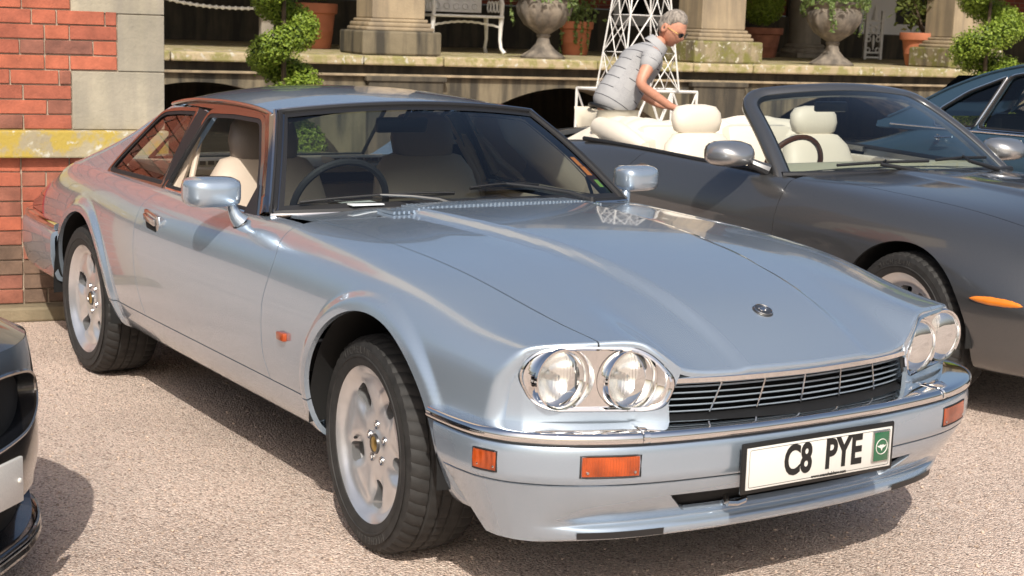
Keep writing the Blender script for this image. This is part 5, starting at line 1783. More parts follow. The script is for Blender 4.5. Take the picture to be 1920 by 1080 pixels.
# ---- louvres in the scuttle, washers, wipers
lv = MB()
for y in np.arange(-.42, .425, .0165):
    x0 = f_brear(abs(y)) - .012
    kk = np.argmin((XS.V[:, 0] - x0 + .06) ** 2 + (XS.V[:, 1] - abs(y)) ** 2 + np.where(XS.V[:, 2] < .8, 9, 0)); zz = float(XS.V[kk, 2]) + .001
    lv.box((x0 - .060, y, zz + .005), (.115, .0075, .010), rot=Matrix.Rotation(R(-1), 3, 'Y'))
lv.build('louvre_panel', 'silver_blue_paint', coupe, smooth=False)
def wiper(pivot, tip0, tip1, parent):
    a = MB()
    p = np.array(pivot); q0 = np.array(tip0); q1 = np.array(tip1)
    mid = (q0 + q1) / 2 + np.array([.012, 0, .018])
    a.tube([p + np.array([0, 0, .004]), p * .75 + mid * .25 + np.array([0, 0, .015]), p * .4 + mid * .6 + np.array([0, 0, .012]), mid], [.011, .009, .006, .0045], 8)
    a.lathe([(0, .02), (.012, .018), (.015, 0)], 12, origin=tuple(p))
    o = a.build('wiper', 'black_plastic', parent)
    b = MB()
    n = 14
    pts = [q0 + (q1 - q0) * t + np.array([.012, 0, .016]) * (1 - (2 * t - 1) ** 2) * .6 for t in np.linspace(0, 1, n)]
    b.tube([x + np.array([.006, 0, .008]) for x in pts], .004, 6)
    b.tube([q0 + (q1 - q0) * t + np.array([.003, 0, .003]) for t in np.linspace(0, 1, n)], .0035, 6)
    b.build('wiper_blade', 'black_rubber', o)
    return o
def sp(u, v): return np.array(screen_pt(u, v)) + np.array([.006, 0, .009])
wiper((-.70, -.12, .908), sp(.045, -.90), sp(.075, -.12), coupe)
wiper((-.715, .46, .905), sp(.11, -.02), sp(.12, .42), coupe)

# ---- mirrors, handles, small lamps
def mirror_housing(sgn):
    V = []; F = []
    prof = [(-.052, .82), (-.040, .95), (-.01, 1.0), (.03, .97), (.055, .84), (.066, .60), (.069, .25)]
    n = 28
    yc, zc = .893, .950
    for (dx, sc) in prof:
        for k in range(n):
            a = 2 * math.pi * k / n
            ca, sa = math.cos(a), math.sin(a)
            e = 5.0
            rr_ = 1 / ((abs(ca) ** e + abs(sa) ** e) ** (1 / e))
            y = yc + .093 * rr_ * ca * sc; z = zc + .051 * rr_ * sa * sc
            V.append((-1.02 + dx - .10 * (y - .893), sgn * y, z))
    m = len(prof)
    for i in range(m - 1):
        for k in range(n): F.append((i * n + k, i * n + (k + 1) % n, (i + 1) * n + (k + 1) % n, (i + 1) * n + k))
    F.append(tuple(range((m - 1) * n, m * n)))
    o = mesh_obj('wing_mirror', V, F, 'silver_blue_paint', coupe, True, sharp=60)
    mesh_obj('mirror_glass', [V[k] for k in range(n)], [tuple(range(n - 1, -1, -1))], 'chrome', o, False)
    MB().tube([(-1.00, sgn * .835, .930), (-.995, sgn * .828, .895), (-.99, sgn * .818, .868), (-.985, sgn * .800, .848)], [.018, .019, .024, .032], 12).build('mirror_stalk', 'silver_blue_paint', o)
    MB().lathe([(0, .012), (.026, .010), (.034, 0), (.036, -.02)], 20, origin=(-.985, sgn * .792, .842)).build('mirror_foot', 'black_plastic', o)
    return o
for sgn in (-1, 1): mirror_housing(sgn)
for sgn, d_ in ((-1, doors[0]), (1, doors[1])):
    yb = body_y(-1.66, .755, sgn)
    h = MB().box((0, 0, 0), (.135, .016, .082), bev=.006)
    ho = h.build('door_handle', 'satin_chrome', d_)
    ho.location = (-1.665, yb, .762); ho.rotation_euler = (sgn * R(-10), R(7), 0)
    MB().box((.0, sgn * .0075, -.008), (.105, .006, .048), bev=.002).build('handle_recess', 'underbody_black', ho)
    MB().box((.0, sgn * .012, .016), (.112, .010, .026), bev=.004).build('handle_flap', 'satin_chrome', ho)
    MB().box((-.452, body_y(-.452, .562, sgn) + sgn * .006, .562), (.052, .018, .026), bev=.004).build('side_repeater', 'amber_lens', coupe)
# rear lamp, rear bumper
lamp = full.clip(lambda V: V[:, 0] + 3.27).clip(lambda V: .605 - V[:, 2]).clip(lambda V: V[:, 2] - .742 + .35 * np.clip(-3.30 - V[:, 0], 0, 1)).clip(lambda V: .60 - V[:, 1])
lamp.V = lamp.V + lamp.N * .004
for sgn in (-1, 1):
    (lamp.mirror() if sgn < 0 else lamp).build('rear_lamp', 'red_lens', coupe, flange=.006)
rb_t = np.linspace(-1, 1, 121)
ry = pchip([0, .3, .55, .7, .8, .9, 1], [0, .42, .70, .80, .845, .868, .875], np.abs(rb_t)) * np.sign(rb_t)
rx = pchip([0, .3, .55, .7, .8, .9, 1], [-3.80, -3.785, -3.72, -3.62, -3.48, -3.20, -2.93], np.abs(rb_t))
d1 = np.gradient(gsmooth(rx, 2)); d2 = np.gradient(gsmooth(ry, 2))
rn = np.stack([d2, -d1], -1); rn /= np.linalg.norm(rn, axis=-1, keepdims=True)
if rn[60, 0] > 0: rn = -rn
def rear_sweep(prof, name, mat, parent):
    P = np.zeros((121, len(prof), 3))
    for i in range(121):
        for j, (o, z) in enumerate(prof): P[i, j] = (rx[i] + rn[i, 0] * o, ry[i] + rn[i, 1] * o, z)
    S = Surf.from_grid(P)
    if (S.N * (S.V - np.array([-3.2, 0, .5]))).sum(1).mean() < 0: S = Surf(S.V, -S.N, S.F[:, ::-1].copy())
    return S.build(name, mat, parent, flange=.02)
rbump = rear_sweep(dens([(-.08, .565), (-.02, .567), (0, .555), (.006, .52), (.004, .45), (-.006, .40), (-.03, .345), (-.08, .335)], 24), 'rear_bumper', 'silver_blue_paint', coupe)
rear_sweep(dens([(-.10, .600), (-.03, .602), (-.012, .592), (-.012, .575), (-.02, .567)], 10), 'chrome_blade', 'chrome', rbump)

# ---- cabin
cab = MB()
cab.box((-1.65, 0, .36), (1.9, 1.36, .04))
cab.box((-2.62, 0, .62), (.04, 1.3, .50))
cabin = cab.build('cabin_floor', 'dash_dark', coupe, smooth=False)
for sgn in (-1, 1):
    MB().box((-1.45, sgn * .715, .62), (1.10, .03, .44), bev=.01).build('door_trim', 'beige_leather', coupe)
    MB().box((-2.15, sgn * .70, .66), (.62, .04, .40), bev=.01).build('quarter_trim', 'beige_leather', coupe)
    MB().tube([(-1.915, sgn * .545, 1.15), (-1.885, sgn * .64, 1.0), (-1.87, sgn * .70, .86)], .024, 8).build('pillar_trim', 'beige_leather', coupe)
    MB().tube([(-1.90, sgn * .59, 1.04), (-1.83, sgn * .655, .88), (-1.80, sgn * .66, .75)], .012, 8).build('seat_belt', 'beige_leather', coupe)
MB().grid(np.array([[(x, w, 1.205 + (.035 * math.sin(math.pi * (x + 2.3) / 1.08)) - .05 * abs(w / .5) ** 2.5) for w in np.linspace(-.5, .5, 15)] for x in np.linspace(-2.28, -1.26, 15)])).build('headlining', 'headlining', roof)
shelf = MB().box((-2.40, 0, .895), (.50, 1.24, .03), bev=.008).build('parcel_shelf', 'beige_leather', coupe)
for y in (-.33, .33):
    MB().box((-2.30, y, .922), (.12, .34, .028), bev=.006).build('shelf_vent', 'cream_leather', shelf)
    sl = MB()
    for k in range(9): sl.box((-2.245, y - .15 + .0375 * k, .925), (.018, .026, .016))
    sl.build('vent_slots', 'taupe_leather', shelf, smooth=False)
def seat(x, y, name):
    s_ = MB()
    s_.box((x + .02, y, .50), (.52, .50, .17), bev=.06)
    o = s_.build(name, 'beige_leather', coupe)
    # backrest, tapering shell
    V = []; F = []; n = 24
    for (h, wd, th, lean) in ((0, .235, .075, 0), (.12, .25, .085, .02), (.30, .25, .08, .07), (.42, .225, .07, .105), (.48, .18, .055, .12), (.50, .10, .03, .125)):
        for k in range(n):
            a = 2 * math.pi * k / n
            ca, sa = math.cos(a), math.sin(a); e = 3.2
            r_ = 1 / ((abs(ca) ** e + abs(sa) ** e) ** (1 / e))
            V.append((x - .26 - lean + th * r_ * sa, y + wd * r_ * ca, .50 + h))
    for i in range(5):
        for k in range(n): F.append((i * n + k, i * n + (k + 1) % n, (i + 1) * n + (k + 1) % n, (i + 1) * n + k))
    F.append(tuple(range(5 * n, 6 * n)))
    mesh_obj('seat_back', V, F, 'beige_leather', o, True, sharp=70)
    V = []; F = []
    for (h, wd, th) in ((0, .10, .035), (.02, .135, .05), (.09, .145, .055), (.15, .13, .05), (.185, .10, .035), (.195, .05, .015)):
        for k in range(n):
            a = 2 * math.pi * k / n
            ca, sa = math.cos(a), math.sin(a); e = 3.0
            r_ = 1 / ((abs(ca) ** e + abs(sa) ** e) ** (1 / e))
            V.append((x - .375 - .12 * h + th * r_ * sa, y + wd * r_ * ca, .965 + h))
    for i in range(5):
        for k in range(n): F.append((i * n + k, i * n + (k + 1) % n, (i + 1) * n + (k + 1) % n, (i + 1) * n + k))
    F.append(tuple(range(5 * n, 6 * n)))
    mesh_obj('headrest', V, F, 'taupe_leather', o, True, sharp=70)
    return o
seat(-1.42, -.36, 'front_seat'); seat(-1.42, .36, 'front_seat')
for y in (-.33, .33):
    b = MB().box((-2.30, y, .60), (.16, .52, .44), rot=Matrix.Rotation(R(-14), 3, 'Y'), bev=.05).box((-2.10, y, .46), (.40, .50, .14), bev=.05).build('rear_seat', 'beige_leather', coupe)
dash = MB()
V = []; F = []
pf = [(-.78, .885), (-.90, .905), (-1.00, .897), (-1.05, .86), (-1.04, .70), (-.98, .55)]
for y in np.linspace(-.68, .68, 25):
    for (x, z) in pf: V.append((x - .05 * (abs(y) / .68) ** 2, y, z - .012 * (y / .68) ** 2))
for k in range(24):
    for i in range(5): F.append((6 * k + i, 6 * k + 6 + i, 6 * k + 7 + i, 6 * k + 1 + i))
dash = mesh_obj('dashboard', V, F, 'dash_dark', coupe, True, sharp=50)
MB().box((-.86, -.42, .915), (.14, .12, .004)).build('paper_slip', 'paper_white', dash, smooth=False)
sw = [(-1.13 + .06 * math.sin(a), -.36 + .185 * math.cos(a), .87 + .165 * math.sin(a)) for a in np.linspace(0, 2 * math.pi, 49)[:-1]]
stw = MB().tube(sw, .0135, 8, closed=True).build('steering_wheel', 'dash_dark', coupe)
MB().tube([(-1.13, -.53, .87), (-1.115, -.36, .86), (-1.13, -.19, .87)], .014, 8).tube([(-1.115, -.36, .86), (-1.18, -.36, .72)], .016, 8).tube([(-1.10, -.36, .86), (-.98, -.36, .80)], .03, 8).build('wheel_spokes', 'dash_dark', stw)
rm = MB().box((-1.335, 0, 1.145), (.03, .22, .06), rot=Matrix.Rotation(R(15), 3, 'Y'), bev=.012).tube([(-1.31, 0, 1.17), (-1.275, 0, 1.205)], .008, 8).build('rear_view_mirror', 'black_plastic', coupe)
# stickers in the left corner of the screen
for (u, v, a, b, m) in ((.40, .925, .05, .045, 'sticker_orange'), (.30, .93, .05, .05, 'sticker_orange'), (.17, .94, .04, .04, 'sticker_green')):
    c = np.array(screen_pt(u, v)); e1 = np.array(screen_pt(u + .02, v)) - c; e2 = np.array(screen_pt(u, v - .02)) - c
    e1 /= np.linalg.norm(e1); e2 /= np.linalg.norm(e2)
    o_ = np.array([-.004, 0, -.004])
    mesh_obj('screen_sticker', [c + o_ + e1 * a * i + e2 * b * j * .6 for i, j in ((-.5, -.5), (.5, -.5), (.5, .5), (-.5, .5))], [(0, 1, 2, 3)], m, ws, False)
# ------------------------------------------------------------------ grey convertible
conv = empty('convertible_car', (-.61, 2.923, 0), R(-2.3))
tag(conv, 'dark grey convertible with its roof folded and cream leather seats', 'car')
KR = [
 [(-3.83, .45, .30), (-3.2, .60, .22), (.4, .66, .20), (.93, .45, .22)],
 [(-3.83, .58, .34), (-3.2, .76, .25), (-2, .80, .22), (.3, .80, .22), (.75, .70, .23), (.93, .52, .24)],
 [(-3.83, .66, .42), (-3.2, .83, .37), (-2, .865, .36), (.3, .865, .36), (.75, .77, .36), (.93, .58, .37)],
 [(-3.83, .70, .52), (-3.2, .86, .50), (-2, .893, .49), (.3, .893, .49), (.6, .855, .48), (.8, .77, .46), (.93, .62, .45)],
 [(-3.83, .72, .60), (-3.2, .862, .60), (-2, .90, .60), (-.9, .898, .60), (.2, .893, .585), (.55, .855, .55), (.8, .75, .51), (.93, .61, .49)],
 [(-3.83, .70, .67), (-3.2, .845, .71), (-2.4, .892, .725), (-.9, .886, .715), (-.3, .884, .70), (.1, .876, .68), (.5, .835, .61), (.8, .72, .55), (.93, .58, .52)],
 [(-3.83, .65, .74), (-3.2, .79, .81), (-2.4, .85, .835), (-1.5, .848, .815), (-.9, .845, .812), (-.3, .832, .785), (.1, .815, .757), (.5, .775, .68), (.8, .66, .605), (.93, .52, .56)],
 [(-3.83, .57, .80), (-3.2, .70, .875), (-2.4, .785, .900), (-1.5, .792, .880), (-.9, .787, .865), (-.3, .755, .832), (.1, .73, .80), (.5, .69, .727), (.8, .58, .645), (.93, .46, .59)],
 [(-3.83, .45, .835), (-3.2, .56, .915), (-2.4, .64, .92), (-1.5, .66, .885), (-.9, .64, .882), (-.3, .60, .862), (.1, .575, .835), (.5, .54, .768), (.8, .46, .68), (.93, .37, .62)],
 [(-3.83, .30, .85), (-3.2, .37, .935), (-2.4, .42, .925), (-1.5, .44, .885), (-.9, .42, .892), (-.3, .39, .878), (.1, .375, .855), (.5, .355, .795), (.8, .31, .705), (.93, .25, .64)],
 [(-3.83, .15, .855), (-3.2, .18, .94), (-2.4, .21, .927), (-1.5, .22, .885), (-.9, .21, .898), (-.3, .195, .888), (.1, .188, .868), (.5, .178, .81), (.8, .155, .718), (.93, .125, .65)],
 [(-3.83, 0, .857), (-3.2, 0, .942), (-2.4, 0, .928), (-1.5, 0, .885), (-.9, 0, .90), (-.3, 0, .892), (.1, 0, .872), (.5, 0, .815), (.8, 0, .722), (.93, 0, .653)],
]
KAF = (0.0, .325, .365); KAR = (-2.588, .325, .365)
def k_post(P):
    s = P[..., 0]; w = P[..., 1]
    P[..., 2] += .012 * sstep((.25 - w) / .06) * sstep((s + .95) / .3) * sstep((.9 - s) / .3)
    return P
ks_ = np.linspace(-3.83, .93, 330)
KP = body_grid(KR, ks_, [4, 4, 5, 6, 8, 8, 9, 9, 8, 7, 7], sig=7.0, post=k_post)
KS = Surf.from_grid(KP)
if KS.N[np.argmax(KS.V[:, 1]), 1] < 0: KS = Surf(KS.V, -KS.N, KS.F[:, ::-1].copy())
def k_shut(x): return pchip([-1.0, -.5, 0, .5, .93], [.70, .66, .62, .56, .40], x)
def k_df(z): return pchip([.2, .40, .60, .80, .90], [-.80, -.82, -.835, -.832, -.85], z)
def k_dr(z): return pchip([.2, .40, .6, .78, .86, .95], [-1.95, -2.02, -2.08, -2.09, -2.04, -1.96], z)
ks = KS.clip(arch(KAF)).clip(arch(KAR))
kb = KS.clip(lambda V: V[:, 1] - k_shut(V[:, 0]) + .002).clip(lambda V: -.90 - .12 * (V[:, 1] / .7) ** 2 - V[:, 0])
kb = kb.join(kb.mirror()); kb.build('bonnet', 'dark_grey_paint', conv, flange=.012, skip=lambda p: abs(p[1]) < 1e-4)
ksc = KS.clip(lambda V: V[:, 1] - k_shut(V[:, 0]) + .002).clip(lambda V: V[:, 0] + .904 + .12 * (V[:, 1] / .7) ** 2).clip(lambda V: -1.10 - V[:, 0])
ksc = ksc.join(ksc.mirror()); ksc.build('scuttle_panel', 'black_plastic', conv, flange=.01, skip=lambda p: abs(p[1]) < 1e-4)
kout = ks.clip(lambda V: k_shut(np.maximum(V[:, 0], -1.0)) - V[:, 1] + .002)
kw = kout.clip(lambda V: k_df(V[:, 2]) - V[:, 0] + .002)
kd = kout.clip(lambda V: V[:, 0] - k_df(V[:, 2]) + .002).clip(lambda V: k_dr(V[:, 2]) - V[:, 0] + .002).clip(lambda V: .262 - V[:, 2]).clip(lambda V: .765 - V[:, 1])
kq = ks.clip(lambda V: V[:, 0] - k_dr(V[:, 2]) + .002).clip(lambda V: np.where(V[:, 0] > -3.25, .745 - V[:, 1], -1))
kdoors = []
for sgn in (-1, 1):
    q = (lambda S: S.mirror()) if sgn < 0 else (lambda S: S)
    q(kw).build('front_wing', 'dark_grey_paint', conv, flange=.014)
    kdoors.append(q(kd).build('door', 'dark_grey_paint', conv, flange=.05))
    q(kq).build('rear_wing', 'dark_grey_paint', conv, flange=.03, skip=lambda p: abs(p[1]) < 1e-4)
ui = MB(); ui.box((-1.45, 0, .26), (4.1, 1.30, .05)); ui.box((.25, 0, .45), (.9, 1.0, .35)); ui.box((-3.3, 0, .55), (.8, 1.0, .5)); ui.box((-2.0, 0, .46), (2.2, 1.45, .04))
ui.build('floor_pan', 'underbody_black', conv, smooth=False)
for (cx, cz, rr_) in (KAF, KAR):
    for sgn in (-1, 1):
        V = []; F = []; nn = 36
        for k in range(nn + 1):
            a = -.02 * math.pi + 1.04 * math.pi * k / nn
            for (r, y) in ((rr_ + .004, .872), (rr_ + .02, .80), (rr_ + .02, .50), (.02, .50)): V.append((cx + r * math.cos(a), sgn * y, cz + r * math.sin(a)))
        for k in range(nn):
            for i in range(3): F.append((k * 4 + i, k * 4 + i + 1, k * 4 + 5 + i, k * 4 + 4 + i))
        mesh_obj('wheel_housing', V, F, 'underbody_black', conv)
w1 = make_wheel(conv, 'ten', Rt=.322, Wt=.245, rr=.228)
place_wheel(w1, (0, -.755, .322), R(-2), .3)
for (x, y, rz) in ((-2.588, -.755, 0), (0, .755, math.pi), (-2.588, .755, math.pi)): place_wheel(copy_tree(w1, conv), (x, y, .322), rz, .5)
# windscreen with its painted frame
def kscreen(u, v):
    b = np.array([-.81 - .14 * v * v, .775 * v, .885 - .010 * v * v]); t = np.array([-1.365 - .07 * v * v, .562 * v, 1.258 - .040 * v * v])
    p = b + (t - b) * u
    return p + np.array([.6, 0, .8]) * (.035 * math.sin(math.pi * u) * (1 - .5 * v * v))
P = np.array([[kscreen(u, v) for v in np.linspace(1, -1, 41)] for u in np.linspace(0, 1, 21)])
kws = MB().grid(P).build('windscreen', 'windscreen_glass', conv)
pth = rounded([(-.05, -.955), (1.0, -1.025), (1.0, 1.025), (-.05, .955)], .20, 10)
pth = [tuple(p) for p in pth][11:33]
dense_ = []
ctrl = [(-.13, -.92), (-.03, -.945)] + pth + [(-.03, .945), (-.13, .92)]
for a_, b_ in zip(ctrl[:-1], ctrl[1:]):
    L_ = math.hypot(b_[0] - a_[0], b_[1] - a_[1]); n_ = max(1, int(L_ / .05))
    dense_ += [(a_[0] + (b_[0] - a_[0]) * q / n_, a_[1] + (b_[1] - a_[1]) * q / n_) for q in range(n_)]
dense_.append(ctrl[-1])
fr = [kscreen(u, v) + np.array([-.016, 0, .002]) for u, v in dense_]
half_ = len(fr) // 2 - 6
gn = np.array([.6, 0, .8]); gc = np.array(kscreen(.5, 0))
def frame_band(prof, name, mat, parent):
    P_ = np.zeros((len(fr), len(prof), 3))
    for i_ in range(len(fr)):
        t_ = fr[min(i_ + 1, len(fr) - 1)] - fr[max(i_ - 1, 0)]; t_ = t_ / np.linalg.norm(t_)
        o_ = np.cross(t_, gn); o_ /= np.linalg.norm(o_)
        if o_ @ (fr[i_] - gc) < 0: o_ = -o_
        for j_, (a_, h_) in enumerate(prof): P_[i_, j_] = fr[i_] + o_ * a_ + gn * h_
    return MB().grid(P_).build(name, mat, parent, sharp=50)
frame_band([(-.020, -.012), (-.018, .006), (-.010, .013), (.012, .018), (.036, .014), (.050, .002), (.054, -.018), (.046, -.040), (-.010, -.042), (-.020, -.012)], 'windscreen_frame', 'dark_grey_paint', conv)
frame_band([(-.034, -.010), (-.032, .002), (-.022, .010), (-.016, .008), (-.016, -.012)], 'screen_seal', 'black_rubber', kws)
for part_ in (fr[:18], fr[-18:]):
    MB().tube([p + np.array([-.045, 0, -.010]) for p in part_], .014, 8).build('door_seal', 'black_rubber', conv)
MB().tube([kscreen(0, v) + np.array([.02, 0, .0]) for v in np.linspace(-1, 1, 30)], .018, 8).build('screen_base_seal', 'black_plastic', kws)
for sgn in (-1, 1):
    # waist seal on the door, mirror
    MB().tube([(x, sgn * .772, float(pchip([-2.7, -2.1, -1.5, -1.0], [.915, .905, .888, .880], np.array([x]))[0])) for x in np.linspace(-1.02, -2.65, 24)], .013, 8).build('waist_seal', 'black_rubber', conv)
    V = []; F = []; n = 24
    for (dx, sc, lift) in ((-.055, .80, 0), (-.045, .96, 0), (-.01, 1.0, 0), (.04, .92, 0), (.08, .70, -.004), (.105, .38, -.008), (.112, .10, -.01)):
        for k in range(n):
            a = 2 * math.pi * k / n; ca, sa = math.cos(a), math.sin(a); e = 3.0
            r_ = 1 / ((abs(ca) ** e + abs(sa) ** e) ** (1 / e))
            V.append((-1.13 + dx, sgn * (.935 + .125 * r_ * ca * sc), .962 + lift + .063 * r_ * sa * sc))
    for i in range(6):
        for k in range(n): F.append((i * n + k, i * n + (k + 1) % n, (i + 1) * n + (k + 1) % n, (i + 1) * n + k))
    F.append(tuple(range(6 * n, 7 * n))); F.append(tuple(range(n - 1, -1, -1)))
    mo = mesh_obj('wing_mirror', V, F, 'grey_mirror_paint', conv, True, sharp=60)
    MB().tube([(-1.10, sgn * .84, .925), (-1.07, sgn * .80, .905), (-1.03, sgn * .765, .885)], [.022, .026, .034], 10).build('mirror_arm', 'dark_grey_paint', mo)
    yb = .882
    h = MB().lathe([(0, -.010), (.045, -.008), (.062, .001), (.072, .004), (.076, 0)], 32, axis='y').build('door_handle', 'dark_grey_paint', kdoors[0 if sgn < 0 else 1])
    h.location = (-1.90, sgn * yb, .80); h.scale = (1.0, sgn, .62)
    MB().box((0, .006, .004), (.085, .012, .030), bev=.006).build('handle_grip', 'black_plastic', h)
    # side marker
    m_ = MB(); nn_ = 20
    V = []; F = []
    for k in range(nn_ + 1):
        t = -1 + 2 * k / nn_
        x = .50 + .115 * t; hz = .020 * math.sqrt(max(0, 1 - t * t)) + .0005
        c = [q for q in KS.V[(np.abs(KS.V[:, 0] - x) < .012) & (np.abs(KS.V[:, 2] - .515) < .03) & (KS.V[:, 1] > .5)]]
        y = (sum(p[1] for p in c) / len(c)) if c else .85
        for (o, zz) in ((-.004, -hz), (.007, -hz * .5), (.009, 0), (.007, hz * .5), (-.004, hz)): V.append((x, sgn * (y + o), .515 + zz))
    for k in range(nn_):
        for j in range(4): F.append((5 * k + j, 5 * k + 5 + j, 5 * k + 6 + j, 5 * k + 1 + j))
    mesh_obj('side_marker', V, F, 'marker_orange', conv, True)
# wipers
def kwiper(pv, a, b):
    o = MB().tube([pv, tuple((np.array(pv) + np.array(a)) / 2 + np.array([.01, 0, .02])), tuple(np.array(a) * .5 + np.array(b) * .5 + np.array([.012, 0, .014]))], [.012, .009, .006], 8).build('wiper', 'black_plastic', conv)
    MB().tube([a, tuple((np.array(a) + np.array(b)) / 2 + np.array([.006, 0, .006])), b], .008, 6).build('wiper_blade', 'black_rubber', o)
def kp(u, v): return tuple(kscreen(u, v) + np.array([.010, 0, .010]))
kwiper((-.76, -.05, .898), kp(.07, -.62), kp(.09, .12)); kwiper((-.78, .52, .893), kp(.10, .20), kp(.12, .80))
# interior
def kseat(x, y):
    o = MB().box((x + .05, y, .53), (.52, .50, .17), bev=.06).build('seat', 'cream_leather', conv)
    for nm, rows_, zb, xb, mat in (('seat_back', ((0, .24, .08, 0), (.15, .255, .09, .02), (.30, .25, .085, .06), (.40, .22, .07, .09), (.455, .16, .05, .105), (.47, .08, .02, .11)), .52, x - .22, 'cream_leather'), ('headrest', ((0, .10, .035, 0), (.02, .145, .052, .002), (.07, .16, .06, .006), (.115, .155, .058, .012), (.15, .125, .045, .016), (.162, .06, .018, .018)), .975, x - .335, 'cream_leather')):
        V = []; F = []; n = 28
        for (h, wd, th, lean) in rows_:
            for k in range(n):
                a = 2 * math.pi * k / n; ca, sa = math.cos(a), math.sin(a); e = 2.8
                r_ = 1 / ((abs(ca) ** e + abs(sa) ** e) ** (1 / e))
                V.append((xb - lean + th * r_ * sa, y + wd * r_ * ca, zb + h))
        for i in range(len(rows_) - 1):
            for k in range(n): F.append((i * n + k, i * n + (k + 1) % n, (i + 1) * n + (k + 1) % n, (i + 1) * n + k))
        F.append(tuple(range((len(rows_) - 1) * n, len(rows_) * n)))
        mesh_obj(nm, V, F, mat, o, True, sharp=70)
    MB().tube([(x - .33, y - .05, .95), (x - .335, y - .05, 1.0)], .006, 6).tube([(x - .33, y + .05, .95), (x - .335, y + .05, 1.0)], .006, 6).build('headrest_posts', 'black_plastic', o)
kseat(-1.80, -.37); kseat(-1.68, .37)
for sgn in (-1, 1):
    MB().box((-1.55, sgn * .715, .66), (1.15, .05, .40), bev=.02).build('door_trim', 'cream_leather', conv)
    MB().box((-2.45, sgn * .66, .74), (.75, .10, .32), bev=.04).build('quarter_trim', 'cream_leather', conv)
    MB().box((-2.42, sgn * .30, .80), (.16, .50, .40), rot=Matrix.Rotation(R(-14), 3, 'Y'), bev=.05).build('rear_seat', 'cream_leather', conv)
MB().box((-2.60, 0, .90), (.14, 1.30, .10), bev=.03).build('rear_bulkhead', 'cream_leather', conv)
V = []; F = []
pf = [(-.92, .885), (-1.08, .912), (-1.20, .905), (-1.26, .86), (-1.24, .70), (-1.16, .55)]
for y in np.linspace(-.70, .70, 25):
    for (x, z) in pf: V.append((x - .05 * (abs(y) / .7) ** 2, y, z - .010 * (y / .7) ** 2))
for k in range(24):
    for i in range(5): F.append((6 * k + i, 6 * k + 6 + i, 6 * k + 7 + i, 6 * k + 1 + i))
mesh_obj('dashboard', V, F, 'cream_dash', conv, True, sharp=50)
sw = [(-1.33 + .06 * math.sin(a), -.37 + .18 * math.cos(a), .86 + .165 * math.sin(a)) for a in np.linspace(0, 2 * math.pi, 41)[:-1]]
so = MB().tube(sw, .015, 8, closed=True).build('steering_wheel', 'wood_rim', conv)
MB().tube([(-1.33, -.54, .86), (-1.31, -.37, .85), (-1.33, -.20, .86)], .016, 8).tube([(-1.31, -.37, .85), (-1.18, -.37, .80)], .03, 8).build('wheel_spokes', 'dash_dark', so)
MB().box((-1.50, .02, 1.165), (.03, .22, .055), bev=.012).build('rear_view_mirror', 'black_plastic', conv)
# folded hood under its soft cover
nx_, ny_ = 60, 80
P = np.zeros((nx_, ny_, 3)); rnd = random.Random(4)
ph = [(rnd.uniform(4, 13), rnd.uniform(3, 9), rnd.uniform(0, 6.28), rnd.uniform(.003, .009)) for _ in range(10)]
for i, u in enumerate(np.linspace(0, 1, nx_)):
    for j, v in enumerate(np.linspace(-1, 1, ny_)):
        x = -2.42 - .58 * u + .25 * abs(v) ** 3 * (1 - u)
        prof = math.sin(math.pi * min(max(u, .0), 1) ** .8) ** .45 if 0 < u < 1 else 0
        ev = max(0.0, 1 - abs(v) ** 5)
        z = .875 + .135 * prof * (ev ** .5) + .02 * math.sin(9 * v + 2 * u) * prof
        z += .007 * abs(math.sin(5.5 * u * math.pi + 1.3 * math.sin(4 * v))) * prof
        for (a, b, c, d) in ph: z += d * math.sin(a * u + b * v * 2 + c) * prof
        P[i, j] = (x, v * (.76 - .06 * u), z)
S = Surf.from_grid(P)
if S.N[:, 2].mean() < 0: S = Surf(S.V, -S.N, S.F[:, ::-1].copy())
hc = S.build('hood_cover', 'cream_canvas', conv)
for sgn in (-1, 1):
    b = MB(); V = []; F = []
    n = 26
    pts = [(-2.16, sgn * .70, .90), (-2.3, sgn * .69, .925), (-2.5, sgn * .66, .95), (-2.75, sgn * .60, .97)]
    MB().tube(pts, [.03, .055, .075, .06], 14).build('cover_flap', 'cream_canvas', hc)
pl2 = MB()
# rear deck and boot are part of the wings; add a boot shut line seal
MB().tube([(-3.30, y, .905 + .03 * (1 - (y / .6) ** 2)) for y in np.linspace(-.62, .62, 20)], .008, 6).build('boot_seal', 'underbody_black', conv)
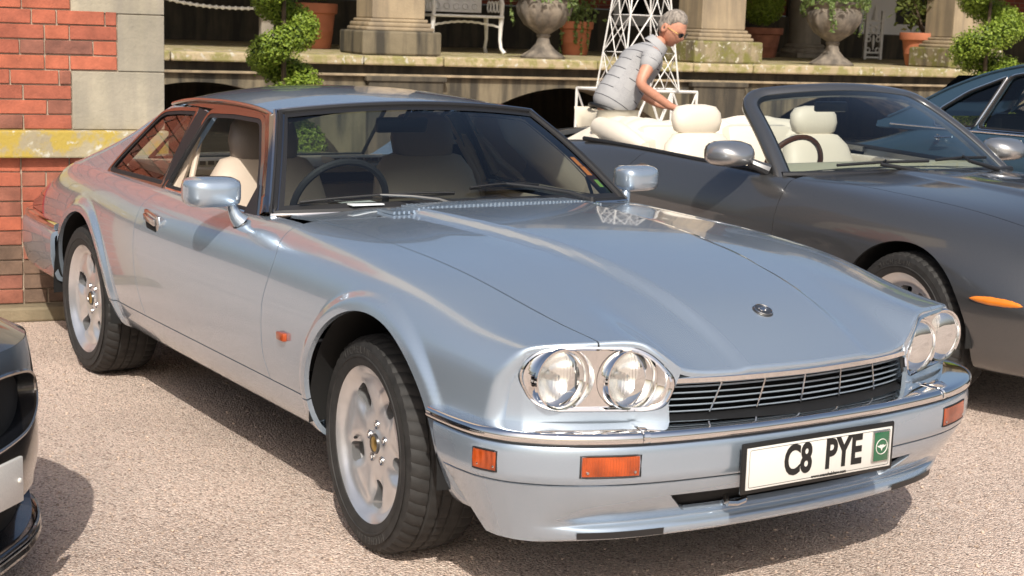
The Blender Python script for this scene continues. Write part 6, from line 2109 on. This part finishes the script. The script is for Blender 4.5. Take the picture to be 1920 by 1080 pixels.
# ------------------------------------------------------------------ dark blue classic saloon, far right
blue = empty('saloon_car', (-.74, 5.86, 0), R(0))
tag(blue, 'dark blue classic saloon parked beyond the grey convertible', 'car')
BR = [
 [(-3.9, .50, .30), (-3.2, .66, .24), (.3, .66, .22), (.80, .50, .28)],
 [(-3.9, .60, .36), (-3.2, .78, .27), (.3, .78, .25), (.80, .62, .32)],
 [(-3.9, .66, .46), (-3.2, .83, .42), (.3, .83, .40), (.80, .68, .42)],
 [(-3.9, .68, .58), (-3.0, .845, .58), (.2, .845, .56), (.80, .70, .54)],
 [(-3.9, .66, .68), (-3.0, .842, .72), (-.8, .845, .74), (.2, .83, .72), (.80, .66, .64)],
 [(-3.9, .60, .69), (-3.0, .825, .80), (-.8, .825, .88), (.2, .79, .84), (.80, .58, .72)],
 [(-3.9, .52, .72), (-3.0, .77, .84), (-2.6, .775, .945), (-.9, .775, .955), (.2, .70, .92), (.80, .48, .78)],
 [(-3.9, .36, .74), (-3.0, .55, .865), (-2.6, .56, .975), (-.9, .56, .99), (.2, .46, .97), (.80, .32, .82)],
 [(-3.9, .18, .75), (-3.0, .28, .875), (-2.6, .28, .985), (-.9, .28, 1.0), (.2, .22, .985), (.80, .16, .84)],
 [(-3.9, 0, .755), (-3.0, 0, .88), (-2.6, 0, .99), (-.9, 0, 1.005), (.2, 0, .99), (.80, 0, .845)],
]
bs_ = np.linspace(-3.9, .80, 160)
BP = body_grid(BR, bs_, 6, sig=5.0)
BS = Surf.from_grid(BP)
if BS.N[np.argmax(BS.V[:, 1]), 1] < 0: BS = Surf(BS.V, -BS.N, BS.F[:, ::-1].copy())
BAF = (0, .33, .36); BAR = (-2.73, .33, .35)
bs2 = BS.clip(arch(BAF)).clip(arch(BAR)).clip(lambda V: np.where((V[:, 0] < -.75) & (V[:, 0] > -2.9), .735 - V[:, 1], -1))
def b_gap(x0): return lambda V: .003 - np.abs(V[:, 0] - x0)
bs2 = bs2.clip(lambda V: np.where((V[:, 2] > .30) & (V[:, 1] > .7), .003 - np.abs(V[:, 0] + 2.52), -1)).clip(lambda V: np.where((V[:, 2] > .30) & (V[:, 1] > .7), .003 - np.abs(V[:, 0] + 1.62), -1))
bs2.join(bs2.mirror()).build('body', 'teal_blue_paint', blue, flange=.02, skip=lambda p: abs(p[1]) < 1e-4)
MB().box((-1.5, 0, .30), (4.0, 1.2, .06)).box((-1.9, 0, .62), (2.2, 1.4, .5)).build('floor_pan', 'underbody_black', blue, smooth=False)
def b_w(z): d = z - .95; return .765 - .34 * d - .35 * d * d
def b_rail(x): return pchip([-3.05, -2.75, -2.50, -2.18, -1.90, -1.55, -1.1, -.85, -.5], [.96, 1.09, 1.225, 1.345, 1.40, 1.425, 1.40, 1.34, 1.0], x)
P = np.zeros((150, 40, 3))
for i, x in enumerate(np.linspace(-3.04, -.52, 150)):
    zt = max(float(b_rail(np.array([x]))[0]), .97)
    for j in range(40):
        z = .93 + (zt - .93) * j / 39
        P[i, j] = (x, b_w(z), z)
S = Surf.from_grid(P)
if S.N[:, 1].mean() < 0: S = Surf(S.V, -S.N, S.F[:, ::-1].copy())
BW = [[(-2.52, .985), (-2.52, 1.07), (-2.34, 1.195), (-2.10, 1.297), (-2.20, .985)], [(-2.15, .985), (-2.055, 1.310), (-1.85, 1.352), (-1.72, 1.362), (-1.72, .985)], [(-1.64, .985), (-1.64, 1.365), (-1.40, 1.36), (-1.08, 1.325), (-.68, .985)]]
for W_ in BW:
    pr_ = [tuple(p) for p in rounded(W_, .04)]
    S = S.clip(lambda V, pr_=pr_: -sd_poly(V[:, 0], V[:, 2], pr_))
P2 = np.zeros((60, 41, 3))
for i, x in enumerate(np.linspace(-2.95, -.80, 60)):
    zr = float(b_rail(np.array([x]))[0]); wr_ = b_w(zr)
    zc = zr + .075
    for j, v in enumerate(np.linspace(-1, 1, 41)): P2[i, j] = (x, wr_ * v, zr + (zc - zr) * (1 - abs(v) ** 2.4))
S2 = Surf.from_grid(P2)
if S2.N[:, 2].mean() < 0: S2 = Surf(S2.V, -S2.N, S2.F[:, ::-1].copy())
S2 = S2.clip(lambda V: np.where((V[:, 0] < -2.62) & (np.abs(V[:, 1]) < .50), 1, -1.0))
S2.build('roof', 'teal_blue_paint', blue, flange=.02)
for sgn in (-1, 1):
    (S.mirror() if sgn < 0 else S).build('window_frames', 'teal_blue_paint', blue, flange=.03)
    for W_ in BW:
        g_ = [tuple(p) for p in rounded(inset_poly(W_, -.004), .04)]
        a_ = np.array(g_)
        V = [(x, sgn * (b_w(z) - .012), z) for x, z in g_]
        gw = mesh_obj('side_window', V, [tuple(range(len(V))) if sgn > 0 else tuple(range(len(V) - 1, -1, -1))], 'side_glass', blue, False)
        # make sure that the pane faces outwards
        if gw.data.polygons[0].normal.y * sgn < 0: gw.data.flip_normals()
        MB().tube([(x, sgn * (b_w(z) + .002), z) for x, z in g_], .009, 6, closed=True).build('window_chrome', 'black_rubber', gw)
        MB().tube([(x, sgn * (b_w(z) + .007), z) for x, z in [tuple(p) for p in rounded(inset_poly(W_, -.014), .04)]], .005, 6, closed=True).build('window_bright_strip', 'chrome', gw)
    MB().tube([(x, sgn * (b_w(float(b_rail(np.array([x]))[0])) + .006), float(b_rail(np.array([x]))[0]) + .002) for x in np.linspace(-2.95, -.85, 40)], .009, 6).build('drip_rail', 'teal_blue_paint', blue)
    for x in (-2.36, -1.46):
        h = MB().tube([(x - .06, sgn * .842, .90), (x - .05, sgn * .872, .902), (x + .02, sgn * .874, .908), (x + .085, sgn * .868, .914)], [.012, .011, .009, .006], 8).lathe([(0, .01), (.018, .008), (.02, 0)], 12, origin=(x - .06, sgn * .838, .90), axis='y').build('door_handle', 'chrome', blue)
    MB().tube([(x, sgn * .782, .958) for x in np.linspace(-.75, -2.9, 20)], .007, 6).build('waist_strip', 'chrome', blue)
for x, y in ((-2.15, -.36), (-2.15, .36), (-1.35, -.36), (-1.35, .36)):
    MB().box((x, y, .86), (.16, .56, .42), bev=.06).build('seat', 'dash_dark', blue)
mesh_obj('windscreen', [(-.52, -.66, .99), (-.52, .66, .99), (-.86, .56, 1.36), (-.86, -.56, 1.36)], [(0, 1, 2, 3)], 'side_glass', blue, False)
mesh_obj('rear_window', [(-2.98, -.5, 1.0), (-2.98, .5, 1.0), (-2.60, .48, 1.30), (-2.60, -.48, 1.30)], [(3, 2, 1, 0)], 'side_glass', blue, False)
w2 = make_wheel(blue, 'ten', Rt=.325, Wt=.19, rr=.20)
place_wheel(w2, (0, -.70, .325))
for (x, y, rz) in ((-2.73, -.70, 0), (0, .70, math.pi), (-2.73, .70, math.pi)): place_wheel(copy_tree(w2, blue), (x, y, .325), rz, .4)

# ------------------------------------------------------------------ black car whose nose enters the frame at the lower left
blk = empty('sports_car', (.122, -2.0, 0), R(43))
tag(blk, 'black car whose rounded nose and white plate enter the frame at the lower left', 'car')
def n_sweep(w): return pchip([0, .26, .40, .55, .70, .80, .88, .95], [0, .022, .065, .155, .31, .50, .78, 1.0], w)
NR = [
 [(-4.5, .50, .32), (-3.8, .66, .22), (-1.0, .70, .17), (0, .62, .17)],
 [(-4.5, .62, .38), (-3.8, .80, .27), (-1.0, .84, .22), (0, .76, .22)],
 [(-4.5, .68, .48), (-3.8, .88, .45), (-1.0, .90, .44), (0, .80, .42)],
 [(-4.5, .70, .60), (-3.8, .89, .62), (-1.0, .905, .60), (0, .79, .55)],
 [(-4.5, .66, .74), (-3.8, .86, .78), (-1.9, .87, .78), (-1.0, .87, .75), (-.4, .83, .69), (0, .75, .62)],
 [(-4.5, .58, .82), (-3.8, .78, .88), (-1.9, .79, .86), (-1.0, .78, .83), (-.4, .73, .755), (0, .66, .655)],
 [(-4.5, .40, .86), (-3.8, .55, .93), (-1.9, .56, .90), (-1.0, .55, .87), (-.4, .50, .79), (0, .44, .672)],
 [(-4.5, .20, .87), (-3.8, .28, .95), (-1.9, .28, .92), (-1.0, .27, .885), (-.4, .25, .80), (0, .22, .678)],
 [(-4.5, 0, .875), (-3.8, 0, .955), (-1.9, 0, .925), (-1.0, 0, .89), (-.4, 0, .805), (0, 0, .68)],
]
def n_post(P):
    s = P[..., 0].copy(); w = P[..., 1]
    P[..., 0] = s - n_sweep(w) * sstep((s + 1.5) / 1.5)
    return P
ns_ = np.linspace(-4.5, 0, 160)
NP = body_grid(NR, ns_, 7, sig=4.0, post=n_post)
NS = Surf.from_grid(NP)
if NS.N[np.argmax(NS.V[:, 1]), 1] < 0: NS = Surf(NS.V, -NS.N, NS.F[:, ::-1].copy())
nb = NS.clip(arch((-.95, .33, .37))).clip(arch((-3.6, .33, .37))).clip(lambda V: np.where((V[:, 0] < -1.95) & (V[:, 0] > -3.7), .72 - V[:, 1], -1))
nb.join(nb.mirror()).build('body', 'black_paint', blk, flange=.015, skip=lambda p: abs(p[1]) < 1e-4)
# nose face with oval intake
ny, nz = 140, 80
P = np.zeros((ny, nz, 3))
zz_ = np.linspace(.13, .675, nz)
for i, y in enumerate(np.linspace(-.80, .80, ny)):
    zt_ = float(pchip([0, .22, .44, .66, .75, .80], [.68, .678, .672, .655, .62, .55], np.array([abs(y)]))[0])
    for j in range(nz):
        z = .13 + (zt_ - .13) * j / (nz - 1)
        b = float(pchip([.13, .20, .28, .38, .50, .60, .68], [-.01, .015, .02, .035, .03, .018, 0], np.array([z]))[0])
        P[i, j] = (-float(n_sweep(np.array([abs(y)]))[0]) + b, y, z)
S = Surf.from_grid(P)
if S.N[:, 0].mean() < 0: S = Surf(S.V, -S.N, S.F[:, ::-1].copy())
f_in = lambda V: 1 - (np.abs(V[:, 1]) / .44) ** 3 - (np.abs(V[:, 2] - .535) / .088) ** 2.2
f_lo = lambda V: 1 - (np.abs(V[:, 1]) / .60) ** 6 - (np.abs(V[:, 2] - .225) / .055) ** 3
nf = S.clip(f_in).clip(f_lo)
nose = nf.build('nose', 'black_paint', blk, flange=.05, skip=lambda p: abs(p[1]) > .79 or p[2] > .66 and abs(p[1]) < .7)
S.clip(lambda V: -f_in(V) - .3).build('intake_mesh', 'underbody_black', nose).location = (-.05, 0, 0)
S.clip(lambda V: -f_lo(V) - .3).build('lower_intake', 'underbody_black', nose).location = (-.05, 0, 0)
def nose_pt(y, z, o=0.0):
    b = float(pchip([.13, .20, .28, .38, .50, .60, .68], [-.01, .015, .02, .035, .03, .018, 0], np.array([z]))[0])
    return (-float(n_sweep(np.array([abs(y)]))[0]) + b + o, y, z)
MB().tube([nose_pt(.445 * np.sign(math.cos(a)) * abs(math.cos(a)) ** .66, .535 + .09 * np.sign(math.sin(a)) * abs(math.sin(a)) ** .9, .002) for a in np.linspace(0, 2 * math.pi, 73)[:-1]], .006, 6, closed=True).build('intake_rim', 'dark_trim', nose)
for z, o, r_ in ((.135, .03, .014), (.165, .022, .008)):
    MB().tube([nose_pt(y, z, o) for y in np.linspace(-.78, .78, 61)], r_, 8).build('splitter', 'black_paint', nose)
MB().tube([nose_pt(y, .152, .034) for y in np.linspace(-.77, .77, 61)], .003, 6).build('splitter_strip', 'satin_chrome', nose)
npl = MB().box((.055, -.045, .365), (.012, .47, .118), bev=.004).build('number_plate', 'plate_face_grey', nose)
for y in (-.26, .17): MB().lathe([(0, .006), (.006, .005), (.007, 0)], 12, origin=(.061, y, .365), axis='x').build('plate_screw', 'plate_white', npl)
for sgn in (-1, 1):
    hl = MB().lathe([(0, .035), (.05, .030), (.09, .015), (.105, -.01)], 28).build('headlight', 'lamp_reflector', blk)
    k = np.argmin(((NS.V - np.array([-.42, .66, .72])) ** 2).sum(1)); p = NS.V[k]; n = NS.N[k]
    hl.matrix_local = Matrix.Translation((p[0], sgn * p[1], p[2])) @ Vector((n[0], sgn * n[1], n[2])).to_track_quat('Z', 'X').to_matrix().to_4x4() @ Matrix.Diagonal((1.0, 1.5, .6, 1))
    MB().lathe([(0, .042), (.055, .036), (.098, .018), (.112, -.012)], 28).build('lens', 'windscreen_glass', hl)
w3 = make_wheel(blk, 'ten', Rt=.33, Wt=.24, rr=.235)
place_wheel(w3, (-.95, -.76, .33))
for (x, y, rz) in ((-3.6, -.76, 0), (-.95, .76, math.pi), (-3.6, .76, math.pi)): place_wheel(copy_tree(w3, blk), (x, y, .33), rz, .2)
MB().box((-2.3, 0, .28), (3.9, 1.3, .06)).box((-.75, 0, .45), (.5, 1.0, .3)).box((-2.8, 0, .6), (1.8, 1.4, .45)).build('floor_pan', 'underbody_black', blk, smooth=False)
# cabin
P = np.zeros((50, 41, 3))
for i, t in enumerate(np.linspace(0, 1, 50)):
    x = -1.75 - 2.2 * t
    h = float(pchip([0, .25, .42, .6, 1.0], [.86, 1.24, 1.31, 1.28, .93], np.array([t]))[0])
    for j, v in enumerate(np.linspace(-1, 1, 41)):
        wv = .80 - .28 * (h - .86) / .45
        P[i, j] = (x, wv * v, .86 + (h - .86) * (1 - abs(v) ** 3.2))
S = Surf.from_grid(P)
if S.N[:, 2].mean() < 0: S = Surf(S.V, -S.N, S.F[:, ::-1].copy())
S.build('cabin', 'dark_pane', blk)
# ------------------------------------------------------------------ man bending over the rear of the convertible
pbr('skin', (.55, .26, .17), rough=.5, noise=.12, nscale=25)
pbr('grey_hair', (.27, .235, .20), rough=.75, noise=.6, nscale=60, bump=.010, bscale=110, stretch=(1.0, 1.0, .35))
pbr('cream_trousers', (.62, .56, .44), rough=.85, bump=.003, bscale=18)
pbr('black_belt', (.012, .012, .012), rough=.4)
pbr('shoe_leather', (.06, .035, .02), rough=.4)
pbr('shade_lens', (.006, .006, .007), rough=.05, coat=1.0)
def _shirt():
    m, nt, b = nodes_of('striped_polo')
    tc = nt.nodes.new('ShaderNodeTexCoord')
    at = nt.nodes.new('ShaderNodeAttribute'); at.attribute_name = 'stripe'
    fr = nt.nodes.new('ShaderNodeMath'); fr.operation = 'FRACT'
    mu = nt.nodes.new('ShaderNodeMath'); mu.operation = 'MULTIPLY'; mu.inputs[1].default_value = 1 / .074
    nt.links.new(at.outputs['Fac'], mu.inputs[0]); nt.links.new(mu.outputs[0], fr.inputs[0])
    lt = nt.nodes.new('ShaderNodeMath'); lt.operation = 'LESS_THAN'; lt.inputs[1].default_value = .075
    nt.links.new(fr.outputs[0], lt.inputs[0])
    mx = nt.nodes.new('ShaderNodeMix'); mx.data_type = 'RGBA'
    mx.inputs[6].default_value = (.36, .36, .365, 1); mx.inputs[7].default_value = (.035, .035, .045, 1)
    nt.links.new(lt.outputs[0], mx.inputs[0]); nt.links.new(mx.outputs[2], b.inputs['Base Color'])
    b.inputs['Roughness'].default_value = .85
    n = nt.nodes.new('ShaderNodeTexNoise'); n.inputs['Scale'].default_value = 14; n.inputs['Detail'].default_value = 4
    nt.links.new(tc.outputs['Object'], n.inputs['Vector'])
    bp = nt.nodes.new('ShaderNodeBump'); bp.inputs['Distance'].default_value = .012; bp.inputs['Strength'].default_value = .6
    nt.links.new(n.outputs[0], bp.inputs['Height']); nt.links.new(bp.outputs[0], b.inputs['Normal'])
_shirt()
MD = 9.45
mroot = empty('person', TP(4.62, MD, 0))
tag(mroot, 'person in a striped grey polo shirt and sunglasses bending over the convertible', 'person')
minv = Matrix.Translation(-Vector(TP(4.62, MD, 0)))
def J(e, dd, z): return Vector(TP(e, MD + dd, z))
def skin_mesh(name, joints, edges, mat, parent, sub=2, root=0):
    """joints: list of (point, radius or (rx, ry)); grown with Skin + Subdivision and applied"""
    me = bpy.data.meshes.new(name)
    me.from_pydata([tuple(minv @ p) for p, r in joints], edges, [])
    o = bpy.data.objects.new(name, me); COL.objects.link(o)
    sk = o.modifiers.new('s', 'SKIN'); sk.use_smooth_shade = True; sk.branch_smoothing = .6
    for i, (p, r) in enumerate(joints):
        v = me.skin_vertices[0].data[i]
        v.radius = (r, r) if not hasattr(r, '__len__') else r
        v.use_root = (i == root)
    sb = o.modifiers.new('d', 'SUBSURF'); sb.levels = sub; sb.render_levels = sub
    bpy.context.view_layer.update()
    dg = bpy.context.evaluated_depsgraph_get()
    nm = bpy.data.meshes.new_from_object(o.evaluated_get(dg))
    bpy.data.objects.remove(o)
    nm.materials.clear(); nm.materials.append(MAT[mat])
    nm.polygons.foreach_set('use_smooth', [True] * len(nm.polygons))
    ob = bpy.data.objects.new(name, nm)
    return link(ob, parent)
hipc = J(4.60, 0, .93)
T = {'pelvis': J(4.605, 0, .92), 'waist': J(4.66, 0, 1.06), 'chest': J(4.79, 0, 1.26), 'upper': J(4.885, 0, 1.375), 'neck': J(4.955, -.01, 1.435), 'head0': J(5.00, -.02, 1.485),
     'rs': J(4.845, -.19, 1.375), 'rel': J(4.715, -.24, 1.175), 'rw': J(4.945, -.25, 1.035), 'rh': J(5.005, -.25, 1.010),
     'ls': J(4.90, .18, 1.36), 'lel': J(4.93, .26, 1.12), 'lw': J(5.08, .16, 1.02), 'lh': J(5.14, .13, 1.005),
     'rhip': J(4.60, -.095, .88), 'rk': J(4.63, -.10, .48), 'ra': J(4.56, -.10, .09), 'rt': J(4.70, -.11, .035),
     'lhip': J(4.60, .095, .88), 'lk': J(4.66, .11, .48), 'la': J(4.60, .12, .09), 'lt': J(4.74, .13, .035)}
names_ = list(T)
ix = {k: i for i, k in enumerate(names_)}
rad = {'pelvis': .135, 'waist': .130, 'chest': .145, 'upper': .105, 'neck': .058, 'head0': .055, 'rs': .062, 'rel': .046, 'rw': .031, 'rh': .034, 'ls': .062, 'lel': .046, 'lw': .031, 'lh': .034, 'rhip': .09, 'rk': .06, 'ra': .042, 'rt': .035, 'lhip': .09, 'lk': .06, 'la': .042, 'lt': .035}
ed = [('pelvis', 'waist'), ('waist', 'chest'), ('chest', 'upper'), ('upper', 'neck'), ('neck', 'head0'), ('upper', 'rs'), ('rs', 'rel'), ('rel', 'rw'), ('rw', 'rh'), ('upper', 'ls'), ('ls', 'lel'), ('lel', 'lw'), ('lw', 'lh'), ('pelvis', 'rhip'), ('rhip', 'rk'), ('rk', 'ra'), ('ra', 'rt'), ('pelvis', 'lhip'), ('lhip', 'lk'), ('lk', 'la'), ('la', 'lt')]
J_ = [(T[k], rad[k] * .90) for k in names_]; E_ = [(ix[a], ix[b]) for a, b in ed]
# fingers rooted in the palms
fw = Vector(WD.tolist())
for hd, sgn in (('rh', -1), ('lh', 1)):
    base = T[hd]
    for k, (sp_, L) in enumerate(((-.032, .062), (-.011, .074), (.011, .072), (.031, .058))):
        a = base + Vector((WN * -sp_).tolist()) + fw * .035
        b = a + fw * L * .55 + Vector((0, 0, -.008)); c = a + fw * L + Vector((0, 0, -.026))
        i0 = len(J_); J_ += [(a, .0105), (b, .0095), (c, .0080)]; E_ += [(ix[hd], i0), (i0, i0 + 1), (i0 + 1, i0 + 2)]
    a = base + Vector((WN * (.035 * sgn)).tolist()) + fw * .0; b = a + fw * .035 + Vector((WN * (.018 * sgn)).tolist()) + Vector((0, 0, -.012))
    i0 = len(J_); J_ += [(a, .012), (b, .0095)]; E_ += [(ix[hd], i0), (i0, i0 + 1)]
body = skin_mesh('body', J_, E_, 'skin', mroot)
# head: shaped ellipsoid, face turned down to the right
hc = Vector(TP(5.065, MD - .02, 1.548))
f = (Vector(WD.tolist()) * .44 + Vector(WN.tolist()) * .74 + Vector((0, 0, -.52))).normalized()     # face direction
upv = (Vector((0, 0, 1)) - f * f.z).normalized()
rt_ = f.cross(upv).normalized()
def H(a, b, c): return hc + rt_ * a + f * b + upv * c         # right, forward, up
V = []; F = []
nu, nv = 40, 30
for i in range(nv + 1):
    th = math.pi * i / nv
    for k in range(nu):
        ph = 2 * math.pi * k / nu
        x = math.sin(th) * math.sin(ph); y = math.sin(th) * math.cos(ph); z = math.cos(th)
        a = .077 * x; b = .098 * y; c = .122 * z
        if z < 0:
            a *= 1 - .28 * (-z) ** 1.5; b *= 1 - .10 * (-z)
            if y > 0: b += .012 * (-z)
        if y > .2: b *= .95
        # nose, brow, mouth, chin
        b += .026 * math.exp(-(x / .14) ** 2 - ((z + .18) / .17) ** 2) * (y > 0)
        b += .010 * math.exp(-(x / .55) ** 2 - ((z - .16) / .10) ** 2) * (y > 0)
        b -= .011 * math.exp(-((abs(x) - .36) / .16) ** 2 - ((z - .02) / .10) ** 2) * (y > 0)
        b += .008 * math.exp(-(x / .30) ** 2 - ((z + .50) / .07) ** 2) * (y > 0)
        b -= .005 * math.exp(-(x / .30) ** 2 - ((z + .58) / .03) ** 2) * (y > 0)
        b += .012 * math.exp(-(x / .28) ** 2 - ((z + .85) / .12) ** 2) * (y > 0)
        V.append(minv @ H(a, b, c))
for i in range(nv):
    for k in range(nu): F.append((i * nu + k, i * nu + (k + 1) % nu, (i + 1) * nu + (k + 1) % nu, (i + 1) * nu + k))
# join the head with the body mesh so the figure is one surface object
bm = bmesh.new(); bm.from_mesh(body.data)
vs = [bm.verts.new(v) for v in V]
for fc in F:
    try:
        q = bm.faces.new([vs[i] for i in fc]); q.smooth = True
    except ValueError: pass
for s_ in (-1, 1):      # ears
    c0 = H(s_ * .077, -.012, -.005)
    ring = []
    for (rr_, off) in ((.034, 0), (.036, .010), (.026, .016), (.010, .010)):
        ring.append([bm.verts.new(minv @ (c0 + upv * (rr_ * math.cos(t)) + f * (rr_ * .62 * math.sin(t)) + rt_ * (s_ * off) - f * off * .4)) for t in np.linspace(0, 2 * math.pi, 13)[:-1]])
    for r0, r1 in zip(ring[:-1], ring[1:]):
        for k in range(12):
            q = bm.faces.new((r0[k], r0[(k + 1) % 12], r1[(k + 1) % 12], r1[k])); q.smooth = True
bmesh.ops.recalc_face_normals(bm, faces=bm.faces)
bm.to_mesh(body.data); bm.free()
# short grey hair as a shell over crown, sides and back
V = []; F = []; rnd = random.Random(9)
idx = {}
for i in range(nv + 1):
    th = math.pi * i / nv
    for k in range(nu):
        ph = 2 * math.pi * k / nu
        x = math.sin(th) * math.sin(ph); y = math.sin(th) * math.cos(ph); z = math.cos(th)
        hairline = .64 if y > .45 else (.64 - 1.25 * (.45 - y) if y > -.25 else -.42)
        if abs(x) > .75 and y > .0: hairline = max(hairline, .22)
        t = z - hairline
        if t < -.10: continue
        th_k = .004 + .010 * min(1, max(0, t * 3)) + rnd.uniform(-.0015, .0025)
        if t < 0: th_k = -.003
        idx[(i, k)] = len(V)
        V.append(minv @ H((.077 + th_k) * x, (.098 + th_k) * y * (.95 if y > .2 else 1), (.122 + th_k) * z))
for i in range(nv):
    for k in range(nu):
        q = [(i, k), (i, (k + 1) % nu), (i + 1, (k + 1) % nu), (i + 1, k)]
        if all(a in idx for a in q): F.append(tuple(idx[a] for a in q))
mesh_obj('hair', V, F, 'grey_hair', mroot)
# sunglasses
for s_ in (-1, 1):
    c0 = H(s_ * .034, .104, .006)
    pts = [minv @ (c0 + rt_ * (.027 * math.cos(t)) + upv * (.019 * math.sin(t)) - f * (.010 * abs(math.cos(t)) * (1 if s_ * math.cos(t) > 0 else 0))) for t in np.linspace(0, 2 * math.pi, 25)[:-1]]
    cen = minv @ (c0 + f * .004)
    mesh_obj('sunglass_lens', [tuple(p) for p in pts] + [tuple(cen)], [(i, (i + 1) % 24, 24) for i in range(24)], 'shade_lens', mroot)
    MB().tube([minv @ H(s_ * .060, .088, .010), minv @ H(s_ * .078, .05, .012), minv @ H(s_ * .083, -.01, .008)], .0022, 6).build('sunglass_arm', 'gold_badge', mroot)
MB().tube([minv @ H(-.010, .108, .010), minv @ H(0, .112, .013), minv @ H(.010, .108, .010)], .002, 6).build('sunglass_bridge', 'gold_badge', mroot)
# polo shirt
sj = [(T['pelvis'] + Vector((0, 0, .03)), .150), (T['waist'], .168), (T['chest'], .172), (T['upper'], .122), (T['neck'] - Vector((0, 0, .015)), .072), (T['rs'], .082), (T['rs'].lerp(T['rel'], .62), .074), (T['ls'], .082), (T['ls'].lerp(T['lel'], .62), .074)]
shirt = skin_mesh('polo_shirt', sj, [(0, 1), (1, 2), (2, 3), (3, 4), (3, 5), (5, 6), (3, 7), (7, 8)], 'striped_polo', mroot)
ax = (T['upper'] - T['pelvis']).normalized(); sl = (T['rel'] - T['rs']).normalized()
att = shirt.data.attributes.new('stripe', 'FLOAT', 'POINT')
vals = []
rs_l = minv @ T['rs']; pv_l = minv @ T['pelvis']; ls_l = minv @ T['ls']; sl2 = (T['lel'] - T['ls']).normalized()
wn_ = Vector(WN.tolist())
for v in shirt.data.vertices:
    dr = (v.co - rs_l); tt = dr.dot(sl)
    if tt > .035 and (dr - sl * tt).length < .12 and dr.dot(wn_) > -.09: vals.append(tt + .02)
    else: vals.append((v.co - pv_l).dot(ax) + 1.0)
att.data.foreach_set('value', vals)
col = MB()
nb_ = T['neck']; ndir = (T['head0'] - T['neck']).normalized(); u0 = ndir.orthogonal().normalized(); v0 = ndir.cross(u0)
P = np.zeros((25, 4, 3))
for k in range(25):
    a = 2 * math.pi * k / 24
    for j, (r_, h) in enumerate(((.066, .022), (.074, .026), (.086, -.005), (.092, -.030))):
        p = minv @ (nb_ + ndir * h + (u0 * math.cos(a) + v0 * math.sin(a)) * r_)
        P[k, j] = p
MB().grid(P).build('shirt_collar', 'plain_polo', mroot)
tj = [(T['pelvis'], .150), (T['rhip'], .105), (T['rk'], .080), (T['ra'] + Vector((0, 0, .02)), .075), (T['lhip'], .105), (T['lk'], .080), (T['la'] + Vector((0, 0, .02)), .075)]
skin_mesh('trousers', tj, [(0, 1), (1, 2), (2, 3), (0, 4), (4, 5), (5, 6)], 'cream_trousers', mroot)
wc = minv @ (T['pelvis'] + (T['waist'] - T['pelvis']) * .38)
bd_ = (T['waist'] - T['pelvis']).normalized(); u0 = bd_.orthogonal().normalized(); v0 = bd_.cross(u0)
MB().tube([wc + u0 * .146 * math.cos(a) + v0 * .146 * math.sin(a) for a in np.linspace(0, 2 * math.pi, 33)[:-1]], .014, 8, closed=True).build('belt', 'black_belt', mroot)
for a, b in (('ra', 'rt'), ('la', 'lt')):
    skin_mesh('shoe', [(T[a] - Vector((0, 0, .04)), .05), (T[b] + Vector((0, 0, .005)), .045)], [(0, 1)], 'shoe_leather', mroot, sub=1)
